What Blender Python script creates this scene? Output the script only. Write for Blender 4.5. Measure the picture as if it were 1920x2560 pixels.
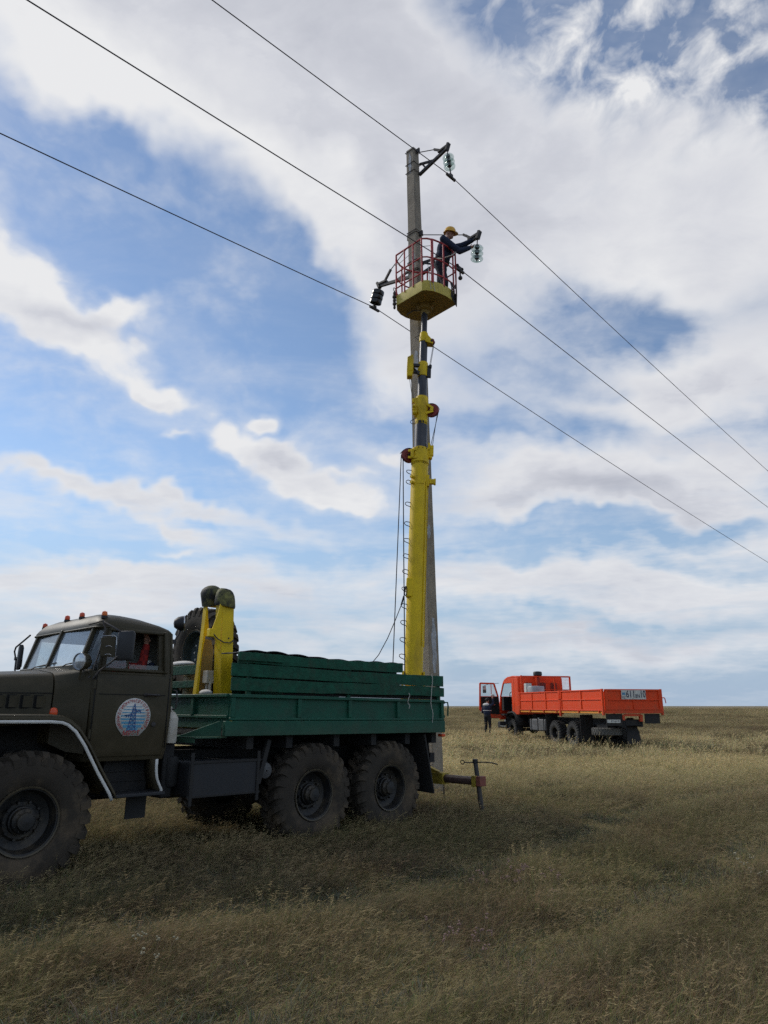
import bpy, bmesh, math, random
import numpy as np
from mathutils import Vector, Matrix, Quaternion, Euler
R = math.radians
scene = bpy.context.scene
for o in list(bpy.data.objects):
    bpy.data.objects.remove(o)
COL = scene.collection

# ------------------------------------------------------------------ camera
cam_d = bpy.data.cameras.new("camera")
cam = bpy.data.objects.new("camera", cam_d)
COL.objects.link(cam)
cam_d.sensor_fit = 'HORIZONTAL'
cam_d.sensor_width = 36.0
cam_d.lens = 33.28
cam_d.clip_start = 0.1
cam_d.clip_end = 20000
cam.location = (0, 0, 1.62)
cam.rotation_euler = (R(90 + 15.28), 0, 0)
scene.camera = cam

# ------------------------------------------------------------------ light
SUN_AZ, SUN_EL = -58.0, 38.0            # degrees from +Y towards +X, and above the horizon
world = bpy.data.worlds.new("World")
scene.world = world
world.use_nodes = True
wn = world.node_tree
wn.nodes.clear()


def wnode(t, **kw):
    n = wn.nodes.new(t)
    for k, v in kw.items():
        setattr(n, k, v)
    return n


def wl(a, b):
    wn.links.new(a, b)


def wmath(op, a, b=None, c=None, clamp=False):
    n = wnode('ShaderNodeMath', operation=op, use_clamp=clamp)
    for i, s in enumerate((a, b, c)):
        if s is None:
            continue
        if isinstance(s, (int, float)):
            n.inputs[i].default_value = s
        else:
            wl(s, n.inputs[i])
    return n.outputs[0]


def wramp(v, a, b, lo=0.0, hi=1.0, kind='SMOOTHSTEP'):
    n = wnode('ShaderNodeMapRange', interpolation_type=kind)
    wl(v, n.inputs[0])
    for i, s in enumerate((a, b, lo, hi)):
        n.inputs[i + 1].default_value = s
    return n.outputs[0]


def wmix(f, a, b):
    n = wnode('ShaderNodeMix', data_type='RGBA')
    for i, s in ((0, f), (6, a), (7, b)):
        if isinstance(s, (int, float)):
            n.inputs[i].default_value = s
        elif isinstance(s, tuple):
            n.inputs[i].default_value = (*s, 1)
        else:
            wl(s, n.inputs[i])
    return n.outputs[2]


tc = wnode('ShaderNodeTexCoord')
DIR = tc.outputs['Generated']
sky = wnode('ShaderNodeTexSky', sky_type='NISHITA', sun_disc=False)
sky.sun_elevation = R(SUN_EL)
sky.sun_rotation = R(SUN_AZ)
sky.altitude = 300
sky.air_density = 1.0
sky.dust_density = 0.15
sky.ozone_density = 1.3
SKY_STRENGTH = 0.132

# cloud masses: azimuth, elevation, half width, half height, tilt (degrees), amount
CLOUDS = [
    (-10.6, 49.7, 34.2, 10.7, -9, 1.00),
    (-28.5, 45.4, 11.4, 6.4, -12, 0.50),
    (-15.3, 42.4, 14.0, 4.9, -18, 0.55),
    (-3.1, 39.5, 12.8, 6.6, -38, 0.70),
    (1.5, 33.7, 9.6, 7.1, -59, 0.65),
    (7.3, 41.4, 17.9, 14.2, -5, 0.65),
    (20.3, 36.2, 16.6, 10.0, 3, 0.70),
    (29.3, 36.3, 9.6, 8.9, 3, 0.55),
    (8.7, 31.9, 9.9, 7.2, -43, 0.50),
    (29.3, 31.0, 11.0, 5.2, -36, 0.60),
    (7.0, 35.5, 9.7, 7.4, -4, 0.40),
    (1.4, 27.7, 6.9, 5.3, -40, 0.50),
    (6.1, 28.8, 6.5, 4.7, -3, 0.30),
    (7.0, 25.3, 8.2, 2.8, -18, 0.30),
    (26.8, 23.9, 14.1, 4.5, 2, 0.80),
    (21.8, 20.9, 10.2, 3.1, 3, 0.45),
    (13.0, 17.1, 16.8, 3.7, -12, 0.55),
    (25.1, 16.9, 13.2, 4.6, -2, 0.65),
    (16.0, 15.6, 19.4, 3.2, -4, 0.40),
    (-25.5, 15.8, 11.9, 1.3, -6, 0.65),
    (-13.1, 14.6, 16.8, 1.3, -8, 0.70),
    (-16.5, 13.3, 9.4, 1.2, -17, 0.50),
    (-22.0, 9.4, 25.4, 2.3, 1, 0.60),
    (-24.5, 6.6, 17.4, 1.9, -0, 0.50),
    (-8.3, 7.8, 18.8, 2.0, -2, 0.60),
    (6.2, 10.1, 22.3, 2.1, -1, 0.50),
    (20.0, 8.6, 19.9, 2.7, -3, 0.70),
    (16.8, 5.1, 26.5, 1.9, -2, 0.60),
    (-11.3, 4.7, 27.8, 1.6, 1, 0.45),
    (24.5, 11.3, 11.9, 1.5, 0, 0.40),
    (-20.2, 35.6, 17.7, 7.0, -19, -0.60),
    (-10.7, 30.0, 13.2, 10.2, -14, -0.50),
    (18.8, 29.1, 17.4, 3.7, -21, -0.22),
    (12.8, 24.9, 10.3, 2.2, -15, -0.35),
    (24.8, 45.5, 18.1, 6.5, -37, -1.00),
    (15.1, 47.0, 11.1, 5.5, -36, -0.75),
    (13.5, 21.0, 10.3, 1.8, -10, -0.45),
    (11.1, 13.3, 14.5, 1.4, -3, -0.35),
    (26.1, 13.2, 8.9, 1.1, -6, -0.30),
    (-22.2, 19.0, 15.3, 2.3, -1, -0.30),
    (-2.0, 12.7, 8.4, 2.1, 0, -0.20),
    (-15.4, 11.0, 23.5, 1.0, -0, -0.20),
]
# small heaped clouds with crisp rims
PUFFS = [
    (-30.7, 30.6, 8.8, 4.6, -26, 0.90),
    (-25.2, 26.8, 8.2, 3.6, -21, 0.95),
    (-18.9, 23.1, 3.6, 1.6, -3, 1.00),
    (-21.3, 28.2, 3.0, 1.9, -11, 0.85),
    (-30.4, 32.3, 4.8, 2.8, -28, 0.40),
    (-21.9, 24.8, 6.5, 2.7, -12, 0.50),
    (-14.0, 20.7, 3.8, 2.1, -5, 1.00),
    (-11.6, 22.9, 2.1, 1.1, 5, 0.95),
    (-7.8, 18.8, 7.0, 2.9, -26, 0.95),
    (-3.4, 16.4, 5.9, 2.0, -11, 0.95),
    (-9.5, 20.5, 4.9, 2.1, -12, 0.50),
    (-18.3, 20.2, 1.5, 0.6, 22, 0.60),
    (1.0, 19.8, 2.3, 0.9, -0, 0.80),
    (-2.7, 18.5, 2.1, 1.0, 1, 0.50),
    (0.3, 23.6, 3.7, 1.6, -10, 0.50),
    (23.8, 7.3, 2.1, 0.7, -3, 0.60),
    (-15.4, 11.5, 3.1, 0.7, 3, 0.40),
    (-8.4, 8.8, 6.5, 1.5, 1, 0.60),
    (-12.8, 9.6, 4.8, 1.2, 2, 0.50),
]
# darker undersides and bright fringes, same columns
SHADES = [
    (5.7, 49.6, 27.6, 7.1, -13, 0.30),
    (12.7, 37.8, 11.4, 6.9, -26, 0.10),
    (-24.0, 27.3, 5.2, 1.6, -12, 0.80),
    (-8.8, 20.1, 4.5, 1.4, -12, 0.70),
    (25.9, 22.9, 11.7, 1.9, -5, 0.50),
    (12.9, 15.9, 18.4, 1.6, -9, 0.50),
    (23.5, 15.0, 13.5, 1.9, -6, 0.55),
    (-7.7, 6.7, 11.4, 1.4, 1, 0.50),
    (16.8, 6.0, 21.2, 2.0, -2, 0.80),
    (-20.2, 5.3, 19.8, 1.5, 2, 0.50),
    (25.3, 18.3, 10.4, 1.5, -8, 0.40),
    (-28.5, 45.4, 10.0, 4.1, -6, -1.00),
    (-15.3, 42.2, 14.5, 3.1, -16, -0.75),
    (-3.0, 37.9, 11.2, 3.4, -38, -0.70),
    (-29.7, 31.4, 7.4, 3.2, -26, -0.60),
    (-20.9, 24.3, 6.2, 1.6, -7, -0.70),
    (25.8, 33.4, 13.2, 7.8, -5, -0.50),
    (1.4, 25.8, 6.2, 3.3, -1, -0.30),
    (-14.2, 21.0, 4.0, 1.4, 5, -0.60),
    (-3.4, 16.2, 5.0, 1.7, 1, -0.30),
]


def blobs(table, after=None):
    total = wmath('MULTIPLY', after, 1e-7) if after is not None else None
    for az, el, a, b, rot, amp in table:
        d = Vector((math.sin(R(az)) * math.cos(R(el)), math.cos(R(az)) * math.cos(R(el)), math.sin(R(el))))
        r = Vector((d.y, -d.x, 0)).normalized()
        u = r.cross(d)
        c, s = math.cos(R(rot)), math.sin(R(rot))
        r2, u2 = r * c + u * s, u * c - r * s
        m = Matrix((r2, u2, r2.cross(u2))).transposed()
        mp = wnode('ShaderNodeMapping', vector_type='TEXTURE')
        if total is None:
            wl(DIRW, mp.inputs[0])
        else:                            # chained, so the shader stack stays small
            ch = wnode('ShaderNodeVectorMath', operation='MULTIPLY_ADD')
            wl(total, ch.inputs[0])
            ch.inputs[1].default_value = (1e-7, 1e-7, 1e-7)
            wl(DIRW, ch.inputs[2])
            wl(ch.outputs[0], mp.inputs[0])
        mp.inputs['Location'].default_value = d
        mp.inputs['Rotation'].default_value = m.to_euler('XYZ')
        mp.inputs['Scale'].default_value = (math.sin(R(a)), math.sin(R(b)), 1.2)
        ln = wnode('ShaderNodeVectorMath', operation='LENGTH')
        wl(mp.outputs[0], ln.inputs[0])
        v = wramp(ln.outputs['Value'], 1.0, 0.0)
        total = wmath('MULTIPLY_ADD', v, amp, total if total is not None else 0.0)
    return total


# cloud-deck coordinates: direction projected on a flat layer, so detail flattens towards the horizon
sep = wnode('ShaderNodeSeparateXYZ')
wl(DIR, sep.inputs[0])
zc = wmath('ADD', wmath('MAXIMUM', sep.outputs[2], 0.0), 0.16)
cmb = wnode('ShaderNodeCombineXYZ')
wl(wmath('DIVIDE', sep.outputs[0], zc), cmb.inputs[0])
wl(wmath('DIVIDE', sep.outputs[1], zc), cmb.inputs[1])
DECK = cmb.outputs[0]


def wnoise(vec, scale, detail, rough=0.55, dist=0.0, off=(0, 0, 0), sc=(1, 1, 1), rot=0.0, lac=2.0):
    mp = wnode('ShaderNodeMapping')
    wl(vec, mp.inputs[0])
    mp.inputs['Location'].default_value = off
    mp.inputs['Scale'].default_value = sc
    mp.inputs['Rotation'].default_value = (0, 0, R(rot))
    n = wnode('ShaderNodeTexNoise')
    wl(mp.outputs[0], n.inputs['Vector'])
    n.inputs['Scale'].default_value = scale
    n.inputs['Detail'].default_value = detail
    n.inputs['Roughness'].default_value = rough
    n.inputs['Distortion'].default_value = dist
    n.inputs['Lacunarity'].default_value = lac
    return n


# the masses are warped a little so their rims are not smooth ovals
wv = wnoise(DIR, 5.0, 4, 0.6)
sub = wnode('ShaderNodeVectorMath', operation='SUBTRACT')
wl(wv.outputs['Color'], sub.inputs[0])
sub.inputs[1].default_value = (0.5, 0.5, 0.5)
mad = wnode('ShaderNodeVectorMath', operation='MULTIPLY_ADD')
wl(sub.outputs[0], mad.inputs[0])
mad.inputs[1].default_value = (0.17, 0.17, 0.17)
wl(DIR, mad.inputs[2])
DIRW = mad.outputs[0]

field = blobs(CLOUDS)
heap = blobs(PUFFS, field)
shade = blobs(SHADES, heap)
n_big = wnoise(DECK, 1.6, 9, 0.58, 0.3, (3.1, 1.7, 0)).outputs[0]
n_puff = wnoise(DIR, 9.0, 8, 0.6, 0.25, (0.3, 5.0, 2.0), (1, 1, 1.7)).outputs[0]
n_streak = wnoise(DECK, 1.5, 8, 0.62, 0.6, (1.0, 4.0, 0), (0.7, 2.0, 1), 40).outputs[0]
n_fine = wnoise(DECK, 6.5, 7, 0.6, 0.4, (8.0, 2.0, 0), (1.0, 1.5, 1), 25).outputs[0]


def dev(n, k, mid=0.5):
    return wmath('MULTIPLY', wmath('SUBTRACT', n, mid), k)


def cauli(scale, off):
    mp = wnode('ShaderNodeMapping')
    wl(DIRW, mp.inputs[0])
    mp.inputs['Location'].default_value = off
    mp.inputs['Scale'].default_value = (1, 1, 1.5)
    v = wnode('ShaderNodeTexVoronoi', feature='SMOOTH_F1', normalize=True)
    wl(mp.outputs[0], v.inputs['Vector'])
    v.inputs['Scale'].default_value = scale
    v.inputs['Detail'].default_value = 3.0
    v.inputs['Roughness'].default_value = 0.55
    v.inputs['Smoothness'].default_value = 0.35
    return v.outputs['Distance']


# broad decks: soft rims, gentle mottling
wig = wmath('ADD', dev(n_big, 0.75), dev(n_puff, 0.40))
wig = wmath('ADD', wig, wmath('ADD', dev(n_streak, 0.55), dev(n_fine, 0.45)))
dens = wmath('ADD', wmath('ADD', field, 0.17), wig)
n_soft = wnoise(DIR, 2.6, 2, 0.5, 0.0, (7.7, 2.2, 1.0)).outputs[0]
width = wramp(n_soft, 0.40, 0.58, 0.34, 0.85)
cover = wramp(wmath('DIVIDE', wmath('SUBTRACT', dens, 0.45), width), -1.0, 1.0)
# ripple cloud high on the right
mott = dev(wnoise(DECK, 15.0, 5, 0.55, 0.35, (2.0, 1.0, 6.0), (1.25, 1, 1), 30).outputs[0], wramp(sep.outputs[2], 0.46, 0.66, 0.3, 3.6), 0.42)
mott = wmath('MULTIPLY', mott, wramp(sep.outputs[0], 0.0, 0.22, 0.12, 1.0))
cover = wmath('ADD', cover, wmath('MULTIPLY', mott, wmath('MULTIPLY', wmath('SUBTRACT', 1.05, cover), 1.0)), clamp=True)
veil = wramp(wmath('ADD', n_streak, wmath('MULTIPLY', wig, 0.3)), 0.42, 0.85, 0.0, 0.25)
cover = wmath('MAXIMUM', cover, veil)
layer = wnoise(DIR, 5.0, 8, 0.6, 0.2, (4.0, 0.0, 1.0), (1, 1, 5.5)).outputs[0]
cover = wmath('ADD', cover, wmath('MULTIPLY', dev(layer, 2.6), wramp(sep.outputs[2], 0.36, 0.12, 0.0, 1.0)), clamp=True)
# heaped clouds
pd = wmath('ADD', heap, wmath('ADD', dev(cauli(10.0, (1, 2, 3)), -1.5, 0.42), wmath('ADD', dev(n_puff, 1.0), dev(n_big, 0.6))))
pcov = wramp(pd, 0.28, 0.98)
pcov = wmath('MAXIMUM', pcov, wramp(pd, 0.05, 0.9, 0.0, 0.55))

# thin cloud is white, thick cloud grey-lilac underneath
body = wmath('ADD', dens, wmath('MULTIPLY', heap, 0.55))
thick = wramp(wmath('ADD', wmath('ADD', body, shade), wmath('ADD', dev(n_puff, 0.55), dev(n_fine, 0.8))), 0.30, 2.05, 0, 1, 'LINEAR')
C_WHITE, C_GREY, C_DARK = (0.82, 0.825, 0.84), (0.645, 0.66, 0.715), (0.47, 0.49, 0.56)
ccol = wmix(wramp(thick, 0.0, 0.55, 0, 1, 'LINEAR'), C_WHITE, C_GREY)
ccol = wmix(wramp(thick, 0.5, 1.0, 0, 1, 'LINEAR'), ccol, C_DARK)
cover = wmath('SUBTRACT', 1.0, wmath('MULTIPLY', wmath('SUBTRACT', 1.0, cover), wmath('SUBTRACT', 1.0, pcov)))
# bluish-white air near the horizon
hz = wramp(sep.outputs[2], 0.36, 0.0, 0.0, 1.0)
skc = wnode('ShaderNodeVectorMath', operation='SCALE')
wl(sky.outputs[0], skc.inputs[0])
skc.inputs[3].default_value = SKY_STRENGTH
clear = wmix(wmath('MULTIPLY', hz, 0.95), skc.outputs[0], (0.35, 0.465, 0.625))
ccol = wmix(wmath('MULTIPLY', hz, 0.30), ccol, (0.60, 0.66, 0.75))
cover = wmath('MULTIPLY', cover, wmath('SUBTRACT', 1.0, wmath('MULTIPLY', wramp(sep.outputs[2], 0.07, 0.0), 0.5)))
final = wmix(cover, clear, ccol)
bg = wnode('ShaderNodeBackground')
wl(final, bg.inputs[0])
bg.inputs[1].default_value = 1.0
wo = wnode('ShaderNodeOutputWorld')
wl(bg.outputs[0], wo.inputs[0])
world.cycles.sampling_method = 'MANUAL'
world.cycles.sample_map_resolution = 512

sun_d = bpy.data.lights.new("sun", 'SUN')
sun_d.energy = 2.0
sun_d.angle = R(10)
sun_d.color = (1.0, 0.94, 0.84)
sun = bpy.data.objects.new("sun", sun_d)
COL.objects.link(sun)
sv = Vector((math.sin(R(SUN_AZ)) * math.cos(R(SUN_EL)), math.cos(R(SUN_AZ)) * math.cos(R(SUN_EL)), math.sin(R(SUN_EL))))
sun.rotation_euler = sv.to_track_quat('Z', 'Y').to_euler()
sun.location = sv * 60

scene.view_settings.view_transform = 'Standard'
scene.view_settings.look = 'None'
scene.view_settings.exposure = 0.0
scene.view_settings.gamma = 1.0
scene.view_settings.use_curve_mapping = False
scene.render.engine = 'CYCLES'
scene.cycles.max_bounces = 5
scene.cycles.diffuse_bounces = 3
scene.cycles.transparent_max_bounces = 12
scene.cycles.use_denoising = False
scene.cycles.use_adaptive_sampling = True
scene.cycles.adaptive_threshold = 0.02

# ------------------------------------------------------------------ materials
def mat(name, base, rough=0.6, metal=0.0, var=0.25, scale=6.0, dirt=None, dirt_amt=0.4, dirt_scale=2.5, bump=0.0,
        bump_scale=60.0, streak=False, spec=0.5, dirt_lo=0.48, chips=None, dust=None):
    """Principled surface: base colour with mottling, plus patches of dirt, rust or dust with shapes of their own."""
    m = bpy.data.materials.new(name)
    m.use_nodes = True
    nt = m.node_tree
    b = nt.nodes['Principled BSDF']
    b.inputs['Roughness'].default_value = rough
    b.inputs['Metallic'].default_value = metal
    b.inputs['Specular IOR Level'].default_value = spec
    tcn = nt.nodes.new('ShaderNodeTexCoord')
    n1 = nt.nodes.new('ShaderNodeTexNoise')
    n1.inputs['Scale'].default_value = scale
    n1.inputs['Detail'].default_value = 6
    n1.inputs['Roughness'].default_value = 0.6
    nt.links.new(tcn.outputs['Object'], n1.inputs['Vector'])
    mr = nt.nodes.new('ShaderNodeMapRange')
    mr.inputs[1].default_value, mr.inputs[2].default_value = 0.3, 0.7
    mr.inputs[3].default_value, mr.inputs[4].default_value = 1 - var, 1 + var
    nt.links.new(n1.outputs[0], mr.inputs[0])
    vm = nt.nodes.new('ShaderNodeVectorMath')
    vm.operation = 'SCALE'
    vm.inputs[0].default_value = base
    nt.links.new(mr.outputs[0], vm.inputs[3])
    col = vm.outputs[0]
    if dirt:
        n2 = nt.nodes.new('ShaderNodeTexNoise')
        n2.inputs['Scale'].default_value = dirt_scale
        n2.inputs['Detail'].default_value = 9
        n2.inputs['Roughness'].default_value = 0.68
        mp = nt.nodes.new('ShaderNodeMapping')
        mp.inputs['Scale'].default_value = (1, 1, 0.25) if streak else (1, 1, 1)
        nt.links.new(tcn.outputs['Object'], mp.inputs[0])
        nt.links.new(mp.outputs[0], n2.inputs['Vector'])
        m2 = nt.nodes.new('ShaderNodeMapRange')
        m2.inputs[1].default_value, m2.inputs[2].default_value = dirt_lo, dirt_lo + 0.24
        m2.inputs[3].default_value, m2.inputs[4].default_value = 0.0, dirt_amt
        nt.links.new(n2.outputs[0], m2.inputs[0])
        mx = nt.nodes.new('ShaderNodeMix')
        mx.data_type = 'RGBA'
        nt.links.new(m2.outputs[0], mx.inputs[0])
        nt.links.new(col, mx.inputs[6])
        mx.inputs[7].default_value = (*dirt, 1)
        col = mx.outputs[2]
    if chips:                                     # small chipped or rusted spots
        n4 = nt.nodes.new('ShaderNodeTexNoise')
        n4.inputs['Scale'].default_value = 26
        n4.inputs['Detail'].default_value = 8
        n4.inputs['Roughness'].default_value = 0.7
        nt.links.new(tcn.outputs['Object'], n4.inputs['Vector'])
        m4 = nt.nodes.new('ShaderNodeMapRange')
        m4.inputs[1].default_value, m4.inputs[2].default_value = 0.64, 0.70
        m4.inputs[4].default_value = 0.85
        nt.links.new(n4.outputs[0], m4.inputs[0])
        x4 = nt.nodes.new('ShaderNodeMix')
        x4.data_type = 'RGBA'
        nt.links.new(m4.outputs[0], x4.inputs[0])
        nt.links.new(col, x4.inputs[6])
        x4.inputs[7].default_value = (*chips, 1)
        col = x4.outputs[2]
    if dust:                                      # road dust thrown up on the lower panels: full height, clean height, amount
        sx = nt.nodes.new('ShaderNodeSeparateXYZ')
        nt.links.new(tcn.outputs['Object'], sx.inputs[0])
        m5 = nt.nodes.new('ShaderNodeMapRange')
        m5.inputs[1].default_value, m5.inputs[2].default_value = dust[1], dust[0]
        nt.links.new(sx.outputs[2], m5.inputs[0])
        m6 = nt.nodes.new('ShaderNodeMath')
        m6.operation = 'MULTIPLY'
        nt.links.new(m5.outputs[0], m6.inputs[0])
        nt.links.new(n1.outputs[0], m6.inputs[1])
        m7 = nt.nodes.new('ShaderNodeMath')
        m7.operation = 'MULTIPLY'
        m7.inputs[1].default_value = dust[2] * 2
        nt.links.new(m6.outputs[0], m7.inputs[0])
        x5 = nt.nodes.new('ShaderNodeMix')
        x5.data_type = 'RGBA'
        nt.links.new(m7.outputs[0], x5.inputs[0])
        nt.links.new(col, x5.inputs[6])
        x5.inputs[7].default_value = (0.12, 0.096, 0.062, 1)
        col = x5.outputs[2]
    nt.links.new(col, b.inputs['Base Color'])
    rr = nt.nodes.new('ShaderNodeMapRange')
    rr.inputs[3].default_value, rr.inputs[4].default_value = max(0.05, rough - 0.12), min(1, rough + 0.15)
    nt.links.new(n1.outputs[0], rr.inputs[0])
    nt.links.new(rr.outputs[0], b.inputs['Roughness'])
    if bump:
        n3 = nt.nodes.new('ShaderNodeTexNoise')
        n3.inputs['Scale'].default_value = bump_scale
        n3.inputs['Detail'].default_value = 5
        nt.links.new(tcn.outputs['Object'], n3.inputs['Vector'])
        bp = nt.nodes.new('ShaderNodeBump')
        bp.inputs['Strength'].default_value = bump
        bp.inputs['Distance'].default_value = 0.02
        nt.links.new(n3.outputs[0], bp.inputs['Height'])
        nt.links.new(bp.outputs[0], b.inputs['Normal'])
    return m


def glass_mat(name, tint, ior=1.5, rough=0.02, dirt=0.0):
    m = bpy.data.materials.new(name)
    m.use_nodes = True
    nt = m.node_tree
    nt.nodes.clear()
    out = nt.nodes.new('ShaderNodeOutputMaterial')
    tr = nt.nodes.new('ShaderNodeBsdfTransparent')
    tr.inputs[0].default_value = (*tint, 1)
    gl = nt.nodes.new('ShaderNodeBsdfGlossy')
    gl.inputs['Roughness'].default_value = rough
    lw = nt.nodes.new('ShaderNodeLayerWeight')
    lw.inputs[0].default_value = 0.5
    pw = nt.nodes.new('ShaderNodeMath')
    pw.operation = 'POWER'
    pw.inputs[1].default_value = 4.0
    nt.links.new(lw.outputs['Facing'], pw.inputs[0])
    fr = nt.nodes.new('ShaderNodeMapRange')
    f0 = ((ior - 1) / (ior + 1)) ** 2
    fr.inputs[3].default_value, fr.inputs[4].default_value = f0, 0.85
    nt.links.new(pw.outputs[0], fr.inputs[0])
    mx = nt.nodes.new('ShaderNodeMixShader')
    nt.links.new(fr.outputs[0], mx.inputs[0])
    nt.links.new(tr.outputs[0], mx.inputs[1])
    nt.links.new(gl.outputs[0], mx.inputs[2])
    last = mx.outputs[0]
    if dirt:
        df = nt.nodes.new('ShaderNodeBsdfDiffuse')
        df.inputs[0].default_value = (0.35, 0.36, 0.36, 1)
        n = nt.nodes.new('ShaderNodeTexNoise')
        n.inputs['Scale'].default_value = 5
        n.inputs['Detail'].default_value = 6
        mr = nt.nodes.new('ShaderNodeMapRange')
        mr.inputs[3].default_value, mr.inputs[4].default_value = dirt * 0.4, dirt * 1.6
        tcn = nt.nodes.new('ShaderNodeTexCoord')
        nt.links.new(tcn.outputs['Object'], n.inputs[0])
        nt.links.new(n.outputs[0], mr.inputs[0])
        m2 = nt.nodes.new('ShaderNodeMixShader')
        nt.links.new(mr.outputs[0], m2.inputs[0])
        nt.links.new(last, m2.inputs[1])
        nt.links.new(df.outputs[0], m2.inputs[2])
        last = m2.outputs[0]
    nt.links.new(last, out.inputs[0])
    return m


M = {}
DUST = (0.16, 0.135, 0.095)
M['olive'] = mat('olive_paint', (0.046, 0.038, 0.019), 0.50, var=0.16, scale=3, dirt=(0.105, 0.084, 0.052), dirt_amt=0.5, dirt_scale=3.5, spec=0.28, chips=(0.02, 0.013, 0.008), dust=(0.9, 1.75, 0.35), bump=0.05, bump_scale=25)
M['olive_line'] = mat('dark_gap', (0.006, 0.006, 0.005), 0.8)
M['green'] = mat('green_paint', (0.009, 0.084, 0.050), 0.55, spec=0.3, var=0.22, scale=5, dirt=(0.05, 0.055, 0.04), dirt_amt=0.45, dirt_scale=4, chips=(0.035, 0.028, 0.02), dust=(1.34, 1.52, 0.20), bump=0.15, bump_scale=35)
M['green_wood'] = mat('green_painted_wood', (0.010, 0.078, 0.045), 0.7, spec=0.25, var=0.35, scale=9, dirt=(0.055, 0.05, 0.035), dirt_amt=0.5, dirt_scale=6, chips=(0.06, 0.048, 0.034), bump=0.5, bump_scale=30)
M['yellow'] = mat('yellow_paint', (0.78, 0.53, 0.008), 0.5, spec=0.3, var=0.12, scale=4, dirt=(0.16, 0.10, 0.03), dirt_amt=0.6, dirt_scale=3.5, streak=True, chips=(0.09, 0.05, 0.02), bump=0.05)
M['yellow_dirty'] = mat('scuffed_yellow_rubber', (0.20, 0.19, 0.05), 0.7, var=0.4, scale=6, dirt=(0.012, 0.012, 0.011), dirt_amt=1.0, dirt_scale=7, dirt_lo=0.30, bump=0.3, bump_scale=20)
M['basket_yellow'] = mat('basket_yellow_paint', (0.66, 0.52, 0.085), 0.55, var=0.15, scale=4, dirt=(0.13, 0.085, 0.03), dirt_amt=0.5, dirt_scale=4, bump=0.05)
M['yellow_dull'] = mat('dull_dirty_yellow', (0.36, 0.26, 0.025), 0.6, var=0.25, scale=8, dirt=(0.07, 0.05, 0.025), dirt_amt=0.7, dirt_scale=6)
M['red_dull'] = mat('dull_red_primer', (0.24, 0.07, 0.05), 0.7, var=0.25, scale=9, dirt=(0.09, 0.06, 0.03), dirt_amt=0.6, dirt_scale=8)
M['basket_floor'] = mat('rusty_shaded_yellow', (0.30, 0.20, 0.045), 0.65, var=0.2, scale=4, dirt=(0.10, 0.06, 0.025), dirt_amt=0.7, dirt_scale=4)  # rusty brown that also holds painted shade, as on the leg web
M['steel'] = mat('greased_steel', (0.040, 0.041, 0.047), 0.38, metal=0.3, var=0.3, scale=3, dirt=(0.22, 0.22, 0.23), dirt_amt=0.25, dirt_scale=3, streak=True)
M['black'] = mat('black_metal', (0.014, 0.014, 0.015), 0.5, var=0.3, dirt=(0.05, 0.042, 0.03), dirt_amt=0.4)
M['chassis'] = mat('grimy_chassis', (0.012, 0.012, 0.012), 0.75, var=0.3, dirt=(0.04, 0.033, 0.024), dirt_amt=0.6, bump=0.3)
M['tank'] = mat('dark_blue_grey_tank', (0.018, 0.019, 0.022), 0.6, var=0.2, dirt=(0.045, 0.038, 0.03), dirt_amt=0.4)
M['tyre'] = mat('dusty_tyre', (0.038, 0.030, 0.021), 0.9, var=0.3, scale=5, dirt=(0.150, 0.108, 0.064), dirt_amt=0.8, dirt_scale=3, bump=0.2, bump_scale=40)
M['tyre2'] = mat('grey_tyre', (0.03, 0.029, 0.027), 0.85, var=0.25, scale=5, dirt=(0.12, 0.11, 0.09), dirt_amt=0.55, dirt_scale=3)
M['tyre3'] = mat('pale_worn_tyre', (0.12, 0.115, 0.10), 0.85, var=0.25, scale=5, dirt=(0.05, 0.047, 0.04), dirt_amt=0.5, dirt_scale=6)
M['rim'] = mat('dark_rim', (0.014, 0.014, 0.014), 0.55, var=0.3, scale=8, dirt=(0.11, 0.085, 0.05), dirt_amt=0.6, dirt_scale=6)
M['rim_edge'] = mat('rusty_rim_edge', (0.075, 0.060, 0.035), 0.6, var=0.3, dirt=(0.02, 0.018, 0.015), dirt_amt=0.6, dirt_scale=8)
M['rim_green'] = mat('blue_green_rim', (0.02, 0.035, 0.035), 0.5, var=0.3, dirt=(0.10, 0.09, 0.06), dirt_amt=0.3)
M['white'] = mat('white_paint', (0.66, 0.65, 0.61), 0.55, var=0.08, dirt=(0.3, 0.29, 0.26), dirt_amt=0.4, dirt_scale=7)
M['offwhite'] = mat('dirty_white_plastic', (0.55, 0.52, 0.45), 0.6, var=0.1, dirt=(0.25, 0.2, 0.13), dirt_amt=0.6, dirt_scale=5)
M['beige'] = mat('beige_canister_plastic', (0.42, 0.33, 0.17), 0.6, var=0.15, dirt=(0.18, 0.13, 0.07), dirt_amt=0.5)
M['chrome'] = mat('dull_chrome', (0.5, 0.5, 0.5), 0.25, metal=1.0, var=0.1)
M['mirror'] = mat('mirror_face', (0.7, 0.72, 0.74), 0.05, metal=1.0, var=0.02)
M['amber'] = mat('amber_lens', (0.75, 0.16, 0.015), 0.25, var=0.1)
M['orange_red'] = mat('orange_red_lens', (0.70, 0.085, 0.02), 0.25, var=0.1)
M['red'] = mat('red_paint', (0.46, 0.040, 0.045), 0.5, var=0.2, scale=8, dirt=(0.16, 0.05, 0.03), dirt_amt=0.5, dirt_scale=6)
M['sheave'] = mat('dull_red_sheave', (0.22, 0.025, 0.02), 0.55, var=0.3, dirt=(0.03, 0.025, 0.02), dirt_amt=0.6)
M['brown_pipe'] = mat('oily_brown_pipe', (0.085, 0.052, 0.045), 0.4, var=0.3, dirt=(0.03, 0.02, 0.018), dirt_amt=0.5)
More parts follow.
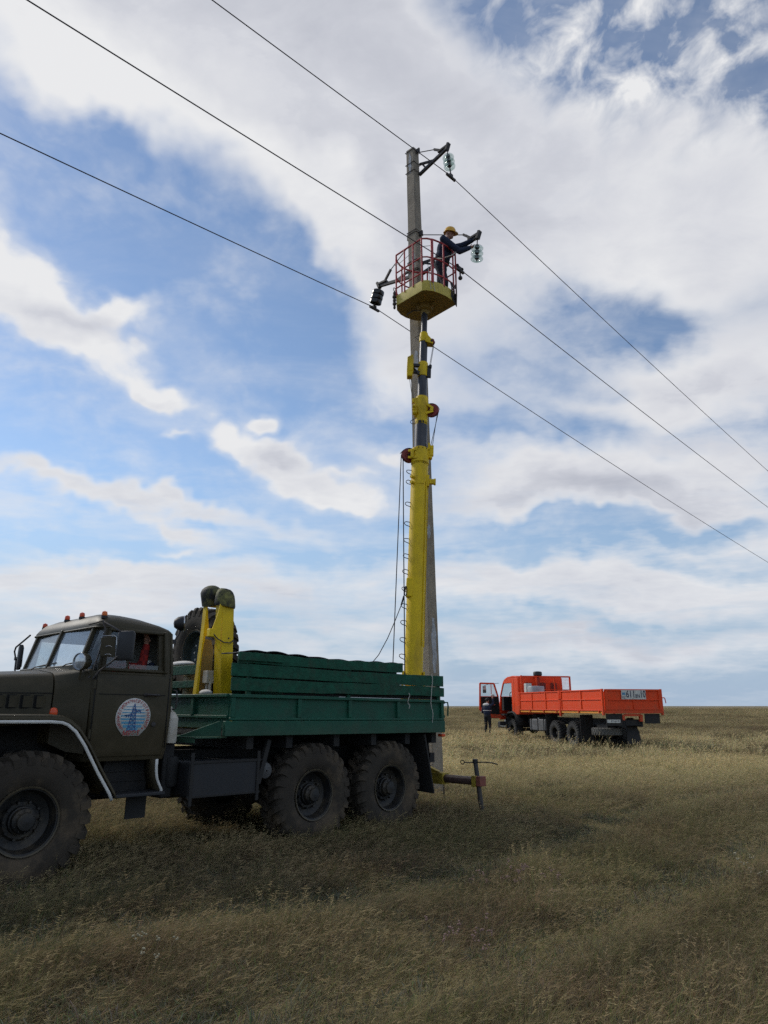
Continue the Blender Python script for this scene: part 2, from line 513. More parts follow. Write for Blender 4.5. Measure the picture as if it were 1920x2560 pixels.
M['orange'] = mat('orange_red_paint', (0.80, 0.070, 0.012), 0.5, spec=0.25, var=0.08, scale=3, dirt=(0.40, 0.11, 0.05), dirt_amt=0.5, dirt_scale=3, chips=(0.16, 0.04, 0.02), dust=(1.2, 1.7, 0.30))
M['orange_yellow'] = mat('orange_yellow_strip', (0.75, 0.30, 0.03), 0.5, var=0.12)
M['concrete'] = mat('weathered_concrete', (0.30, 0.255, 0.195), 0.9, var=0.18, scale=5, dirt=(0.17, 0.142, 0.108), dirt_amt=0.6, dirt_scale=3, bump=0.5, bump_scale=35)
M['whitewash'] = mat('pale_paint_patch', (0.42, 0.44, 0.47), 0.9, var=0.3, scale=12, dirt=(0.25, 0.22, 0.18), dirt_amt=0.8, dirt_scale=9)
M['iron'] = mat('dark_galvanised_iron', (0.055, 0.05, 0.048), 0.6, metal=0.3, var=0.3, dirt=(0.10, 0.06, 0.035), dirt_amt=0.4)
M['wire'] = mat('dark_wire', (0.055, 0.052, 0.062), 0.6, metal=0.3)
M['rope'] = mat('black_cable', (0.012, 0.012, 0.012), 0.6)
M['twine'] = mat('pale_twine', (0.5, 0.48, 0.42), 0.9)
M['rubber'] = mat('black_rubber', (0.022, 0.021, 0.020), 0.8, var=0.3, dirt=(0.05, 0.043, 0.033), dirt_amt=0.4)
M['tarp'] = mat('dark_tarpaulin', (0.020, 0.018, 0.026), 0.65, var=0.3, dirt=(0.05, 0.045, 0.04), dirt_amt=0.3, bump=0.3, bump_scale=12)
M['navy'] = mat('navy_work_cloth', (0.014, 0.022, 0.048), 0.9, var=0.35, scale=12, bump=0.4, bump_scale=30)
M['navy2'] = mat('navy_trousers', (0.016, 0.019, 0.032), 0.9, var=0.3, scale=12, bump=0.4, bump_scale=30)
M['blackcloth'] = mat('black_trousers', (0.012, 0.012, 0.014), 0.9, var=0.3, scale=12)
M['whitecloth'] = mat('white_cloth', (0.65, 0.62, 0.58), 0.9, var=0.1)
M['skin'] = mat('weathered_skin', (0.33, 0.16, 0.105), 0.6, var=0.12, scale=20)
M['hair'] = mat('dark_hair', (0.012, 0.010, 0.009), 0.7)
M['boot'] = mat('dark_boots', (0.015, 0.013, 0.012), 0.7)
M['helmet'] = mat('yellow_hard_hat', (0.78, 0.42, 0.045), 0.35, var=0.06)
M['seat'] = mat('dark_seat_cloth', (0.03, 0.028, 0.027), 0.85)
M['glass'] = glass_mat('vehicle_glass', (0.86, 0.91, 0.91), 1.55, 0.02, 0.08)
M['screen'] = glass_mat('dusty_windscreen', (0.90, 0.94, 0.95), 1.9, 0.03, 0.16)
M['insul'] = glass_mat('insulator_glass', (0.90, 0.96, 0.94), 1.8, 0.05, 0.10)
M['porcelain'] = mat('dark_brown_glaze', (0.016, 0.013, 0.010), 0.2, var=0.2)
M['lens'] = mat('lamp_lens', (0.55, 0.58, 0.60), 0.12, metal=0.6, var=0.1)
M['blue_print'] = mat('blue_print', (0.035, 0.10, 0.28), 0.6, var=0.1)
M['sky_print'] = mat('pale_blue_print', (0.10, 0.33, 0.50), 0.6, var=0.1)
M['red_print'] = mat('red_print', (0.40, 0.05, 0.05), 0.6, var=0.1)
M['dark_print'] = mat('dark_print', (0.02, 0.02, 0.055), 0.6, var=0.1)
M['plate'] = mat('plate_white', (0.60, 0.60, 0.55), 0.5, var=0.06, dirt=(0.4, 0.37, 0.3), dirt_amt=0.4)
M['flag_blue'] = mat('plate_flag_blue', (0.10, 0.27, 0.42), 0.5)
M['grey_tank'] = mat('grey_fuel_tank', (0.10, 0.10, 0.10), 0.6, var=0.25, dirt=(0.05, 0.045, 0.035), dirt_amt=0.6, streak=True)


def checked_mat():
    m = bpy.data.materials.new('red_checked_shirt')
    m.use_nodes = True
    nt = m.node_tree
    b = nt.nodes['Principled BSDF']
    b.inputs['Roughness'].default_value = 0.9
    tcn = nt.nodes.new('ShaderNodeTexCoord')
    ck = nt.nodes.new('ShaderNodeTexChecker')
    ck.inputs['Scale'].default_value = 16
    ck.inputs[1].default_value = (0.30, 0.018, 0.012, 1)
    ck.inputs[2].default_value = (0.15, 0.010, 0.010, 1)
    nt.links.new(tcn.outputs['Object'], ck.inputs[0])
    nt.links.new(ck.outputs[0], b.inputs['Base Color'])
    return m


M['checked'] = checked_mat()


# ------------------------------------------------------------------ mesh builder
class MB:
    def __init__(s):
        s.v, s.f, s.m, s.cur = [], [], [], 0

    def add(s, vs, fs):
        k = len(s.v)
        s.v += [tuple(v) for v in vs]
        for f in fs:
            s.f.append(tuple(i + k for i in f))
            s.m.append(s.cur)
        return s

    def box(s, x0, x1, y0, y1, z0, z1):
        return s.hexa([(x0, y0, z0), (x1, y0, z0), (x1, y1, z0), (x0, y1, z0), (x0, y0, z1), (x1, y0, z1), (x1, y1, z1), (x0, y1, z1)])

    def hexa(s, p):
        return s.add(p, [(0, 3, 2, 1), (4, 5, 6, 7), (0, 1, 5, 4), (1, 2, 6, 5), (2, 3, 7, 6), (3, 0, 4, 7)])

    def beam(s, p, q, w, h, up=(0, 0, 1), w2=None, h2=None):
        p, q = Vector(p), Vector(q)
        d = (q - p).normalized()
        sd = d.cross(Vector(up))
        if sd.length < 1e-4:
            sd = d.cross(Vector((1, 0, 0)))
        sd.normalize()
        u = sd.cross(d)
        w2, h2 = w2 or w, h2 or h
        a = [p - sd * w / 2 - u * h / 2, p + sd * w / 2 - u * h / 2, p + sd * w / 2 + u * h / 2, p - sd * w / 2 + u * h / 2]
        b = [q - sd * w2 / 2 - u * h2 / 2, q + sd * w2 / 2 - u * h2 / 2, q + sd * w2 / 2 + u * h2 / 2, q - sd * w2 / 2 + u * h2 / 2]
        return s.hexa(a + b)

    def tube(s, pts, r, n=8, closed=False, r2=None):
        pts = [Vector(p) for p in pts]
        N = len(pts)
        rings = []
        prev = None
        for i, p in enumerate(pts):
            if closed:
                d = pts[(i + 1) % N] - pts[i - 1]
            else:
                d = pts[min(i + 1, N - 1)] - pts[max(i - 1, 0)]
            d.normalize()
            if prev is None:
                a = d.cross(Vector((0, 0, 1)))
                if a.length < 0.05:
                    a = d.cross(Vector((1, 0, 0)))
            else:
                a = prev - d * prev.dot(d)
            a.normalize()
            prev = a
            b = d.cross(a)
            rr = r if r2 is None else r + (r2 - r) * i / max(1, N - 1)
            rings.append([p + (a * math.cos(2 * math.pi * k / n) + b * math.sin(2 * math.pi * k / n)) * rr for k in range(n)])
        return s.loft(rings, caps=not closed, wrap=closed)

    def loft(s, rings, caps=True, wrap=False):
        n = len(rings[0])
        vs = [p for r in rings for p in r]
        fs = []
        L = len(rings)
        for i in range(L if wrap else L - 1):
            j = (i + 1) % L
            for k in range(n):
                k2 = (k + 1) % n
                fs.append((i * n + k, i * n + k2, j * n + k2, j * n + k))
        if caps and not wrap:
            fs.append(tuple(range(n - 1, -1, -1)))
            fs.append(tuple((L - 1) * n + k for k in range(n)))
        return s.add(vs, fs)

    def lathe(s, prof, c=(0, 0, 0), axis=(0, 0, 1), n=24, closed=False, cap=False):
        """prof: (radius, distance along axis)."""
        ax = Vector(axis).normalized()
        a = ax.orthogonal().normalized()
        b = ax.cross(a)
        c = Vector(c)
        rings = [[c + ax * h + (a * math.cos(2 * math.pi * k / n) + b * math.sin(2 * math.pi * k / n)) * max(r, 1e-4) for k in range(n)] for r, h in prof]
        return s.loft(rings, caps=cap, wrap=closed)

    def cyl(s, p, q, r, n=16, r2=None):
        p, q = Vector(p), Vector(q)
        return s.lathe([(r, 0), (r if r2 is None else r2, (q - p).length)], p, q - p, n, cap=True)

    def prism(s, poly, fn, d0, d1):
        """poly of 2D points, fn(u, v, d) -> 3D; extruded from d0 to d1."""
        n = len(poly)
        vs = [fn(u, v, d0) for u, v in poly] + [fn(u, v, d1) for u, v in poly]
        fs = [tuple(range(n)), tuple(range(2 * n - 1, n - 1, -1))] + [(k, (k + 1) % n, n + (k + 1) % n, n + k) for k in range(n)]
        return s.add(vs, fs)

    def strip(s, a, b):
        n = len(a)
        return s.add(list(a) + list(b), [(i, i + 1, n + i + 1, n + i) for i in range(n - 1)])

    def ell(s, c, r, n=14, m=9):
        rings = []
        for i in range(m + 1):
            t = math.pi * i / m
            rr = max(math.sin(t), 0.004)
            rings.append([(c[0] + r[0] * rr * math.cos(2 * math.pi * k / n), c[1] + r[1] * rr * math.sin(2 * math.pi * k / n), c[2] - r[2] * math.cos(t)) for k in range(n)])
        return s.loft(rings)

    def mesh(s, name, mats):
        me = bpy.data.meshes.new(name)
        me.from_pydata([tuple(v) for v in s.v], [], s.f)
        for mm in (mats if isinstance(mats, (list, tuple)) else [mats]):
            me.materials.append(mm)
        bm = bmesh.new()
        bm.from_mesh(me)
        for f, k in zip(bm.faces, s.m):
            f.material_index = k
        bmesh.ops.recalc_face_normals(bm, faces=bm.faces)
        bm.to_mesh(me)
        bm.free()
        me.polygons.foreach_set('use_smooth', [True] * len(me.polygons))
        me.set_sharp_from_angle(angle=R(38))
        return me

    def build(s, name, mats, parent=None, bevel=0.0, label=None, mw=None, thick=0.0):
        o = bpy.data.objects.new(name, s.mesh(name, mats))
        COL.objects.link(o)
        if parent is not None:
            o.parent = parent
        if mw is not None:
            o.matrix_basis = mw
        if thick:
            t = o.modifiers.new('thickness', 'SOLIDIFY')
            t.thickness = thick
            t.offset = 0
        if bevel:
            b = o.modifiers.new('edges', 'BEVEL')
            b.width = bevel
            b.segments = 2
            b.limit_method = 'ANGLE'
            b.angle_limit = R(40)
        if label:
            o['label'] = label
        return o


def tag(o, label, cat, group=None):
    o['label'] = label
    o['category'] = cat
    if group:
        o['group'] = group
    return o


def empty(name, label, cat, mw=None, group=None):
    o = bpy.data.objects.new(name, None)
    o.empty_display_size = 0.2
    COL.objects.link(o)
    if mw is not None:
        o.matrix_basis = mw
    return tag(o, label, cat, group)


def copy_obj(o, parent, mw=None):
    c = o.copy()
    COL.objects.link(c)
    c.parent = parent
    if mw is not None:
        c.matrix_basis = mw
    for ch in list(o.children):
        copy_obj(ch, c, ch.matrix_basis.copy())
    return c


_fc = {}


def glyph(txt, size, align='CENTER'):
    """flat lettering: list of (verts, faces) of the built-in font, centred on x."""
    key = (txt, size, align)
    if key not in _fc:
        cu = bpy.data.curves.new('lettering', 'FONT')
        cu.body = txt
        cu.size = size
        cu.align_x = align
        cu.align_y = 'CENTER'
        cu.resolution_u = 3
        cu.offset = size * 0.012
        ob = bpy.data.objects.new('lettering', cu)
        COL.objects.link(ob)
        dg = bpy.context.evaluated_depsgraph_get()
        me = ob.evaluated_get(dg).to_mesh()
        _fc[key] = ([v.co.copy() for v in me.vertices], [tuple(p.vertices) for p in me.polygons])
        ob.evaluated_get(dg).to_mesh_clear()
        bpy.data.objects.remove(ob)
        bpy.data.curves.remove(cu)
    return _fc[key]


# ------------------------------------------------------------------ ground
def gz(x, y):
    z = -0.05 * math.exp(-((x + 1.0) ** 2 + (y - 10.8) ** 2) / 7.0)
    z += 0.22 * math.exp(-((x - 4.9) ** 2 + (y - 35.0) ** 2) / 8.0)
    z += 0.03 * math.sin(x * 0.9 + 1.0) * math.sin(y * 0.7) * math.exp(-((x - 3) ** 2 + (y - 8) ** 2) / 60.0)
    if y > 60:
        z += 0.25 * math.sin(x * 0.013 + 1.3) * math.sin(y * 0.009) * min(1, (y - 60) / 100)
    return z


def ground_mat():
    m = bpy.data.materials.new('dry_steppe_ground')
    m.use_nodes = True
    nt = m.node_tree
    b = nt.nodes['Principled BSDF']
    b.inputs['Roughness'].default_value = 0.95
    b.inputs['Specular IOR Level'].default_value = 0.1
    tcn = nt.nodes.new('ShaderNodeTexCoord')

    def noise(sc, det, scale3=(1, 1, 1)):
        mp = nt.nodes.new('ShaderNodeMapping')
        mp.inputs['Scale'].default_value = scale3
        nt.links.new(tcn.outputs['Object'], mp.inputs[0])
        n = nt.nodes.new('ShaderNodeTexNoise')
        n.inputs['Scale'].default_value = sc
        n.inputs['Detail'].default_value = det
        n.inputs['Roughness'].default_value = 0.65
        nt.links.new(mp.outputs[0], n.inputs[0])
        return n.outputs[0]

    def mix(f, a, c):
        x = nt.nodes.new('ShaderNodeMix')
        x.data_type = 'RGBA'
        nt.links.new(f, x.inputs[0])
        for i, s in ((6, a), (7, c)):
            if isinstance(s, tuple):
                x.inputs[i].default_value = (*s, 1)
            else:
                nt.links.new(s, x.inputs[i])
        return x.outputs[2]

    def ramp(v, a, c):
        x = nt.nodes.new('ShaderNodeMapRange')
        x.interpolation_type = 'SMOOTHSTEP'
        nt.links.new(v, x.inputs[0])
        x.inputs[1].default_value, x.inputs[2].default_value = a, c
        return x.outputs[0]
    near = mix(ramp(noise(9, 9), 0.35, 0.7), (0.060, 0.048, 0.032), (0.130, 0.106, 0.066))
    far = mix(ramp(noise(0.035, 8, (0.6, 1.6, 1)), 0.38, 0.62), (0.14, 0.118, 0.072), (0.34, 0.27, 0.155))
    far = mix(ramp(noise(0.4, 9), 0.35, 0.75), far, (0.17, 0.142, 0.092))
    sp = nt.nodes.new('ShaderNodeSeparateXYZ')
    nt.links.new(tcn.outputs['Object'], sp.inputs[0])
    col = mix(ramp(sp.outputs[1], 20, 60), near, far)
    nt.links.new(col, b.inputs['Base Color'])
    return m


def axis_steps(lo, hi, fine0, fine1, step, grow=1.22):
    a = [fine0]
    while a[-1] < fine1:
        a.append(a[-1] + step)
    st = step
    while a[-1] < hi:
        st *= grow
        a.append(a[-1] + st)
    st = step
    b = []
    x = fine0
    while x > lo:
        st *= grow
        x -= st
        b.append(x)
    return b[::-1] + a


gx = axis_steps(-9000, 9000, -8, 16, 0.5)
gy = axis_steps(-9000, 9000, 0, 44, 0.5)
g = MB()
g.v = [(x, y, gz(x, y)) for y in gy for x in gx]
nx = len(gx)
g.f = [(j * nx + i, j * nx + i + 1, (j + 1) * nx + i + 1, (j + 1) * nx + i) for j in range(len(gy) - 1) for i in range(nx - 1)]
g.m = [0] * len(g.f)
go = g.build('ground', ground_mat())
go['kind'] = 'structure'
go['label'] = 'flat dry steppe ground running to the horizon'

# ------------------------------------------------------------------ olive and green truck; local x forward, y to its left, z up
def frame(ox, oy, oz, yaw, tilt=0.0):
    c, s = math.cos(R(yaw)), math.sin(R(yaw))
    ct, st = math.cos(R(tilt)), math.sin(R(tilt))
    fw, lf = Vector((c * ct, s * ct, st)), Vector((-s, c, 0))
    up = fw.cross(lf)
    m = Matrix((fw, lf, up)).transposed().to_4x4()
    m.translation = (ox, oy, oz)
    return m


TM = frame(-4.198, 7.997, -0.048, 225.56, 0.75)
truck = empty('lift_truck', 'olive cab truck with green plank-sided bed and raised yellow telescopic lift', 'truck', TM)


def yprism(poly, y0, y1, mb=None):
    return (mb or MB()).prism(poly, lambda u, v, d: (-u, d, v), y0, y1)      # poly in (t, z), t metres behind the front axle


# --- wheels
def tyre_mb(RO, W, r_in, lugs, lug_h, mb=None):
    mb = mb or MB()
    h = W / 2
    base = RO - lug_h
    prof = [(r_in, h * 0.72), (r_in + 0.03, h * 0.90), ((r_in + base) / 2 - 0.02, h), (base - 0.07, h * 0.985), (base - 0.02, h * 0.90), (base, h * 0.76)]
    prof = prof + [(r, -y) for r, y in reversed(prof)]
    mb.lathe(prof, axis=(0, 1, 0), n=56, closed=True)
    for i in range(lugs):
        for sgn in (1, -1):
            a0 = 2 * math.pi * (i + (0.5 if sgn < 0 else 0)) / lugs
            w = 2 * math.pi / lugs * 0.27
            sk = 2 * math.pi / lugs * 0.55
            pts = []
            for (yy, rr0, rr1, ang) in ((0.03 * W, base - 0.01, RO, a0 - sk / 2), (0.40 * W, base - 0.01, RO, a0 + sk / 2 * 0.7), (0.505 * W, base - 0.085, RO - 0.05, a0 + sk / 2)):
                for (rr, da) in ((rr0, -w), (rr0, w), (rr1, w * 0.85), (rr1, -w * 0.85)):
                    pts.append((rr * math.cos(ang + da), yy * sgn, rr * math.sin(ang + da)))
            mb.loft([pts[0:4], pts[4:8], pts[8:12]])
    return mb


def rim_mb(r, W, dish=0.06, hubr=0.12, hubh=0.17, bolts=10):
    mb = MB()
    h = W / 2
    # disc, well and rim lip
    mb.lathe([(r * 1.02, h * 0.60), (r * 1.0, h * 0.86), (r * 0.94, h * 0.84), (r * 0.90, h * 0.55), (r * 0.86, dish), (r * 0.62, dish - 0.03), (r * 0.55, dish - 0.005), (hubr, dish - 0.005)], axis=(0, 1, 0), n=40)
    mb.lathe([(r * 1.02, -h * 0.6), (r * 1.0, -h * 0.86), (r * 0.94, -h * 0.84), (r * 0.88, -h * 0.4), (r * 0.86, dish - 0.02)], axis=(0, 1, 0), n=40)
    return mb


def hub_mb(r, dish, hubr, hubh, bolts):
    mb = MB()
    mb.lathe([(hubr * 1.15, dish - 0.01), (hubr * 1.1, dish + 0.03), (hubr, dish + 0.035), (hubr * 0.95, dish + hubh * 0.6), (hubr * 0.72, dish + hubh * 0.75), (hubr * 0.66, dish + hubh), (0.001, dish + hubh + 0.008)], axis=(0, 1, 0), n=24)
    for i in range(bolts):
        a = 2 * math.pi * i / bolts
        x, z = math.cos(a) * r * 0.56, math.sin(a) * r * 0.56
        mb.cyl((x, dish - 0.01, z), (x, dish + 0.035, z), 0.014, 6)
        a += 0.2
        mb.cyl((math.cos(a) * hubr * 0.84, dish + 0.1, math.sin(a) * hubr * 0.84), (math.cos(a) * hubr * 0.84, dish + hubh * 0.72, math.sin(a) * hubr * 0.84), 0.008, 6)
    return mb


def lip_mb(r, W):
    return MB().lathe([(r * 1.0, W / 2 * 0.80), (r * 1.045, W / 2 * 0.86), (r * 1.03, W / 2 * 0.93), (r * 0.985, W / 2 * 0.90)], axis=(0, 1, 0), n=40, closed=True)


wheel0 = None


def add_wheel(parent, loc, flip=False, spin=0.0, first=None, spec=None):
    mw = Matrix.Translation(loc) @ (Matrix.Rotation(math.pi, 4, 'Z') if flip else Matrix.Identity(4)) @ Matrix.Rotation(spin, 4, 'Y')
    if first is not None:
        return copy_obj(first, parent, mw)
    RO, W, ri, lugs, lh, dish, hr, hh, tm, rm, hm = spec
    w = rim_mb(ri, W, dish, hr).build('wheel', M[rm], parent, mw=mw)
    tyre_mb(RO, W, ri, lugs, lh).build('tyre', M[tm], w)
    hub_mb(ri, dish, hr, hh, 10).build('hub', M[hm], w)
    lip_mb(ri, W).build('rim_lip', M['rim_edge'], w)
    return w


big = (0.63, 0.39, 0.30, 26, 0.04, 0.05, 0.115, 0.13, 'tyre', 'rim', 'rim')
w0 = add_wheel(truck, (0, 1.0, 0.62), spec=big)
for k, (t, y) in enumerate(((0, -1.0), (3.525, 1.0), (3.525, -1.0), (4.925, 1.0), (4.925, -1.0))):
    add_wheel(truck, (-t, y, 0.62), flip=y < 0, spin=0.37 * (k + 1), first=w0)

# --- chassis, axles, boxes
ch = MB()
for y in (0.42, -0.42):
    ch.box(-6.25, 1.1, y - 0.04, y + 0.04, 0.92, 1.18)
for t in (1.0, 2.1, 3.2, 4.2, 5.2, 6.2):
    ch.box(-t - 0.06, -t + 0.06, -0.42, 0.42, 0.95, 1.15)
ch.build('chassis_frame', M['chassis'], truck, bevel=0.008)
for t in (0, 3.525, 4.925):
    ax = MB()
    ax.cyl((-t, -0.85, 0.62), (-t, 0.85, 0.62), 0.085, 14)
    ax.ell((-t, 0.12, 0.62), (0.24, 0.2, 0.21))
    ax.cyl((-t, -0.95, 0.62), (-t, -0.8, 0.62), 0.2, 20)
    ax.cyl((-t, 0.8, 0.62), (-t, 0.95, 0.62), 0.2, 20)
    for y in (0.45, -0.45):
        ax.box(-t - 0.5 if t == 0 else -t - 0.12, -t + 0.5 if t == 0 else -t + 0.12, y - 0.05, y + 0.05, 0.72, 0.86)
    ax.build('axle', M['chassis'], truck, bevel=0.01)
for y in (0.52, -0.52):
    MB().loft([[(-3.3, y - 0.05, 0.80), (-3.3, y + 0.05, 0.80), (-3.3, y + 0.05, 0.86), (-3.3, y - 0.05, 0.86)],
               [(-4.22, y - 0.05, 0.86), (-4.22, y + 0.05, 0.86), (-4.22, y + 0.05, 1.05), (-4.22, y - 0.05, 1.05)],
               [(-5.15, y - 0.05, 0.80), (-5.15, y + 0.05, 0.80), (-5.15, y + 0.05, 0.86), (-5.15, y - 0.05, 0.86)]]).build('leaf_spring', M['chassis'], truck)
MB().box(-3.0, -1.9, -0.35, 0.35, 0.62, 0.98).box(-1.7, 0.5, -0.28, 0.28, 0.66, 1.2).cyl((-3.5, 0.1, 0.66), (-2.9, 0.05, 0.75), 0.05).build('transfer_case', M['chassis'], truck, bevel=0.04)
# box on the left side between cab and rear wheels, with hoops, air bottle and mud guard stay
tk = MB().box(-2.64, -1.70, 0.62, 1.17, 0.70, 1.09)
tk.build('storage_box', M['tank'], truck, bevel=0.025)
rimb = MB()
for t in (1.72, 2.62):
    rimb.box(-t - 0.02, -t + 0.02, 1.165, 1.185, 0.62, 1.18)
rimb.box(-2.66, -1.68, 1.165, 1.18, 1.06, 1.09).box(-2.66, -1.68, 1.165, 1.18, 0.70, 0.725)
rimb.build('box_frame', M['rubber'], truck, bevel=0.004)
MB().lathe([(0.01, 0), (0.09, 0.02), (0.105, 0.06), (0.105, 0.5), (0.09, 0.54), (0.01, 0.56)], (-2.80, 0.55, 0.94), (0, 1, 0), 18).build('air_bottle', M['grey_tank'], truck)
MB().lathe([(0.01, 0), (0.08, 0.02), (0.09, 0.05), (0.09, 0.30), (0.08, 0.33), (0.01, 0.35)], (-1.60, 0.90, 0.80), (0, 0, 1), 18).build('air_filter', M['chassis'], truck)
MB().box(-1.62, -1.48, 0.5, 0.95, 0.70, 1.28).build('battery_box', M['chassis'], truck, bevel=0.02)
MB().box(-2.62, -1.65, -1.15, -0.62, 0.70, 1.12).build('fuel_tank', M['tank'], truck, bevel=0.06)
stay = MB().beam((-2.80, 1.12, 1.30), (-2.64, 1.15, 0.80), 0.06, 0.05, (0, 1, 0))
stay.build('guard_stay', M['rubber'], truck, bevel=0.006)
MB().hexa([(-5.70, 0.62, 1.33), (-5.66, 0.62, 1.33), (-5.66, 1.16, 1.33), (-5.70, 1.16, 1.33)] + [(-5.87, 0.62, 0.50), (-5.855, 0.62, 0.50), (-5.855, 1.18, 0.48), (-5.87, 1.18, 0.48)]).build('mud_flap', M['rubber'], truck)
MB().hexa([(-5.80, -1.20, 1.33), (-5.76, -1.20, 1.33), (-5.76, -0.62, 1.33), (-5.80, -0.62, 1.33)] + [(-5.98, -1.22, 0.50), (-5.965, -1.22, 0.50), (-5.965, -0.62, 0.48), (-5.98, -0.62, 0.48)]).build('mud_flap', M['rubber'], truck)
MB().box(-1.33, -1.10, 0.92, 0.935, 0.52, 0.78).build('mud_flap', M['rubber'], truck)

# --- cab: lower shell, cowl, hood, fenders
def rrect(x0, x1, hw, r, z, n=4, skew=0.0):
    pts = []
    for cx, cy, a0 in ((x1 - r, hw - r, 0), (x0 + r, hw - r, 90), (x0 + r, -hw + r, 180), (x1 - r, -hw + r, 270)):
        for k in range(n + 1):
            a = R(a0 + 90 * k / n)
            px, py = cx + r * math.cos(a), cy + r * math.sin(a)
            pts.append((px, py, z + skew * (px - x1)))
    return pts


cab = MB()
cab.loft([rrect(-1.46, -0.56, 1.00, 0.05, 1.12), rrect(-1.47, -0.55, 1.045, 0.06, 1.22), rrect(-1.48, -0.54, 1.07, 0.06, 1.60), rrect(-1.475, -0.52, 1.065, 0.06, 1.93), rrect(-1.47, -0.50, 1.045, 0.06, 2.035)], caps=False)
cab.box(-1.44, -0.56, -0.98, 0.98, 1.13, 1.20)
# rear wall and pillars of the greenhouse
cab.loft([rrect(-1.475, -1.42, 1.04, 0.025, 2.03, 2), rrect(-1.455, -1.405, 0.985, 0.025, 2.50, 2)])
for s_ in (1, -1):
    cab.hexa([(-1.42, s_ * 0.99, 2.03), (-1.28, s_ * 0.99, 2.03), (-1.28, s_ * 1.045, 2.03), (-1.42, s_ * 1.045, 2.03), (-1.41, s_ * 0.94, 2.50), (-1.27, s_ * 0.94, 2.50), (-1.27, s_ * 0.985, 2.50), (-1.41, s_ * 0.985, 2.50)])
    cab.hexa([(-0.66, s_ * 0.99, 2.03), (-0.58, s_ * 0.99, 2.03), (-0.58, s_ * 1.04, 2.03), (-0.66, s_ * 1.04, 2.03), (-0.70, s_ * 0.94, 2.50), (-0.64, s_ * 0.94, 2.50), (-0.64, s_ * 0.985, 2.50), (-0.70, s_ * 0.985, 2.50)])
    # windscreen corner post
    cab.beam((-0.475, s_ * 0.80, 2.08), (-0.60, s_ * 0.80, 2.53), 0.045, 0.05, (0, 1, 0))
cab.beam((-0.445, 0, 2.08), (-0.575, 0, 2.53), 0.05, 0.05, (0, 1, 0))
cab.box(-0.50, -0.43, -0.82, 0.82, 2.035, 2.105)
cab.build('cab_body', M['olive'], truck, bevel=0.012)
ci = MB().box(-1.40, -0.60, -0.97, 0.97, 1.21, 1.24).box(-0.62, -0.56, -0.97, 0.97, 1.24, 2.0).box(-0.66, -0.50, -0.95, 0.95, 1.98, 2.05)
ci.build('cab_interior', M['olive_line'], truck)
for y0, y1 in ((0.25, 0.85), (-0.90, 0.15)):
    MB().box(-1.38, -0.90, y0, y1, 1.45, 1.60).box(-1.42, -1.30, y0, y1, 1.5, 2.10).build('seat', M['seat'], truck, bevel=0.04)
swp = [(-0.86 + 0.07 * math.cos(a), 0.55 + 0.23 * math.sin(a), 1.98 + 0.20 * math.cos(a)) for a in [2 * math.pi * k / 24 for k in range(24)]]
MB().tube(swp, 0.014, 6, closed=True).beam((-0.86, 0.34, 1.98), (-0.86, 0.76, 1.98), 0.02, 0.02).cyl((-0.86, 0.55, 1.98), (-0.6, 0.55, 1.7), 0.025).build('steering_wheel', M['black'], truck)
# roof with visor
rf = MB()
rf.loft([rrect(-1.47, -0.615, 0.955, 0.14, 2.485, 6, 0.01), rrect(-1.495, -0.575, 0.985, 0.17, 2.52, 6, 0.02), rrect(-1.495, -0.575, 0.985, 0.17, 2.54, 6, 0.025), rrect(-1.475, -0.60, 0.965, 0.18, 2.585, 6, 0.05),
         rrect(-1.42, -0.64, 0.91, 0.20, 2.64, 6, 0.085), rrect(-1.28, -0.72, 0.76, 0.22, 2.685, 6, 0.09), rrect(-1.10, -0.85, 0.45, 0.12, 2.70, 6, 0.08)])
rf.build('cab_roof', M['olive'], truck)
gut = MB().tube([Vector(p) + Vector((0, 0, 0)) for p in rrect(-1.50, -0.57, 0.99, 0.17, 2.512, 6, 0.02)], 0.012, 6, closed=True)
gut.build('roof_gutter', M['olive'], truck)
MB().box(-1.16, -1.02, -0.25, -0.10, 2.69, 2.725).build('roof_hatch', M['black'], truck, bevel=0.012)
# glass
for s_ in (1, -1):
    MB().hexa([(-0.447, s_ * 0.025, 2.10), (-0.453, s_ * 0.025, 2.10), (-0.485, s_ * 0.785, 2.10), (-0.479, s_ * 0.785, 2.10), (-0.578, s_ * 0.025, 2.53), (-0.584, s_ * 0.025, 2.53), (-0.610, s_ * 0.785, 2.52), (-0.604, s_ * 0.785, 2.52)]).build('windscreen_pane', M['screen'], truck)
    MB().hexa([(-0.49, s_ * 0.825, 2.06), (-0.496, s_ * 0.825, 2.06), (-0.596, s_ * 1.02, 2.06), (-0.59, s_ * 1.02, 2.06), (-0.615, s_ * 0.82, 2.51), (-0.621, s_ * 0.82, 2.51), (-0.656, s_ * 0.96, 2.51), (-0.65, s_ * 0.96, 2.51)]).build('corner_pane', M['glass'], truck)
MB().box(-1.463, -1.457, -0.6, 0.6, 2.14, 2.42).build('rear_pane', M['glass'], truck)
# wipers
for y in (0.55, -0.35):
    MB().tube([(-0.40, y, 2.09), (-0.41, y + 0.06, 2.11), (-0.45, y + 0.30, 2.135)], 0.007, 6).beam((-0.452, y + 0.05, 2.12), (-0.462, y + 0.55, 2.145), 0.012, 0.012).build('wiper', M['black'], truck)

# cowl + hood sections: half outline from side bottom over the top
def section(x, hw, ztop, crown, z0, r):
    half = [(hw, z0), (hw, ztop - r * 2.0), (hw - r * 0.10, ztop - r * 1.15), (hw - r * 0.40, ztop - r * 0.5), (hw - r * 0.95, ztop - r * 0.13), (hw - r * 1.8, ztop), (hw * 0.4, ztop + crown * 0.8), (0, ztop + crown)]
    return [(x, y, z) for y, z in half] + [(x, -y, z) for y, z in half[-2::-1]]


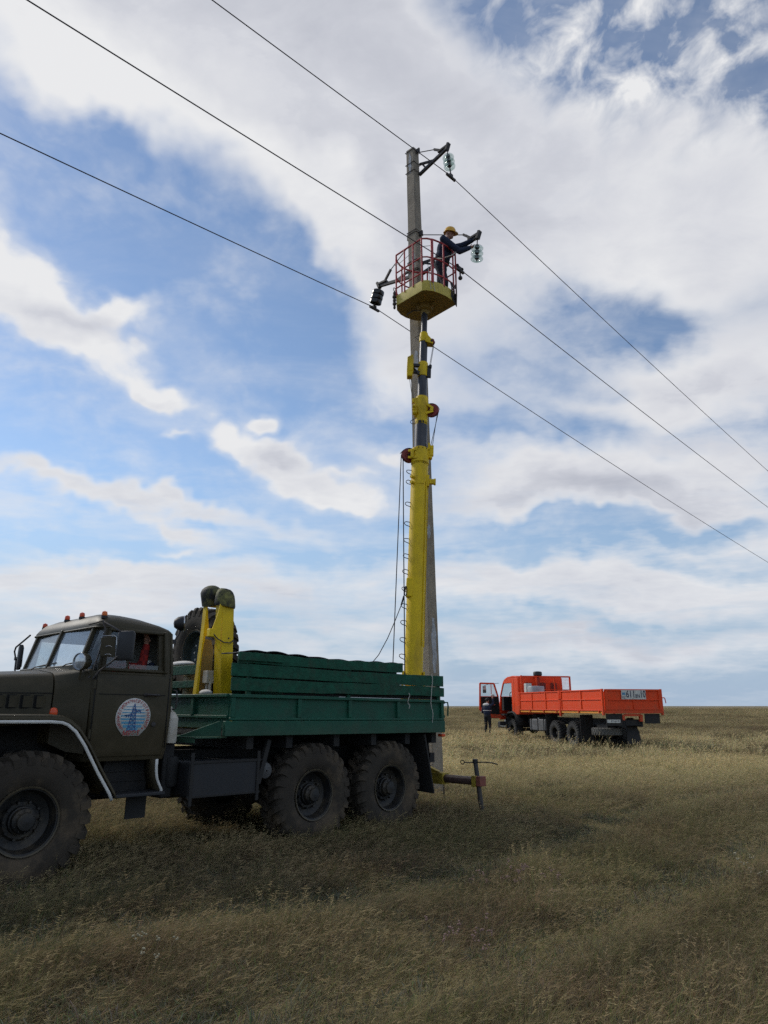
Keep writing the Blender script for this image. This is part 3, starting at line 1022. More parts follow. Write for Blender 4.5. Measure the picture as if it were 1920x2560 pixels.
hd = MB()
secs = [section(1.12, 0.50, 1.86, 0.03, 1.35, 0.10), section(1.05, 0.54, 1.91, 0.03, 1.35, 0.10), section(0.5, 0.66, 1.965, 0.035, 1.45, 0.10), section(-0.235, 0.79, 2.015, 0.04, 1.50, 0.10)]
hd.loft(secs)
hd.build('hood', M['olive'], truck)
hood = bpy.data.objects['hood']
cw = MB()
cw.loft([section(-0.25, 0.795, 2.02, 0.04, 1.30, 0.10), section(-0.40, 0.90, 2.045, 0.04, 1.22, 0.09), section(-0.53, 1.03, 2.06, 0.03, 1.20, 0.05)])
cw.build('cowl', M['olive'], truck)
MB().tube([(p[0] + 0.006, p[1], p[2]) for p in section(-0.243, 0.775, 2.0, 0.04, 1.56, 0.10)], 0.006, 5).build('hood_seam', M['olive_line'], hood)
hs = MB()
for s_ in (1, -1):
    hs.beam((-0.24, s_ * 0.793, 1.800), (0.9, s_ * 0.585, 1.785), 0.010, 0.010)
hs.build('hood_crease', M['olive_line'], hood)
for k in range(7):
    xx = -0.085 + k * 0.125
    for s_ in (1, -1):
        lv = MB()
        y0 = 0.79 - (xx + 0.235) * 0.175
        y1 = 0.79 - (xx - 0.09 + 0.235) * 0.175
        b, t_ = 1.655, 1.770
        # scoop: closed front and edge strips painted dark as opening shade; flush rear edge
        lv.cur = 0
        lv.add([(xx, s_ * (y0 + 0.035), b), (xx, s_ * (y0 + 0.035), t_), (xx - 0.095, s_ * (y1 + 0.003), t_), (xx - 0.095, s_ * (y1 + 0.003), b)], [(0, 1, 2, 3)])
        lv.cur = 1
        lv.add([(xx, s_ * y0, b), (xx, s_ * y0, t_), (xx, s_ * (y0 + 0.035), t_), (xx, s_ * (y0 + 0.035), b), (xx - 0.095, s_ * y1, b), (xx - 0.095, s_ * y1, t_)], [(0, 1, 2, 3), (1, 2, 5), (0, 3, 4)])
        lv.box(xx - 0.002, xx + 0.018, min(s_ * (y0 - 0.001), s_ * (y0 + 0.004)), max(s_ * (y0 - 0.001), s_ * (y0 + 0.004)), b - 0.008, t_ + 0.008)
        lv.box(xx - 0.07, xx, min(s_ * (y0 - 0.001), s_ * (y0 + 0.014)), max(s_ * (y0 - 0.001), s_ * (y0 + 0.014)), t_, t_ + 0.010).box(xx - 0.07, xx, min(s_ * (y0 - 0.001), s_ * (y0 + 0.014)), max(s_ * (y0 - 0.001), s_ * (y0 + 0.014)), b - 0.010, b)
        lv.build('louvre', [M['olive'], M['olive_line']], hood)
gr = MB().box(1.10, 1.16, -0.50, 0.50, 1.25, 1.84)
for k in range(9):
    y = -0.44 + k * 0.11
    gr.box(1.16, 1.185, y - 0.02, y + 0.02, 1.3, 1.78)
gr.build('grille', M['olive'], truck, bevel=0.008)
MB().box(1.25, 1.38, -1.15, 1.15, 0.72, 0.98).build('bumper', M['olive'], truck, bevel=0.03)
for y in (0.78, -0.78):
    MB().lathe([(0.001, 0.03), (0.09, 0.02), (0.11, 0), (0.12, -0.03), (0.10, -0.12), (0.02, -0.16)], (1.2, y, 1.35), (1, 0, 0), 20).build('headlight', M['lens'], truck)

# fenders with white edging
fprof = [(-1.20, 1.28), (-1.10, 1.46), (-0.95, 1.56), (-0.75, 1.585), (0.10, 1.585), (0.22, 1.575), (0.30, 1.545), (0.40, 1.47), (0.51, 1.33), (0.68, 1.06), (0.82, 0.86), (0.86, 0.78)]
for s_ in (1, -1):
    fd = MB()
    a = [(-t, s_ * 0.50, z) for t, z in fprof]
    b = [(-t, s_ * 1.16, z) for t, z in fprof]
    c_ = [(-t, s_ * 1.195, z - 0.018) for t, z in fprof]
    d_ = [(-t - 0.0, s_ * 1.20, z - 0.055) for t, z in fprof[:-1]] + [(-0.845, s_ * 1.20, 0.77)]
    fd.strip(a, b).strip(b, c_).strip(c_, d_)
    fn = fd.build('fender', M['olive'], truck, thick=0.012)
    tr = MB()
    off = []
    for i, (t, z) in enumerate(fprof):
        p0, p1 = Vector(fprof[max(i - 1, 0)]), Vector(fprof[min(i + 1, len(fprof) - 1)])
        d = (p1 - p0).normalized()
        off.append(Vector((-d.y, d.x)) * -1)
    e1 = [(-(t + o.x * 0.050), s_ * 1.207, z + o.y * 0.050) for (t, z), o in zip(fprof, off)]
    e2 = [(-(t + o.x * 0.080), s_ * 1.207, z + o.y * 0.080) for (t, z), o in zip(fprof, off)]
    tr.strip(e1, e2)
    tr.build('white_edging', M['white'], fn, thick=0.006)
    inn = MB()
    inn.strip([(-t + 0.02, s_ * 0.5, z - 0.03) for t, z in fprof[2:]], [(-t + 0.02, s_ * 0.5, max(0.78, z - 0.55)) for t, z in fprof[2:]])
    inn.build('inner_guard', M['chassis'], fn, thick=0.01)
    ml = MB().lathe([(0.035, 0), (0.04, 0.012), (0.034, 0.05), (0.026, 0.065), (0.001, 0.07)], (-0.17, s_ * 1.05, 1.585), (0, 0, 1), 14)
    ml.build('marker_lamp', M['orange_red'], truck)
    # step well with curved white rear edge
    sw = MB()
    sw.box(-1.34, -0.84, s_ * 0.86 - 0.01, s_ * 0.86 + 0.01, 0.80, 1.14)
    for zz in (0.90, 1.0, 1.08):
        sw.box(-1.33, -0.85, s_ * 0.875 - 0.008, s_ * 0.875 + 0.008, zz, zz + 0.012)
    sw.build('step_well', M['chassis'], truck)
    MB().box(-1.40, -0.83, min(s_ * 0.86, s_ * 1.20), max(s_ * 0.86, s_ * 1.20), 0.765, 0.80).build('running_board', M['tank'], truck, bevel=0.008)
    cv = [(1.285, 1.13), (1.285, 1.06), (1.29, 1.00), (1.305, 0.93), (1.335, 0.87), (1.365, 0.82), (1.37, 0.77)]
    MB().strip([(-t, s_ * 1.14, z) for t, z in cv], [(-t - 0.028, s_ * 1.145, z) for t, z in cv]).build('white_edging', M['white'], truck, thick=0.01)
    MB().strip([(-t - 0.02, s_ * 0.86, z) for t, z in cv], [(-t - 0.02, s_ * 1.14, z) for t, z in cv]).build('step_end_panel', M['olive'], truck, thick=0.01)

# doors
for s_ in (1, -1):
    dr = MB()
    yb, ym, yt = 1.052, 1.078, 1.050
    lo = [(0.585, 1.165), (1.395, 1.165)]
    x0, x1 = -0.565, -1.40
    rings = []
    for z, y in ((1.16, 1.02), (1.23, yb), (1.60, ym), (1.93, ym - 0.004), (2.035, yt)):
        rings.append([(x0, s_ * (y - 0.03), z), (x1, s_ * (y - 0.03), z), (x1, s_ * (y + 0.008), z), (x0, s_ * (y + 0.008), z)])
    dr.loft(rings)
    # window frame bars
    def bar(p, q, w, h):
        dr.beam(p, q, w, h, (0, 1, 0))
    bar((-0.62, s_ * 1.035, 2.03), (-0.69, s_ * 0.985, 2.50), 0.035, 0.045)
    bar((-1.345, s_ * 1.035, 2.03), (-1.335, s_ * 0.985, 2.50), 0.035, 0.11)
    bar((-0.67, s_ * 0.987, 2.485), (-1.37, s_ * 0.987, 2.485), 0.035, 0.06)
    bar((-0.90, s_ * 1.03, 2.03), (-0.93, s_ * 0.985, 2.48), 0.03, 0.022)
    bar((-0.60, s_ * 1.045, 2.055), (-1.38, s_ * 1.045, 2.055), 0.035, 0.045)
    door = dr.build('door', M['olive'], truck, bevel=0.010)
    for xx in (-0.558, -1.407):
        gp = MB()
        gp.add([(xx - 0.006, s_ * 1.0795, 1.24), (xx + 0.006, s_ * 1.0795, 1.24), (xx + 0.006, s_ * 1.076, 2.03), (xx - 0.006, s_ * 1.076, 2.03)], [(0, 1, 2, 3)])
        gp.build('door_gap', M['olive_line'], door, thick=0.002)
    MB().box(-1.36, -0.60, s_ * 1.0865 - 0.003, s_ * 1.0865 + 0.003, 1.795, 1.803).build('door_crease', M['olive_line'], door)
    MB().box(-1.36, -0.58, s_ * 1.055 - 0.012, s_ * 1.055 + 0.012, 2.005, 2.02).build('belt_moulding', M['olive'], door, bevel=0.004)
    MB().tube([(-1.12, s_ * 1.085, 1.80), (-1.13, s_ * 1.115, 1.803), (-1.26, s_ * 1.118, 1.80), (-1.28, s_ * 1.105, 1.80)], 0.012, 8).ell((-1.13, s_ * 1.088, 1.80), (0.03, 0.012, 0.02)).build('door_handle', M['iron'], door)
    MB().lathe([(0.001, 0.012), (0.024, 0.010), (0.028, 0)], (-1.25, s_ * 1.083, 1.49), (0, s_, 0), 16).build('lock_cover', M['iron'], door)
    MB().hexa([(-0.66, s_ * 1.028, 2.07), (-0.89, s_ * 1.028, 2.07), (-0.89, s_ * 1.034, 2.07), (-0.66, s_ * 1.034, 2.07), (-0.71, s_ * 0.984, 2.46), (-0.92, s_ * 0.984, 2.46), (-0.92, s_ * 0.990, 2.46), (-0.71, s_ * 0.990, 2.46)]).build('vent_pane', M['glass'], door)
    MB().box(-1.29, -0.93, s_ * 1.022 - 0.003, s_ * 1.022 + 0.003, 2.05, 2.12).build('window_pane', M['glass'], door)
    for z in (1.35, 1.85):
        MB().cyl((-0.548, s_ * 1.075, z), (-0.548, s_ * 1.075, z + 0.09), 0.014, 8).build('hinge', M['olive'], door)
    MB().tube([(-1.475, s_ * 1.06, 1.86), (-1.50, s_ * 1.085, 1.85), (-1.51, s_ * 1.09, 1.76), (-1.50, s_ * 1.085, 1.66), (-1.475, s_ * 1.06, 1.65)], 0.010, 8).build('grab_handle', M['iron'], truck)
    if s_ > 0:
        # round company decal with chopped-off foot
        LX, LZ, LR = -1.005, 1.565, 0.198

        def on(u, v, d=0.0):
            z = LZ + v
            y = 1.0785 if z <= 1.6 else 1.0785
            return (LX - u, 1.0895 + d - max(0, 1.6 - z) * 0.062 - max(0, z - 1.6) * 0.012, z)
        pl = MB()
        pts = [(LR * math.cos(R(a)), LR * math.sin(R(a))) for a in range(-48, 229, 6)]
        pts += [(-0.092, -LR * 0.98), (0.092, -LR * 0.98)]
        n = len(pts)
        pl.add([on(0, 0)] + [on(u, v) for u, v in pts], [(0, 1 + i, 1 + (i + 1) % n) for i in range(n)])
        decal = pl.build('company_decal', M['white'], door, thick=0.002)
        bs = MB()
        for k, (z0, hh) in enumerate(((0.112, 0.006), (0.083, 0.008), (0.052, 0.010), (0.020, 0.014), (-0.012, 0.018), (-0.045, 0.024), (-0.080, 0.028), (-0.112, 0.026))):
            hw = math.sqrt(max(0.0001, 0.142 ** 2 - (z0 - hh / 2) ** 2))
            bs.add([on(-hw, z0, 0.003), on(hw, z0, 0.003), on(hw * 0.98, z0 - hh, 0.003), on(-hw * 0.98, z0 - hh, 0.003)], [(0, 1, 2, 3)])
        bs.build('blue_stripes', M['sky_print'], decal)
        tw = MB()

        def ln(a, b, w=0.006):
            a, b = Vector(a), Vector(b)
            d = (b - a).normalized()
            nn = Vector((-d.y, d.x)) * w / 2
            tw.add([on(*(a + nn), 0.006), on(*(b + nn), 0.006), on(*(b - nn), 0.006), on(*(a - nn), 0.006)], [(0, 1, 2, 3)])
        ln((-0.058, -0.145), (-0.014, 0.09), 0.009)
        ln((0.035, -0.145), (0.016, 0.09), 0.009)
        ln((-0.014, 0.09), (0.004, 0.142), 0.009)
        ln((0.016, 0.09), (0.004, 0.142), 0.009)
        lv_ = [(-0.145, -0.058, 0.035), (-0.10, -0.049, 0.031), (-0.06, -0.042, 0.028), (-0.02, -0.034, 0.025), (0.02, -0.027, 0.022), (0.055, -0.02, 0.019), (0.09, -0.014, 0.016)]
        for (za, la, ra), (zb, lb, rb_) in zip(lv_[:-1], lv_[1:]):
            ln((la, za), (rb_, zb), 0.006)
            ln((ra, za), (lb, zb), 0.006)
            ln((lb, zb), (rb_, zb), 0.005)
        for a_, b_ in (((0.018, 0.075), (0.078, 0.068)), ((0.018, 0.058), (0.078, 0.062)), ((0.078, 0.068), (0.076, 0.040)), ((0.030, 0.060), (0.030, 0.045)),
                       ((-0.020, 0.035), (-0.065, 0.022)), ((-0.025, 0.018), (-0.105, 0.020)), ((-0.082, 0.018), (-0.080, -0.004)), ((-0.055, 0.018), (-0.055, -0.004)), ((-0.065, 0.022), (-0.105, 0.020))):
            ln(a_, b_, 0.008)
        tw.build('pylon_print', M['blue_print'], decal)
        tx = MB()
        word = "«МЕЖРЕГИОНЭНЕРГОТРАНЗИТ»"
        for i, chx in enumerate(word):
            a = R(225 - 270 * i / (len(word) - 1))
            vs, fs = glyph(chx, 0.044)
            c_, s2 = math.cos(a - math.pi / 2), math.sin(a - math.pi / 2)
            cx_, cy_ = 0.168 * math.cos(a), 0.168 * math.sin(a)
            tx.add([on(cx_ + v.x * c_ * 1.1 - v.y * s2, cy_ + v.x * s2 * 1.1 + v.y * c_, 0.006) for v in vs], fs)
        vs, fs = glyph("МРЭТ", 0.068)
        tx.add([on(v.x * 1.0 - 0.005, v.y - 0.166, 0.009) for v in vs], fs)
        tx.build('lettering', M['red_print'], decal)

# mirrors, lamps
mr_ = MB()
mr_.tube([(-0.60, 0.97, 2.575), (-0.605, 1.01, 2.55), (-0.62, 1.16, 2.50), (-0.70, 1.26, 2.43)], 0.011, 8)
mr_.tube([(-0.585, 1.02, 2.57), (-0.55, 0.95, 2.55), (-0.50, 0.86, 2.53)], 0.009, 6)
mr_.tube([(-0.58, 1.02, 2.56), (-0.60, 1.06, 2.48), (-0.58, 1.05, 2.30), (-0.53, 1.02, 2.00), (-0.50, 1.00, 1.96)], 0.009, 6)
mr_.tube([(-0.70, 1.26, 2.44), (-0.725, 1.27, 2.32), (-0.71, 1.27, 2.22), (-0.64, 1.22, 2.13), (-0.56, 1.12, 2.03), (-0.53, 1.05, 1.95)], 0.010, 8)
arm = mr_.build('mirror_arm', M['iron'], truck)
small = MB().hexa([(-0.52, 1.17, 2.18), (-0.535, 1.17, 2.18), (-0.66, 1.235, 2.17), (-0.645, 1.235, 2.17), (-0.515, 1.17, 2.37), (-0.53, 1.17, 2.37), (-0.645, 1.235, 2.385), (-0.63, 1.235, 2.385)]).build('mirror_bracket', M['olive'], truck, bevel=0.02)
MB().tube([(-0.512, 1.178, 2.365), (-0.52, 1.18, 2.385), (-0.62, 1.235, 2.398), (-0.645, 1.245, 2.38), (-0.655, 1.245, 2.30)], 0.005, 6).build('chrome_edge', M['chrome'], small)
for zz in (2.285, 2.20):
    MB().tube([(-0.56, 1.205, zz - 0.008), (-0.575, 1.213, zz), (-0.60, 1.222, zz), (-0.615, 1.232, zz - 0.01)], 0.004, 5).build('chrome_clip', M['chrome'], small)
bigm = MB().loft([rrect(-0.02, 0.02, 0.0975, 0.018, 0.0, 3), rrect(-0.03, 0.03, 0.1, 0.028, 0.03, 3), rrect(-0.03, 0.03, 0.1, 0.028, 0.28, 3), rrect(-0.02, 0.02, 0.08, 0.018, 0.31, 3)]).build('mirror', M['black'], truck, mw=Matrix.Translation((-0.735, 1.29, 2.14)) @ Matrix.Rotation(R(32), 4, 'Z'), bevel=0.006)
MB().box(-0.034, -0.031, -0.085, 0.085, 0.035, 0.275).build('mirror_glass', M['mirror'], bigm)
# right-hand mirror
MB().tube([(-0.55, -0.97, 2.54), (-0.52, -1.10, 2.47), (-0.49, -1.24, 2.40), (-0.50, -1.30, 2.35), (-0.53, -1.29, 2.24), (-0.52, -1.25, 2.12), (-0.50, -1.10, 2.00)], 0.011, 8).box(-0.53, -0.51, -1.31, -1.27, 2.24, 2.28).build('mirror_arm', M['black'], truck)
rm = MB().loft([rrect(-0.018, 0.018, 0.085, 0.015, 0.0, 3), rrect(-0.026, 0.026, 0.09, 0.022, 0.03, 3), rrect(-0.026, 0.026, 0.09, 0.022, 0.28, 3), rrect(-0.018, 0.018, 0.07, 0.015, 0.31, 3)]).build('mirror', M['black'], truck, mw=Matrix.Translation((-0.54, -1.20, 2.12)) @ Matrix.Rotation(R(-14), 4, 'Z'), bevel=0.006)
MB().box(-0.031, -0.027, -0.075, 0.075, 0.035, 0.275).build('mirror_glass', M['mirror'], rm)
for y, x, z, mm in ((0.84, -0.67, 2.625, 'amber'), (0.22, -0.68, 2.665, 'orange_red'), (-0.20, -0.68, 2.665, 'orange_red'), (-0.82, -0.66, 2.615, 'orange_red')):
    lb = MB().lathe([(0.034, 0), (0.034, 0.03)], (x, y, z - 0.01), (0, 0, 1), 14, cap=True).build('marker_lamp_base', M['black'], truck)
    MB().lathe([(0.028, 0.0), (0.031, 0.018), (0.026, 0.043), (0.001, 0.054)], (x, y, z + 0.02), (0, 0, 1), 14).build('marker_lamp', M[mm], lb)
sl = MB().lathe([(0.002, -0.10), (0.04, -0.095), (0.075, -0.06), (0.088, -0.01), (0.092, 0.03), (0.085, 0.035)], (-0.415, 1.00, 2.125), (0.93, 0.30, -0.05), 24).cyl((-0.415, 1.0, 2.04), (-0.42, 0.97, 1.94), 0.012, 8).build('spot_lamp', M['olive'], truck)
MB().lathe([(0.001, 0.045), (0.05, 0.042), (0.086, 0.03)], (-0.415, 1.00, 2.125), (0.93, 0.30, -0.05), 24).build('lamp_lens', M['lens'], sl)
MB().lathe([(0.084, 0.028), (0.094, 0.030), (0.094, 0.042), (0.084, 0.044)], (-0.415, 1.00, 2.125), (0.93, 0.30, -0.05), 24, closed=True).build('lamp_ring', M['chrome'], sl)
wk = MB().lathe([(0.002, -0.10), (0.045, -0.092), (0.078, -0.05), (0.088, 0.0), (0.088, 0.02)], (-1.60, 0.90, 2.64), (-0.85, 0.45, 0.05), 24).cyl((-1.59, 0.90, 2.56), (-1.52, 0.90, 2.42), 0.012, 8).box(-1.53, -1.47, 0.88, 0.92, 2.40, 2.44).build('work_lamp', M['black'], truck)
MB().lathe([(0.001, 0.034), (0.05, 0.030), (0.084, 0.018)], (-1.60, 0.90, 2.64), (-0.85, 0.45, 0.05), 24).build('lamp_lens', M['lens'], wk)
MB().lathe([(0.084, 0.014), (0.094, 0.016), (0.094, 0.028), (0.084, 0.03)], (-1.60, 0.90, 2.64), (-0.85, 0.45, 0.05), 24, closed=True).build('lamp_ring', M['chrome'], wk)

# --- bed
MB().box(-6.03, -2.14, -1.22, 1.22, 1.36, 1.42).build('bed_floor', M['chassis'], truck)
cm = MB()
for t in (2.5, 3.1, 3.9, 4.6, 5.3, 5.9):
    cm.box(-t - 0.05, -t + 0.05, -1.15, 1.15, 1.20, 1.36)
cm.build('bed_crossmember', M['chassis'], truck)
POST_T = (2.165, 3.17, 4.05, 5.01, 6.0)
for s_ in (1, -1):
    MB().box(-6.035, -2.06, min(s_ * 1.205, s_ * 1.265), max(s_ * 1.205, s_ * 1.265), 1.355, 1.525).build('bed_sill_board', M['green'], truck, bevel=0.006)
    side = MB().box(-6.02, -2.14, min(s_ * 1.19, s_ * 1.215), max(s_ * 1.19, s_ * 1.215), 1.53, 1.80).build('bed_side_panel', M['green'], truck)
    MB().box(-6.03, -2.13, min(s_ * 1.19, s_ * 1.26), max(s_ * 1.19, s_ * 1.26), 1.795, 1.835).build('top_rail', M['green'], side, bevel=0.006)
    MB().box(-6.03, -2.13, min(s_ * 1.20, s_ * 1.255), max(s_ * 1.20, s_ * 1.255), 1.53, 1.565).build('middle_rail', M['green'], side, bevel=0.008)
    for t in POST_T:
        MB().box(-t - 0.03, -t + 0.03, min(s_ * 1.214, s_ * 1.25), max(s_ * 1.214, s_ * 1.25), 1.566, 1.794).build('side_post', M['green'], side, bevel=0.006)
fb = MB().box(-2.16, -2.135, -1.19, 1.19, 1.44, 1.80).build('bed_front_panel', M['green'], truck)
MB().box(-2.165, -2.10, -1.25, 1.19, 1.80, 1.838).build('top_rail', M['green'], fb, bevel=0.006)
MB().box(-2.16, -2.115, -1.25, 1.19, 1.555, 1.59).build('middle_rail', M['green'], fb, bevel=0.006)
for y in (0.41, -0.41):
    MB().box(-2.136, -2.11, y - 0.03, y + 0.03, 1.592, 1.798).build('front_post', M['green'], fb)
MB().hexa([(-2.05, 1.20, 1.355), (-1.75, 0.75, 1.345), (-1.75, 0.73, 1.345), (-2.05, 1.17, 1.355), (-2.05, 1.20, 1.525), (-2.04, 1.18, 1.525), (-2.04, 1.16, 1.525), (-2.05, 1.17, 1.525)]).build('bed_gusset', M['green'], truck)
MB().box(-2.13, -1.72, 0.25, 1.20, 1.335, 1.347).box(-1.735, -1.72, 0.30, 1.16, 1.285, 1.347).build('bed_tread_plate', M['green'], truck)
tg = MB().box(-6.065, -6.04, -1.22, 1.22, 1.37, 1.80).build('tailgate', M['green'], truck)
for z in (1.37, 1.57, 1.78):
    MB().box(-6.09, -6.065, -1.22, 1.22, z, z + 0.04).build('tailgate_rail', M['green'], tg)
MB().tube([(-6.07, 1.22, 1.80), (-6.12, 1.25, 1.80), (-6.13, 1.25, 1.74), (-6.13, 1.24, 1.60)], 0.012, 6).build('tailgate_latch', M['green'], tg)
# plank stake sides, each board on its own, ends and edges uneven
rng = random.Random(5)


def plank(t0, t1, za0, za1, zb0, zb1, y, name='plank', warp=0.008, mm='green_wood', parent=None):
    """za: bottom/top at the front end, zb: at the rear end"""
    n = 14
    rings = []
    ph = rng.uniform(0, 6)
    for i in range(n + 1):
        k = i / n
        t = t0 + (t1 - t0) * k
        w = warp * math.sin(ph + k * 5.0) + rng.uniform(-0.003, 0.003)
        lo = za0 + (zb0 - za0) * k + w * 0.6 + rng.uniform(-0.004, 0.004)
        hi = za1 + (zb1 - za1) * k + w + rng.uniform(-0.004, 0.004)
        yo = y + warp * 0.6 * math.cos(ph + k * 4)
        rings.append([(-t, yo, lo), (-t, yo + 0.026, lo), (-t, yo + 0.026, hi), (-t, yo, hi)])
    return MB().loft(rings).build(name, M[mm], parent or truck, bevel=0.004)


for s_ in (1, -1):
    yy = 1.215 if s_ > 0 else -1.241
    plank(2.13, 6.05, 1.872, 2.030, 1.885, 2.018, yy)
    plank(2.12, 6.03, 2.042, 2.185, 2.034, 2.195, yy)
    plank(2.20, 5.10, 2.196, 2.322, 2.205, 2.340, yy)
plank(2.19, 2.86, 2.225, 2.325, 2.235, 2.33, 1.243, warp=0.004)
for t in (2.40, 4.05, 5.95):
    for s_ in (1, -1):
        MB().box(-t - 0.03, -t + 0.03, min(s_ * 1.17, s_ * 1.212), max(s_ * 1.17, s_ * 1.212), 1.80, 2.20 if t > 5 else 2.30).build('stake', M['green_wood'], truck, bevel=0.004)
# green rack at the front of the bed
for y in (0.13, -1.15):
    MB().box(-2.36, -2.30, y, y + 0.06, 1.83, 2.215).build('rack_post', M['green_wood'], truck, bevel=0.006)
for z0, z1 in ((2.10, 2.22), (1.93, 2.02)):
    MB().box(-2.30, -2.27, -1.15, 0.19, z0, z1).build('rack_rail', M['green_wood'], truck, bevel=0.005)
MB().box(-5.98, -2.95, 1.14, 1.165, 1.84, 2.02).box(-5.05, -2.95, 1.14, 1.165, 2.02, 2.30).build('inner_lining', M['chassis'], truck)
# rear marker, number strut, rear step irons
MB().box(-6.06, -5.98, 1.16, 1.25, 1.29, 1.335).build('tail_lamp', M['orange_red'], truck, bevel=0.008)
MB().beam((-5.95, 0.95, 1.36), (-6.12, 0.85, 0.98), 0.04, 0.03).box(-6.2, -6.1, 0.72, 0.90, 0.90, 1.04).build('tail_bracket', M['chassis'], truck)

# stabiliser legs folded upright behind the cab
def rubber_foot(c, prof, parent, sx, sy):
    """prof: (height, radius); the rim planes are tipped by sx, sy"""
    c = Vector(c)
    rings = [[(c.x + r * math.cos(a), c.y + r * 0.95 * math.sin(a), c.z + h + sx * r * math.cos(a) + sy * r * math.sin(a)) for a in [2 * math.pi * j / 22 for j in range(22)]] for h, r in prof]
    return MB().loft(rings).build('rubber_foot', M['yellow_dirty'], parent)


def tz(poly, y0, y1, mb=None):
    return (mb or MB()).prism(poly, lambda u, v, d: (-u, d, v), y0, y1)


l1 = tz([(2.335, 3.04), (2.51, 3.04), (2.565, 1.86), (2.60, 1.40), (2.425, 1.40), (2.39, 1.86)], 0.43, 0.60).build('stabiliser_leg', M['yellow'], truck, bevel=0.008)
rubber_foot((-2.42, 0.515, 3.0), ((-0.03, 0.10), (-0.035, 0.136), (-0.01, 0.142), (0.07, 0.134), (0.13, 0.122), (0.175, 0.10), (0.20, 0.07), (0.208, 0.02)), l1, 0.10, -0.12)
tz([(2.30, 2.98), (2.274, 2.846), (2.20, 2.63), (2.20, 2.57), (2.27, 2.526), (2.307, 2.412), (2.34, 2.38), (2.34, 2.98)], 0.585, 0.597).build('gusset_plate', M['yellow'], l1)
lg = tz([(2.283, 3.02), (2.302, 3.02), (2.302, 2.95), (2.347, 2.65), (2.405, 2.66), (2.409, 2.594), (2.34, 2.59), (2.30, 2.585), (2.268, 2.34), (2.258, 1.40), (2.20, 1.40), (2.245, 2.24), (2.268, 2.62)], 0.285, 0.30)
tz([(2.283, 2.985), (2.479, 2.985), (2.479, 3.07), (2.283, 3.07)], 0.20, 0.298, lg)
lg.strip([(-2.283, 0.22, 3.02), (-2.268, 0.22, 2.62), (-2.245, 0.22, 2.24), (-2.20, 0.22, 1.40)], [(-2.283, 0.29, 3.02), (-2.268, 0.29, 2.62), (-2.245, 0.29, 2.24), (-2.20, 0.29, 1.40)])
l2 = lg.build('stabiliser_leg', M['yellow'], truck, bevel=0.003)
tz([(2.26, 1.40), (2.50, 1.40), (2.50, 2.43), (2.456, 2.55), (2.315, 2.57), (2.272, 2.35)], 0.18, 0.195).build('leg_web', M['basket_floor'], l2)  # recessed web, its shade put into the darker brown colour
rubber_foot((-2.365, 0.25, 3.02), ((-0.03, 0.09), (-0.03, 0.108), (0.04, 0.122), (0.12, 0.138), (0.155, 0.142), (0.20, 0.126), (0.23, 0.092), (0.25, 0.05), (0.255, 0.01)), l2, -0.16, -0.10)
MB().box(-2.245, -2.17, 0.53, 0.61, 2.55, 2.655).build('link_block', M['yellow'], l1, bevel=0.01)
MB().tube([(-2.22, 0.60, 2.60), (-2.27, 0.63, 2.53), (-2.36, 0.64, 2.49), (-2.47, 0.63, 2.49), (-2.535, 0.60, 2.53), (-2.545, 0.52, 2.60)], 0.008, 6).build('lashing_cable', M['iron'], l1)
MB().lathe([(0.001, 0.004), (0.011, 0.004), (0.011, 0)], (-2.46, 0.60, 2.55), (0, 1, 0), 10).build('pin_hole', M['black'], l1)
MB().box(-2.55, -2.20, -0.55, 0.7, 1.42, 1.52).build('leg_crossbeam', M['yellow'], truck, bevel=0.01)
# grey hydraulic valve between the legs
MB().box(-2.40, -2.30, 0.30, 0.42, 1.98, 2.14).cyl((-2.35, 0.33, 1.8), (-2.35, 0.33, 2.0), 0.02, 8).cyl((-2.35, 0.41, 1.8), (-2.35, 0.41, 2.0), 0.02, 8).build('valve_block', M['offwhite'], truck, bevel=0.015)

# rear outrigger with screw jack, left
og = MB()
og.box(-6.43, -6.27, -1.0, 1.0, 0.57, 0.735)
og.hexa([(-6.39, 0.55, 0.735), (-6.31, 0.55, 0.735), (-6.31, 0.93, 0.735), (-6.39, 0.93, 0.735), (-6.39, 0.55, 0.85), (-6.31, 0.55, 0.85), (-6.31, 0.93, 0.738), (-6.39, 0.93, 0.738)])
ob = og.build('outrigger_beam', M['yellow_dull'], truck, bevel=0.008)
MB().cyl((-6.35, 0.95, 0.655), (-6.35, 1.60, 0.655), 0.062, 18).build('outrigger_pipe', M['brown_pipe'], truck)
jk = MB().box(-6.43, -6.27, 1.56, 1.64, 0.58, 0.735).build('jack_sleeve', M['yellow_dull'], truck, bevel=0.006)
MB().box(-6.425, -6.275, 1.645, 1.725, 0.59, 0.73).build('sleeve_end', M['red_dull'], jk, bevel=0.006)
jt, jb = Vector((-6.35, 1.585, 0.95)), Vector((-6.35, 1.70, 0.17))
js = MB().cyl(jt, jb, 0.034, 14, 0.038).build('jack_screw', M['iron'], truck)
MB().cyl(jt + Vector((0, 0, -0.04)), jt + Vector((0, 0, 0.02)), 0.042, 12).build('jack_head', M['black'], js)
MB().cyl(jb, jb + Vector((0, 0.02, -0.12)), 0.05, 12).build('jack_foot', M['sheave'], js)
hp = [(-6.35, 1.375, 0.915), (-6.35, 1.45, 0.912), (-6.35, 1.585, 0.925), (-6.35, 1.80, 0.935), (-6.35, 1.90, 0.932), (-6.35, 2.0, 0.915)]
MB().tube(hp, 0.009, 8).tube([(-6.35, 1.34 + 0.036 * math.cos(a), 0.913 + 0.028 * math.sin(a)) for a in [2 * math.pi * k / 14 for k in range(14)]], 0.008, 6, closed=True).build('jack_handle', M['black'], js)
chn = MB()
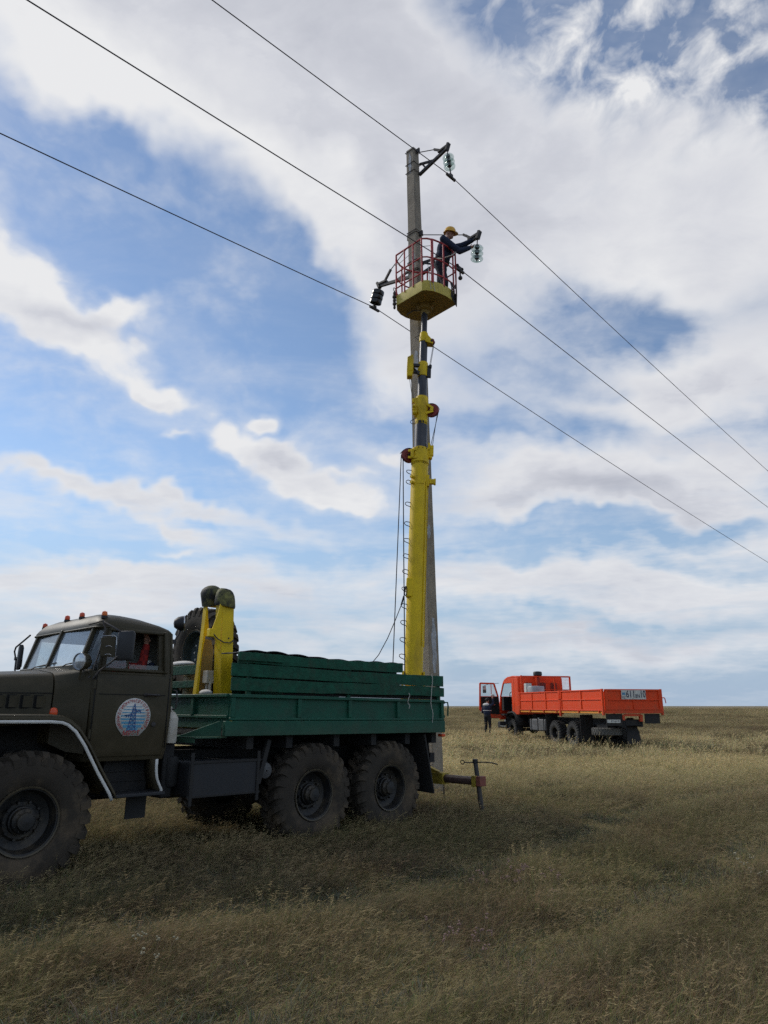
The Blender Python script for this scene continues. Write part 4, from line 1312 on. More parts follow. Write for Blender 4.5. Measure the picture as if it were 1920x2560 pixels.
for k in range(6):
    c = Vector((-6.35, 0.96, 0.575 - 0.035 * k))
    chn.tube([c + Vector(((0.012 * math.cos(a)) if k % 2 else 0, 0 if k % 2 else 0.012 * math.cos(a), 0.022 * math.sin(a))) for a in [2 * math.pi * j / 8 for j in range(8)]], 0.004, 5, closed=True)
chn.build('chain', M['iron'], ob)
# pale twine tied round the rear boards
for t, za, zb in ((5.72, 2.22, 1.50), (5.20, 1.92, 1.70)):
    pts = []
    for i in range(14):
        k = i / 13
        pts.append((-t - 0.02 * math.sin(k * 9), 1.268 + 0.006 * math.sin(k * 17), za + (zb - za) * k))
    MB().tube(pts, 0.006, 5).build('twine', M['twine'], truck)

# --- things lying in the bed
tp = MB()
na, nb = 60, 14
tp.v = []
for i in range(na + 1):
    k = i / na
    t = 2.25 + 2.95 * k
    for j in range(nb + 1):
        y = 1.20 - (2.40 if t > 3.05 else 0.42) * j / nb
        z = 2.335 + 0.018 * abs(math.sin(k * 26 + 0.4 * math.sin(y * 3))) + 0.01 * math.sin(y * 5 + k * 9) - 0.015 * k
        if k < 0.25:
            z += 0.012 * math.sin(k * 12)
        tp.v.append((-t, y, z))
tp.f = [(i * (nb + 1) + j, i * (nb + 1) + j + 1, (i + 1) * (nb + 1) + j + 1, (i + 1) * (nb + 1) + j) for i in range(na) for j in range(nb)]
tp.m = [0] * len(tp.f)
tag(tp.build('tarpaulin', M['tarp'], mw=TM, thick=0.012), 'dark wrinkled tarpaulin lying over the green plank sides', 'tarpaulin')
sw0 = empty('spare_wheel', 'big lugged spare wheel standing upright behind the olive cab', 'wheel', TM @ Matrix.Translation((-2.76, -0.46, 2.44)) @ Matrix.Rotation(R(-90), 4, 'Z'))
rm_ = rim_mb(0.30, 0.39, 0.05, 0.115)
rm_.build('rim', M['rim_green'], sw0)
tyre_mb(0.63, 0.39, 0.30, 26, 0.04).build('tyre', M['tyre'], sw0)
lip_mb(0.30, 0.39).build('rim_lip', M['rim_edge'], sw0)
bo = MB()
for i in range(10):
    a = 2 * math.pi * i / 10
    bo.cyl((0.168 * math.cos(a), 0.04, 0.168 * math.sin(a)), (0.168 * math.cos(a), 0.056, 0.168 * math.sin(a)), 0.016, 8)
bo.build('stud_hole', M['offwhite'], sw0)
bc = MB().lathe([(0.001, 0), (0.15, 0.0), (0.175, 0.03), (0.18, 0.12), (0.18, 0.55), (0.165, 0.64), (0.10, 0.69), (0.05, 0.70), (0.05, 0.72), (0.001, 0.72)], (0, 0, 0), (0, 0, 1), 26).build('barrel', M['beige'], mw=TM @ Matrix.Translation((-2.50, -0.16, 1.52)))
tag(bc, 'beige plastic barrel behind the green front rack of the truck bed', 'barrel')
sk = MB().ell((0, 0, 0), (0.10, 0.30, 0.045)).build('sack', M['whitecloth'], mw=TM @ Matrix.Translation((-2.40, -0.42, 2.255)))
tag(sk, 'folded white sack lying on top of the beige barrel', 'sack')
cn = MB().loft([rrect(-0.06, 0.06, 0.14, 0.04, 0.0), rrect(-0.065, 0.065, 0.15, 0.045, 0.03), rrect(-0.065, 0.065, 0.15, 0.045, 0.27), rrect(-0.05, 0.05, 0.10, 0.04, 0.33), rrect(-0.03, 0.03, 0.04, 0.025, 0.35)]).tube([(0, -0.08, 0.33), (0, -0.06, 0.385), (0, 0.05, 0.385), (0, 0.08, 0.33)], 0.014, 8).build('canister', M['offwhite'], mw=TM @ Matrix.Translation((-1.535, 0.88, 1.285)))
tag(cn, 'pale plastic canister standing between cab and green bed', 'canister')
rg = MB().ell((0, 0, 0), (0.05, 0.13, 0.04)).build('rag', M['whitecloth'], mw=TM @ Matrix.Translation((-2.24, 0.50, 1.86)))
tag(rg, 'white rag bundle lying by the foot of the yellow legs', 'rag')

# ------------------------------------------------------------------ telescopic lift on the truck
MB0, MT = Vector((0.511, 12.75, 2.093)), Vector((0.889, 13.75, 10.004))
ma = (MT - MB0).normalized()
mx_ = (Vector((1, 0, 0)) - ma * ma.x).normalized()
my_ = ma.cross(mx_)
MF = Matrix((mx_, my_, ma)).transposed().to_4x4()
MF.translation = MB0
boom = MB().cyl((0, 0, -0.12), (0, 0, 4.18), 0.166, 36).build('boom', M['yellow'], truck, mw=TM.inverted() @ MF)


def bp(name, mb, m, bevel=0.0, parent=None):
    return mb.build(name, M[m], parent or boom, bevel=bevel)


# foot hinge and slewing base
MB().box(0.30, 0.80, 12.45, 13.05, 1.05, 1.92).build('boom_pedestal', M['yellow'], truck, mw=TM.inverted(), bevel=0.02)
bp('hinge_bracket', MB().box(-0.20, -0.165, -0.10, 0.10, -0.25, 0.10).box(0.165, 0.20, -0.10, 0.10, -0.25, 0.10).cyl((-0.22, 0, -0.02), (0.22, 0, -0.02), 0.05, 16).box(-0.24, 0.22, -0.16, 0.16, -0.30, -0.22).box(0.02, 0.22, -0.19, -0.10, -0.03, 0.0), 'yellow', 0.008)
bp('side_strip', MB().box(0.125, 0.145, -0.125, -0.095, 0.55, 3.75), 'yellow')
bp('side_strip', MB().box(0.165, 0.18, -0.02, 0.02, 0.55, 3.9), 'yellow')
bp('patch_pad', MB().box(-0.185, -0.05, -0.16, -0.05, 1.42, 1.78), 'yellow', 0.02)
bp('side_lug', MB().box(0.13, 0.19, -0.10, 0.0, 3.66, 3.90).box(0.19, 0.30, -0.09, -0.02, 3.72, 3.82).cyl((0.30, -0.055, 3.70), (0.30, -0.055, 3.84), 0.02, 8), 'yellow', 0.008)
bp('knob', MB().cyl((-0.12, -0.12, 3.82), (-0.17, -0.17, 3.82), 0.035, 12).cyl((-0.12, -0.12, 3.70), (-0.17, -0.17, 3.70), 0.035, 12), 'yellow', 0.006)
bp('number_plate', MB().box(-0.05, 0.08, -0.172, -0.166, 3.68, 3.86), 'yellow')
# sections and collars
c1 = bp('collar', MB().lathe([(0.166, 4.16), (0.178, 4.17), (0.178, 4.48), (0.15, 4.50), (0.125, 4.50)], n=36).lathe([(0.166, 4.16), (0.166, 4.12)], n=36), 'yellow')
bs_ = MB()
for k in range(14):
    a = 2 * math.pi * k / 14
    bs_.cyl((0.176 * math.cos(a), 0.176 * math.sin(a), 4.455), (0.188 * math.cos(a), 0.188 * math.sin(a), 4.455), 0.010, 6)
bp('collar_bolts', bs_, 'black', parent=c1)
bp('boom_section', MB().cyl((0, 0, 4.4), (0, 0, 5.10), 0.128, 30), 'steel')
bp('collar', MB().lathe([(0.110, 5.02), (0.128, 5.03), (0.128, 5.36), (0.134, 5.37), (0.134, 5.66), (0.12, 5.69), (0.09, 5.69)], n=30), 'yellow')
bp('boom_section', MB().cyl((0, 0, 5.6), (0, 0, 6.25), 0.096, 28), 'steel')
bp('collar', MB().lathe([(0.09, 6.18), (0.108, 6.19), (0.108, 6.51), (0.098, 6.53), (0.08, 6.53)], n=28), 'yellow')
bp('boom_section', MB().cyl((0, 0, 6.45), (0, 0, 7.1), 0.084, 26), 'steel')
c4 = bp('collar', MB().lathe([(0.08, 7.05), (0.096, 7.06), (0.096, 7.20), (0.082, 7.29), (0.06, 7.29)], n=26).hexa([(0.03, -0.10, 7.02), (0.20, -0.07, 6.99), (0.20, 0.07, 6.99), (0.03, 0.10, 7.02), (0.03, -0.09, 7.26), (0.18, -0.06, 7.10), (0.18, 0.06, 7.10), (0.03, 0.09, 7.26)]), 'yellow', 0.006)
bp('boom_section', MB().cyl((0, 0, 7.2), (0, 0, 7.90), 0.064, 24), 'steel')
# cable sheaves
def sheave(cx, cz, r, ax, cover):
    s1 = MB().lathe([(0.03, -0.03), (r, -0.03), (r * 0.88, -0.008), (r * 0.88, 0.008), (r, 0.03), (0.03, 0.03)], (cx, -0.02, cz), ax, 30).build('sheave', M['sheave'], boom)
    MB().lathe([(0.001, 0.06), (0.035, 0.055), (0.04, -0.055), (0.001, -0.06)], (cx, -0.02, cz), ax, 14).build('sheave_axle', M['black'], s1)
    if cover:
        a = Vector(ax).normalized()
        pts = [Vector((cx, -0.02, cz)) + Vector((math.cos(t) * -math.copysign(1, -cx), 0, math.sin(t))) * (r + 0.015) for t in [R(20 + 14 * k) for k in range(9)]]
        MB().strip([p - a * 0.04 for p in pts], [p + a * 0.04 for p in pts]).build('sheave_cover', M['black'], s1, thick=0.008)


sheave(-0.235, 4.33, 0.145, (0.45, -0.9, 0), True)
sheave(0.215, 5.38, 0.14, (-0.35, -0.93, 0), True)
sheave(0.165, 7.06, 0.072, (-0.3, -0.95, 0), False)
bp('sheave_bracket', MB().beam((-0.06, -0.165, 4.42), (-0.24, -0.10, 4.40), 0.025, 0.05).beam((-0.06, -0.165, 4.24), (-0.24, -0.10, 4.26), 0.025, 0.05).box(-0.19, -0.13, -0.16, -0.12, 4.24, 4.42), 'yellow', 0.005)
bp('sheave_bracket', MB().beam((0.08, -0.10, 5.50), (0.23, -0.09, 5.40), 0.025, 0.05).beam((0.08, -0.10, 5.27), (0.23, -0.09, 5.34), 0.025, 0.05).cyl((0.20, -0.11, 5.37), (0.20, -0.05, 5.37), 0.035, 12), 'yellow', 0.005)
bp('cable_box', MB().hexa([(-0.335, -0.12, 6.26), (-0.20, -0.14, 6.26), (-0.18, 0.05, 6.26), (-0.335, 0.05, 6.26), (-0.335, -0.12, 6.60), (-0.22, -0.14, 6.66), (-0.19, 0.05, 6.66), (-0.335, 0.05, 6.58)]).hexa([(-0.325, -0.11, 6.14), (-0.225, -0.12, 6.14), (-0.215, 0.04, 6.14), (-0.325, 0.04, 6.14), (-0.335, -0.12, 6.26), (-0.20, -0.14, 6.26), (-0.18, 0.05, 6.26), (-0.335, 0.05, 6.26)]), 'yellow', 0.012)
bp('box_arm', MB().box(-0.22, -0.07, -0.09, -0.03, 6.40, 6.46).box(-0.22, -0.07, -0.09, -0.03, 6.24, 6.28).hexa([(-0.10, -0.11, 6.20), (-0.06, -0.11, 6.18), (-0.06, -0.02, 6.18), (-0.10, -0.02, 6.20), (-0.20, -0.11, 6.36), (-0.08, -0.11, 6.24), (-0.08, -0.02, 6.24), (-0.20, -0.02, 6.36)]), 'black')
bp('cable_anchor', MB().box(0.09, 0.17, -0.07, -0.01, 6.16, 6.44).cyl((0.15, -0.09, 6.42), (0.15, 0.0, 6.42), 0.035, 10), 'black', 0.005)
bp('cable_anchor', MB().box(0.15, 0.19, -0.07, 0.0, 4.28, 4.62).box(0.19, 0.26, -0.08, 0.0, 4.34, 4.56).cyl((0.21, -0.09, 4.30), (0.21, 0.02, 4.30), 0.03, 10).cyl((0.22, -0.09, 4.50), (0.22, 0.02, 4.50), 0.026, 10), 'yellow', 0.005)
bp('cable_anchor', MB().box(-0.15, -0.10, -0.09, -0.02, 5.20, 5.64).box(-0.20, -0.15, -0.09, -0.03, 5.52, 5.62).cyl((-0.19, -0.10, 5.42), (-0.13, -0.10, 5.42), 0.04, 10).cyl((-0.18, -0.10, 5.27), (-0.10, -0.10, 5.27), 0.05, 12).cyl((-0.19, -0.10, 5.35), (-0.13, -0.10, 5.35), 0.03, 10), 'yellow', 0.006)
bp('wire_loop', MB().tube([(-0.10, -0.09, 5.16), (-0.21, -0.09, 5.09), (-0.22, -0.09, 5.05), (-0.19, -0.09, 5.02), (-0.11, -0.09, 5.02)], 0.007, 6), 'iron')
bp('wire_loop', MB().tube([(-0.085, -0.03, 7.22), (-0.19, -0.03, 7.16), (-0.10, -0.03, 7.08)], 0.007, 6), 'iron')
bp('lift_cable', MB().tube([(-0.375, -0.05, 4.33), (-0.37, -0.12, 2.0), (-0.365, -0.16, -0.05)], 0.010, 6).tube([(-0.34, -0.05, 4.33), (-0.25, -0.14, 2.2), (-0.15, -0.24, -0.05)], 0.010, 6), 'rope')
bp('lift_cable', MB().tube([(0.345, -0.04, 5.36), (0.20, -0.04, 4.55)], 0.007, 6).tube([(0.325, -0.02, 5.36), (0.235, -0.02, 4.55)], 0.007, 6), 'rope')
bp('lift_cable', MB().tube([(0.225, -0.03, 7.04), (0.155, -0.03, 6.44)], 0.006, 6).tube([(0.205, -0.03, 7.0), (0.135, -0.03, 6.44)], 0.006, 6), 'rope')
bp('lift_cable', MB().tube([(-0.28, -0.05, 6.16), (-0.19, -0.06, 5.58)], 0.006, 6).tube([(-0.25, -0.05, 6.16), (-0.165, -0.06, 5.58)], 0.006, 6), 'rope')
rp = [(-0.185, -0.16, 1.60), (-0.22, -0.17, 1.42), (-0.26, -0.18, 1.25), (-0.36, -0.21, 0.95), (-0.48, -0.24, 0.62), (-0.62, -0.27, 0.32), (-0.78, -0.30, 0.10)]
bp('stay_rope', MB().tube(rp, 0.008, 6).tube([Vector(p) for p in rp[1:3]], 0.016, 6).tube([(-0.19 + 0.02 * math.cos(a), -0.165, 1.52 + 0.09 * math.sin(a)) for a in [2 * math.pi * k / 14 for k in range(14)]], 0.008, 6, closed=True), 'rope')
yy_ = [(1690, .03), (1640, .38), (1500, 1.41), (1330, 2.74), (1160, 4.17)]
for py in (1185, 1212, 1267, 1315, 1357, 1397, 1436, 1478, 1520, 1562, 1604, 1644):
    ln_ = float(np.interp(-py, [-a for a, b in yy_], [b for a, b in yy_]))
    hh = 0.036
    rr_ = rng.uniform(-0.008, 0.008)
    MB().tube([(-0.155, -0.06, ln_ + hh), (-0.225, -0.06, ln_ + hh + 0.012 + rr_), (-0.255, -0.06, ln_ + hh * 0.6 + 0.012), (-0.26, -0.06, ln_ + 0.006), (-0.235, -0.06, ln_ - hh * 0.6), (-0.155, -0.06, ln_ - hh - 0.015 + rr_)], 0.0075, 6).build('rung', M['iron'], boom)

# --- basket
be, bn_ = Vector((0.670, -0.742, 0)), Vector((0.742, 0.670, 0))
BF = Matrix((be, bn_, Vector((0, 0, 1)))).transposed().to_4x4()
BF.translation = MT
OUT = [(-0.36, -0.50), (0.42, -0.50), (0.50, -0.42), (0.565, -0.28), (0.60, -0.10), (0.605, 0.08), (0.58, 0.26), (0.53, 0.43), (-0.34, 0.45), (-0.46, 0.36), (-0.55, 0.20), (-0.59, 0.0), (-0.575, -0.18), (-0.50, -0.36)]


def oring(k, z):
    return [(u * k, v * k, z) for u, v in OUT]


bk = MB().loft([oring(1.0, 0.0), oring(1.01, 0.02), oring(1.02, 0.235)], caps=False)
bk.loft([oring(0.985, 0.235), oring(0.975, 0.03)], caps=False).strip(oring(1.02, 0.235) + oring(1.02, 0.235)[:1], oring(0.985, 0.235) + oring(0.985, 0.235)[:1])
basket = bk.build('basket', M['basket_yellow'], truck, mw=TM.inverted() @ BF, bevel=0.006)
MB().loft([oring(0.995, 0.002), oring(0.972, 0.028)]).build('basket_floor', M['basket_floor'], basket)
MB().box(-0.16, 0.16, -0.16, 0.16, -0.02, -0.004).lathe([(0.20, -0.005), (0.16, -0.08), (0.09, -0.10), (0.085, -0.2), (0.064, -0.21)], n=20).box(-0.06, 0.30, -0.02, 0.02, -0.06, -0.004).box(-0.02, 0.02, -0.25, 0.25, -0.05, -0.004).build('basket_mount', M['basket_floor'], basket)
MB().tube([(-0.02, -0.1, -0.10), (-0.2, -0.15, -0.05), (-0.42, -0.12, -0.03), (-0.5, -0.05, 0.0)], 0.012, 6).build('hose', M['black'], basket)


def rail(z, r, sag=0.0):
    return MB().tube([(u * 1.01, v * 1.01, z) for u, v in OUT], r, 8, closed=True)


rail(1.25, 0.019).build('top_rail', M['red'], basket)
rail(0.80, 0.016).build('middle_rail', M['red'], basket)
rail(0.42, 0.016).build('lower_rail', M['red'], basket)
per = [Vector(p) for p in OUT]
for k, (u, v) in enumerate([(-0.36, -0.50), (-0.10, -0.50), (0.16, -0.50), (0.42, -0.50), (0.548, -0.32), (0.602, -0.03), (0.565, 0.31), (0.53, 0.43), (0.10, 0.44), (-0.34, 0.45), (-0.55, 0.20), (-0.58, -0.12)]):
    rr_ = 0.032 if k == 4 else 0.018
    MB().tube([(u * 1.015, v * 1.015, 0.20), (u * 1.015, v * 1.015, 1.25)], rr_, 8).build('rail_post', M['red'], basket)
# lines and tackle hung on the rails
MB().tube([(-0.40, -0.53, 1.0), (-0.2, -0.55, 0.95), (0.1, -0.55, 1.0), (0.35, -0.56, 1.06), (0.55, -0.36, 1.08)], 0.006, 6).build('safety_line', M['twine'], basket)
MB().tube([(0.52, -0.42, 0.60), (0.54, -0.40, 0.3), (0.56, -0.38, 0.02)], 0.006, 6).tube([(0.56, -0.36, 0.62), (0.57, -0.34, 0.25), (0.60, -0.30, -0.02)], 0.006, 6).build('twine', M['twine'], basket)
tc_ = MB()
for k, r_ in enumerate((0.035, 0.05, 0.04, 0.045, 0.03)):
    tc_.ell((-0.40, -0.53, 0.30 - 0.085 * k), (r_, r_, 0.05), 10, 6)
tc_.tube([(-0.40, -0.53 + 0.03 * math.cos(a), 0.40 + 0.04 * math.sin(a)) for a in [2 * math.pi * k / 12 for k in range(12)]], 0.008, 6, closed=True)
tag(tc_.build('pulley_block', M['iron'], mw=BF), 'small dark pulley tackle hooked on the left corner of the lift basket', 'tackle')
bg = MB()
for k in range(9):
    bg.tube([(0.585 + 0.02 * math.sin(k), 0.20 + 0.02 * k, 0.42), (0.62 + 0.02 * math.cos(k * 2), 0.18 + 0.025 * k, 0.25), (0.60, 0.20 + 0.02 * k, 0.05 - 0.02 * k), (0.61 + 0.01 * k, 0.26, 0.12)], 0.010, 5)
tag(bg.build('coiled_rope', M['iron'], mw=BF), 'bunch of dark rope hanging outside the right end of the basket', 'rope')

# ------------------------------------------------------------------ concrete pole with three arms
WD = Vector((math.sin(R(43.5)), math.cos(R(43.5)), 0))       # along the line
PD = Vector((WD.y, -WD.x, 0))                                 # across it, towards the right arms


def pc(z):
    return Vector((0.925 - 0.0150 * z, 14.6, z))


pole = empty('utility_pole', 'tall tapered grey concrete power pole with three iron arms behind the lift', 'pole', Matrix.Translation((0, 0, 0)))
rings = []
for k in range(26):
    z = -0.4 + (14.86 + 0.4) * k / 25
    f_ = 1 - max(z, 0) / 14.86
    w, d = 0.245 + 0.12 * f_, 0.215 + 0.11 * f_
    c = 0.018
    p = pc(z)
    ring = []
    jig = [0.0015 * math.sin(k * 2.1 + j) for j in range(8)]
    for j, (a, b) in enumerate(((w / 2 - c, -d / 2), (w / 2, -d / 2 + c), (w / 2, d / 2 - c), (w / 2 - c, d / 2), (-w / 2 + c, d / 2), (-w / 2, d / 2 - c), (-w / 2, -d / 2 + c), (-w / 2 + c, -d / 2))):
        ring.append(p + PD * (a + jig[j]) + WD * (b + jig[j]))
    rings.append(ring)
MB().loft(rings).build('shaft', M['concrete'], pole)


def pole_pt(z, a, b):
    f_ = 1 - max(z, 0) / 14.86
    w, d = 0.245 + 0.12 * f_, 0.215 + 0.11 * f_
    return pc(z) + PD * (a * w / 2) + WD * (b * d / 2)


for z0, z1, face, a0, a1, seed in ((14.15, 14.72, 'f', -0.35, 0.45, 1), (11.5, 11.95, 'f', -0.2, 0.6, 2), (8.85, 9.35, 'f', -0.2, 0.7, 3), (2.25, 3.35, 'r', -0.5, 0.5, 4), (1.2, 1.6, 'r', -0.3, 0.5, 6), (5.0, 5.3, 'r', -.6, .2, 7)):
    rs = random.Random(seed)
    L_, R_ = [], []
    for k in range(11):
        z = z0 + (z1 - z0) * k / 10
        e = math.sin(math.pi * (k + 0.4) / 10.8)
        l, r = (a0 + (1 - e) * 0.3 + rs.uniform(-0.12, 0.12)), (a1 - (1 - e) * 0.3 + rs.uniform(-0.15, 0.1))
        if r < l + 0.05:
            r = l + 0.05
        if face == 'f':
            L_.append(pole_pt(z, l, -1) - WD * 0.003)
            R_.append(pole_pt(z, r, -1) - WD * 0.003)
        else:
            L_.append(pole_pt(z, 1, l) + PD * 0.003)
            R_.append(pole_pt(z, 1, r) + PD * 0.003)
    MB().strip(L_, R_).build('paint_patch', M['whitewash'], pole)


def arm_pt(s, z, w=0.0):
    return Vector((0.83, 14.6, 0)) + PD * s + WD * w + Vector((0, 0, z))


def make_arm(sg, tip, ztip, zlow, zrod, split):
    A = MB()
    for w in (0.045,):
        A.beam(arm_pt(sg * 0.05, zlow), arm_pt(sg * tip, ztip), 0.06, 0.075)
        m = arm_pt(sg * (0.05 + (tip - 0.05) * split), zlow + (ztip - zlow) * split)
        A.beam(arm_pt(sg * 0.06, zlow + 0.30), m, 0.045, 0.055)
        mm2 = arm_pt(sg * (0.05 + (tip - 0.05) * split * 0.45), zlow + (ztip - zlow) * split * 0.45)
        A.beam(arm_pt(sg * 0.14, zlow + 0.27), mm2, 0.04, 0.04)
    arm_ = A.build('cross_arm', M['iron'], pole, bevel=0.005)
    tpl = MB().beam(arm_pt(sg * (tip - 0.26), ztip + 0.03), arm_pt(sg * (tip + 0.02), ztip + 0.05), 0.10, 0.05)
    tpl.beam(arm_pt(sg * (tip - 0.02), ztip - 0.06), arm_pt(sg * (tip + 0.05), ztip + 0.11), 0.10, 0.06)
    tpl.build('arm_tip_plate', M['iron'], arm_, bevel=0.005)
    MB().tube([arm_pt(sg * 0.05, zrod), arm_pt(sg * (tip - 0.30), ztip + 0.05 + (zrod - ztip - 0.05) * 0.28 / tip)], 0.011, 8).build('tie_rod', M['iron'], arm_)
    MB().beam(arm_pt(sg * (tip - 0.40), ztip + 0.05 + (zrod - ztip - 0.05) * 0.40 / tip), arm_pt(sg * (tip - 0.2), ztip + 0.06), 0.05, 0.05).build('turnbuckle', M['iron'], arm_, bevel=0.005)
    # straps round the pole
    for z in (zrod, zlow + 0.05, zlow + 0.29):
        q = [pole_pt(z, 1.08, -1.08), pole_pt(z, 1.08, 1.08), pole_pt(z, -1.08, 1.08), pole_pt(z, -1.08, -1.08)]
        MB().tube(q, 0.010, 6, closed=True).build('pole_strap', M['iron'], arm_)
    MB().beam(pole_pt(zrod - 0.09, sg * 1.05, 0), pole_pt(zrod + 0.03, sg * 1.05, 0), 0.20, 0.04, WD).build('pole_bracket', M['iron'], arm_, bevel=0.006)


make_arm(1, 0.92, 14.38, 14.14, 14.80, 0.55)
make_arm(1, 1.70, 11.56, 11.36, 12.44, 0.60)
make_arm(-1, 1.31, 11.66, 11.40, 12.50, 0.55)

# ------------------------------------------------------------------ insulator strings
def shell():
    return MB().lathe([(0.045, 0.035), (0.085, 0.028), (0.115, 0.012), (0.128, -0.010), (0.126, -0.020), (0.118, -0.014), (0.108, -0.012), (0.106, -0.034), (0.098, -0.034), (0.096, -0.010), (0.078, -0.006), (0.076, -0.034), (0.068, -0.034), (0.066, -0.004), (0.045, -0.004)], n=32, closed=True)


def cap():
    return MB().lathe([(0.001, 0.075), (0.030, 0.072), (0.045, 0.050), (0.048, 0.026), (0.044, -0.006), (0.016, -0.016), (0.014, -0.060), (0.001, -0.062)], n=18)


def bell():
    return MB().lathe([(0.05, 0.05), (0.10, 0.042), (0.132, 0.02), (0.140, -0.03), (0.138, -0.065), (0.126, -0.072), (0.118, -0.03), (0.10, -0.02), (0.095, -0.05), (0.08, -0.05), (0.075, -0.015), (0.045, -0.01)], n=32, closed=True)


sh_me = {}


def insulator(label, top, bot, offs, glass, clamp):
    top, bot = Vector(top), Vector(bot)
    ax = (top - bot).normalized()
    q = Vector((0, 0, 1)).rotation_difference(ax)
    root = empty('insulator_string', label, 'insulator', Matrix.Translation(top) @ q.to_matrix().to_4x4(), 'insulator strings on the pole arms')
    for k, z in enumerate(offs):
        key = 'g' if glass else 'p'
        if key not in sh_me:
            sh_me[key] = (shell() if glass else bell()).mesh('disc', M['insul' if glass else 'porcelain'])
            sh_me[key + 'c'] = cap().mesh('cap', M['iron'])
        d = bpy.data.objects.new('disc', sh_me[key])
        c = bpy.data.objects.new('cap', sh_me[key + 'c'])
        for o, p in ((d, root), (c, d)):
            COL.objects.link(o)
            o.parent = p
        d.matrix_basis = Matrix.Translation((0, 0, z)) @ Matrix.Scale(1.08, 4)
    L = (top - bot).length
    hw = MB().tube([(0, 0, 0.02), (0, 0, offs[0] + 0.06)], 0.012, 8).tube([(0.025 * math.cos(a), 0, 0.02 + 0.03 * math.sin(a)) for a in [2 * math.pi * k / 12 for k in range(12)]], 0.008, 6, closed=True)
    hw.build('shackle', M['iron'], root)
    if clamp:
        MB().tube([(0, 0, offs[-1] - 0.05), (0, 0, -L + 0.02)], 0.016, 8).build('ball_link', M['iron'], root)
    return root


insulator('clear glass insulator string hanging from the topmost pole arm', (1.497, 13.966, 14.30), (1.56, 13.905, 13.57), (-0.20, -0.335, -0.47), True, True)
insulator('clear glass insulator string the worker is reaching for, no wire below', (2.045, 13.445, 11.48), (2.02, 13.47, 10.95), (-0.20, -0.325, -0.455), True, False)
insulator('dark insulator string hanging tilted from the left pole arm', (-0.105, 15.487, 11.62), (-0.236, 15.605, 11.16), (-0.12, -0.235, -0.35), False, True)

# ------------------------------------------------------------------ conductors
def wire(label, K, clampy, slope=0.08):
    K = Vector(K)
    pts = []
    for i in range(-26, 121):
        s = i * 1.25 if i < 0 else i * 1.25
        pts.append(K + WD * s + Vector((0, 0, -slope * abs(s) + 0.00045 * s * s)))
    w = MB().tube(pts, 0.0105, 6).build('power_line', M['wire'])
    tag(w, label, 'power line', 'three wires strung along the pole line')
    cl = MB().beam(K - WD * 0.16 + Vector((0, 0, -0.035)), K + WD * 0.16 + Vector((0, 0, -0.035)), 0.05, 0.05)
    cl.beam(K - WD * 0.05, K + WD * 0.05 + Vector((0, 0, 0.0)), 0.06, 0.09)
    if clampy:
        cl.tube([K + WD * 0.02, K + WD * 0.03 + Vector((0, 0, -0.16))], 0.018, 8).ell(K + WD * 0.03 + Vector((0, 0, -0.22)), (0.05, 0.05, 0.05), 10, 8)
        cl.ell(K + WD * -0.07 + Vector((0, 0, 0.04)), (0.045, 0.045, 0.05), 10, 8).ell(K + WD * 0.10 + Vector((0, 0, 0.03)), (0.04, 0.04, 0.04), 10, 8)
    cl.build('wire_clamp', M['iron'], w)


wire('highest wire, held by the glass insulators of the top arm', (1.558, 13.909, 13.545), False)
wire('middle wire passing behind the worker with a loose clamp on it', (1.672, 13.801, 10.996), True, 0.061)
wire('lowest wire, under the dark insulators left of the pole', (-0.238, 15.613, 11.13), False)

# ------------------------------------------------------------------ orange truck; local x forward from the tailgate, y to its left, z up
KM = frame(8.283, 27.767, 0.0, 103.36)
kz = empty('flatbed_truck', 'orange flatbed truck with open cab door parked in tall grass', 'truck', KM)
small_w = (0.535, 0.40, 0.255, 28, 0.03, -0.06, 0.10, 0.14, 'tyre2', 'rim', 'rim')
kw = add_wheel(kz, (4.36, -0.27, 0.49), spec=small_w)
for k, (x, y) in enumerate(((2.76, -0.27), (8.95, -0.27), (4.36, -2.23), (2.76, -2.23), (8.95, -2.23))):
    add_wheel(kz, (x, y, 0.49), flip=y < -1, spin=0.5 * (k + 1), first=kw)
MB().box(0.1, 10.3, -0.92, -0.84, 0.85, 1.12).box(0.1, 10.3, -1.66, -1.58, 0.85, 1.12).box(2.0, 2.2, -1.6, -0.9, 0.9, 1.1).box(4.9, 5.1, -1.6, -0.9, 0.9, 1.1).box(7.0, 7.2, -1.6, -0.9, 0.9, 1.1).box(0.1, 0.25, -1.6, -0.9, 0.9, 1.1).build('chassis_frame', M['chassis'], kz)
for x in (2.76, 4.36, 8.95):
    MB().cyl((x, -2.2, 0.5), (x, -0.3, 0.5), 0.08, 12).ell((x, -1.25, 0.5), (0.2, 0.22, 0.2)).build('axle', M['chassis'], kz)
MB().box(7.6, 9.9, -1.75, -0.75, 0.65, 1.25).build('engine_block', M['chassis'], kz, bevel=0.05)
tk2 = MB().box(5.18, 6.82, -0.62, -0.06, 0.54, 1.05).build('fuel_tank', M['grey_tank'], kz, bevel=0.05)
MB().box(5.92, 5.97, -0.63, -0.045, 0.53, 1.06).box(6.6, 6.64, -0.63, -0.045, 0.53, 1.06).box(5.32, 5.36, -0.63, -0.045, 0.53, 1.06).build('tank_strap', M['black'], tk2)
MB().cyl((6.1, -0.2, 1.05), (6.1, -0.2, 1.10), 0.05, 12).build('tank_cap', M['chrome'], tk2)
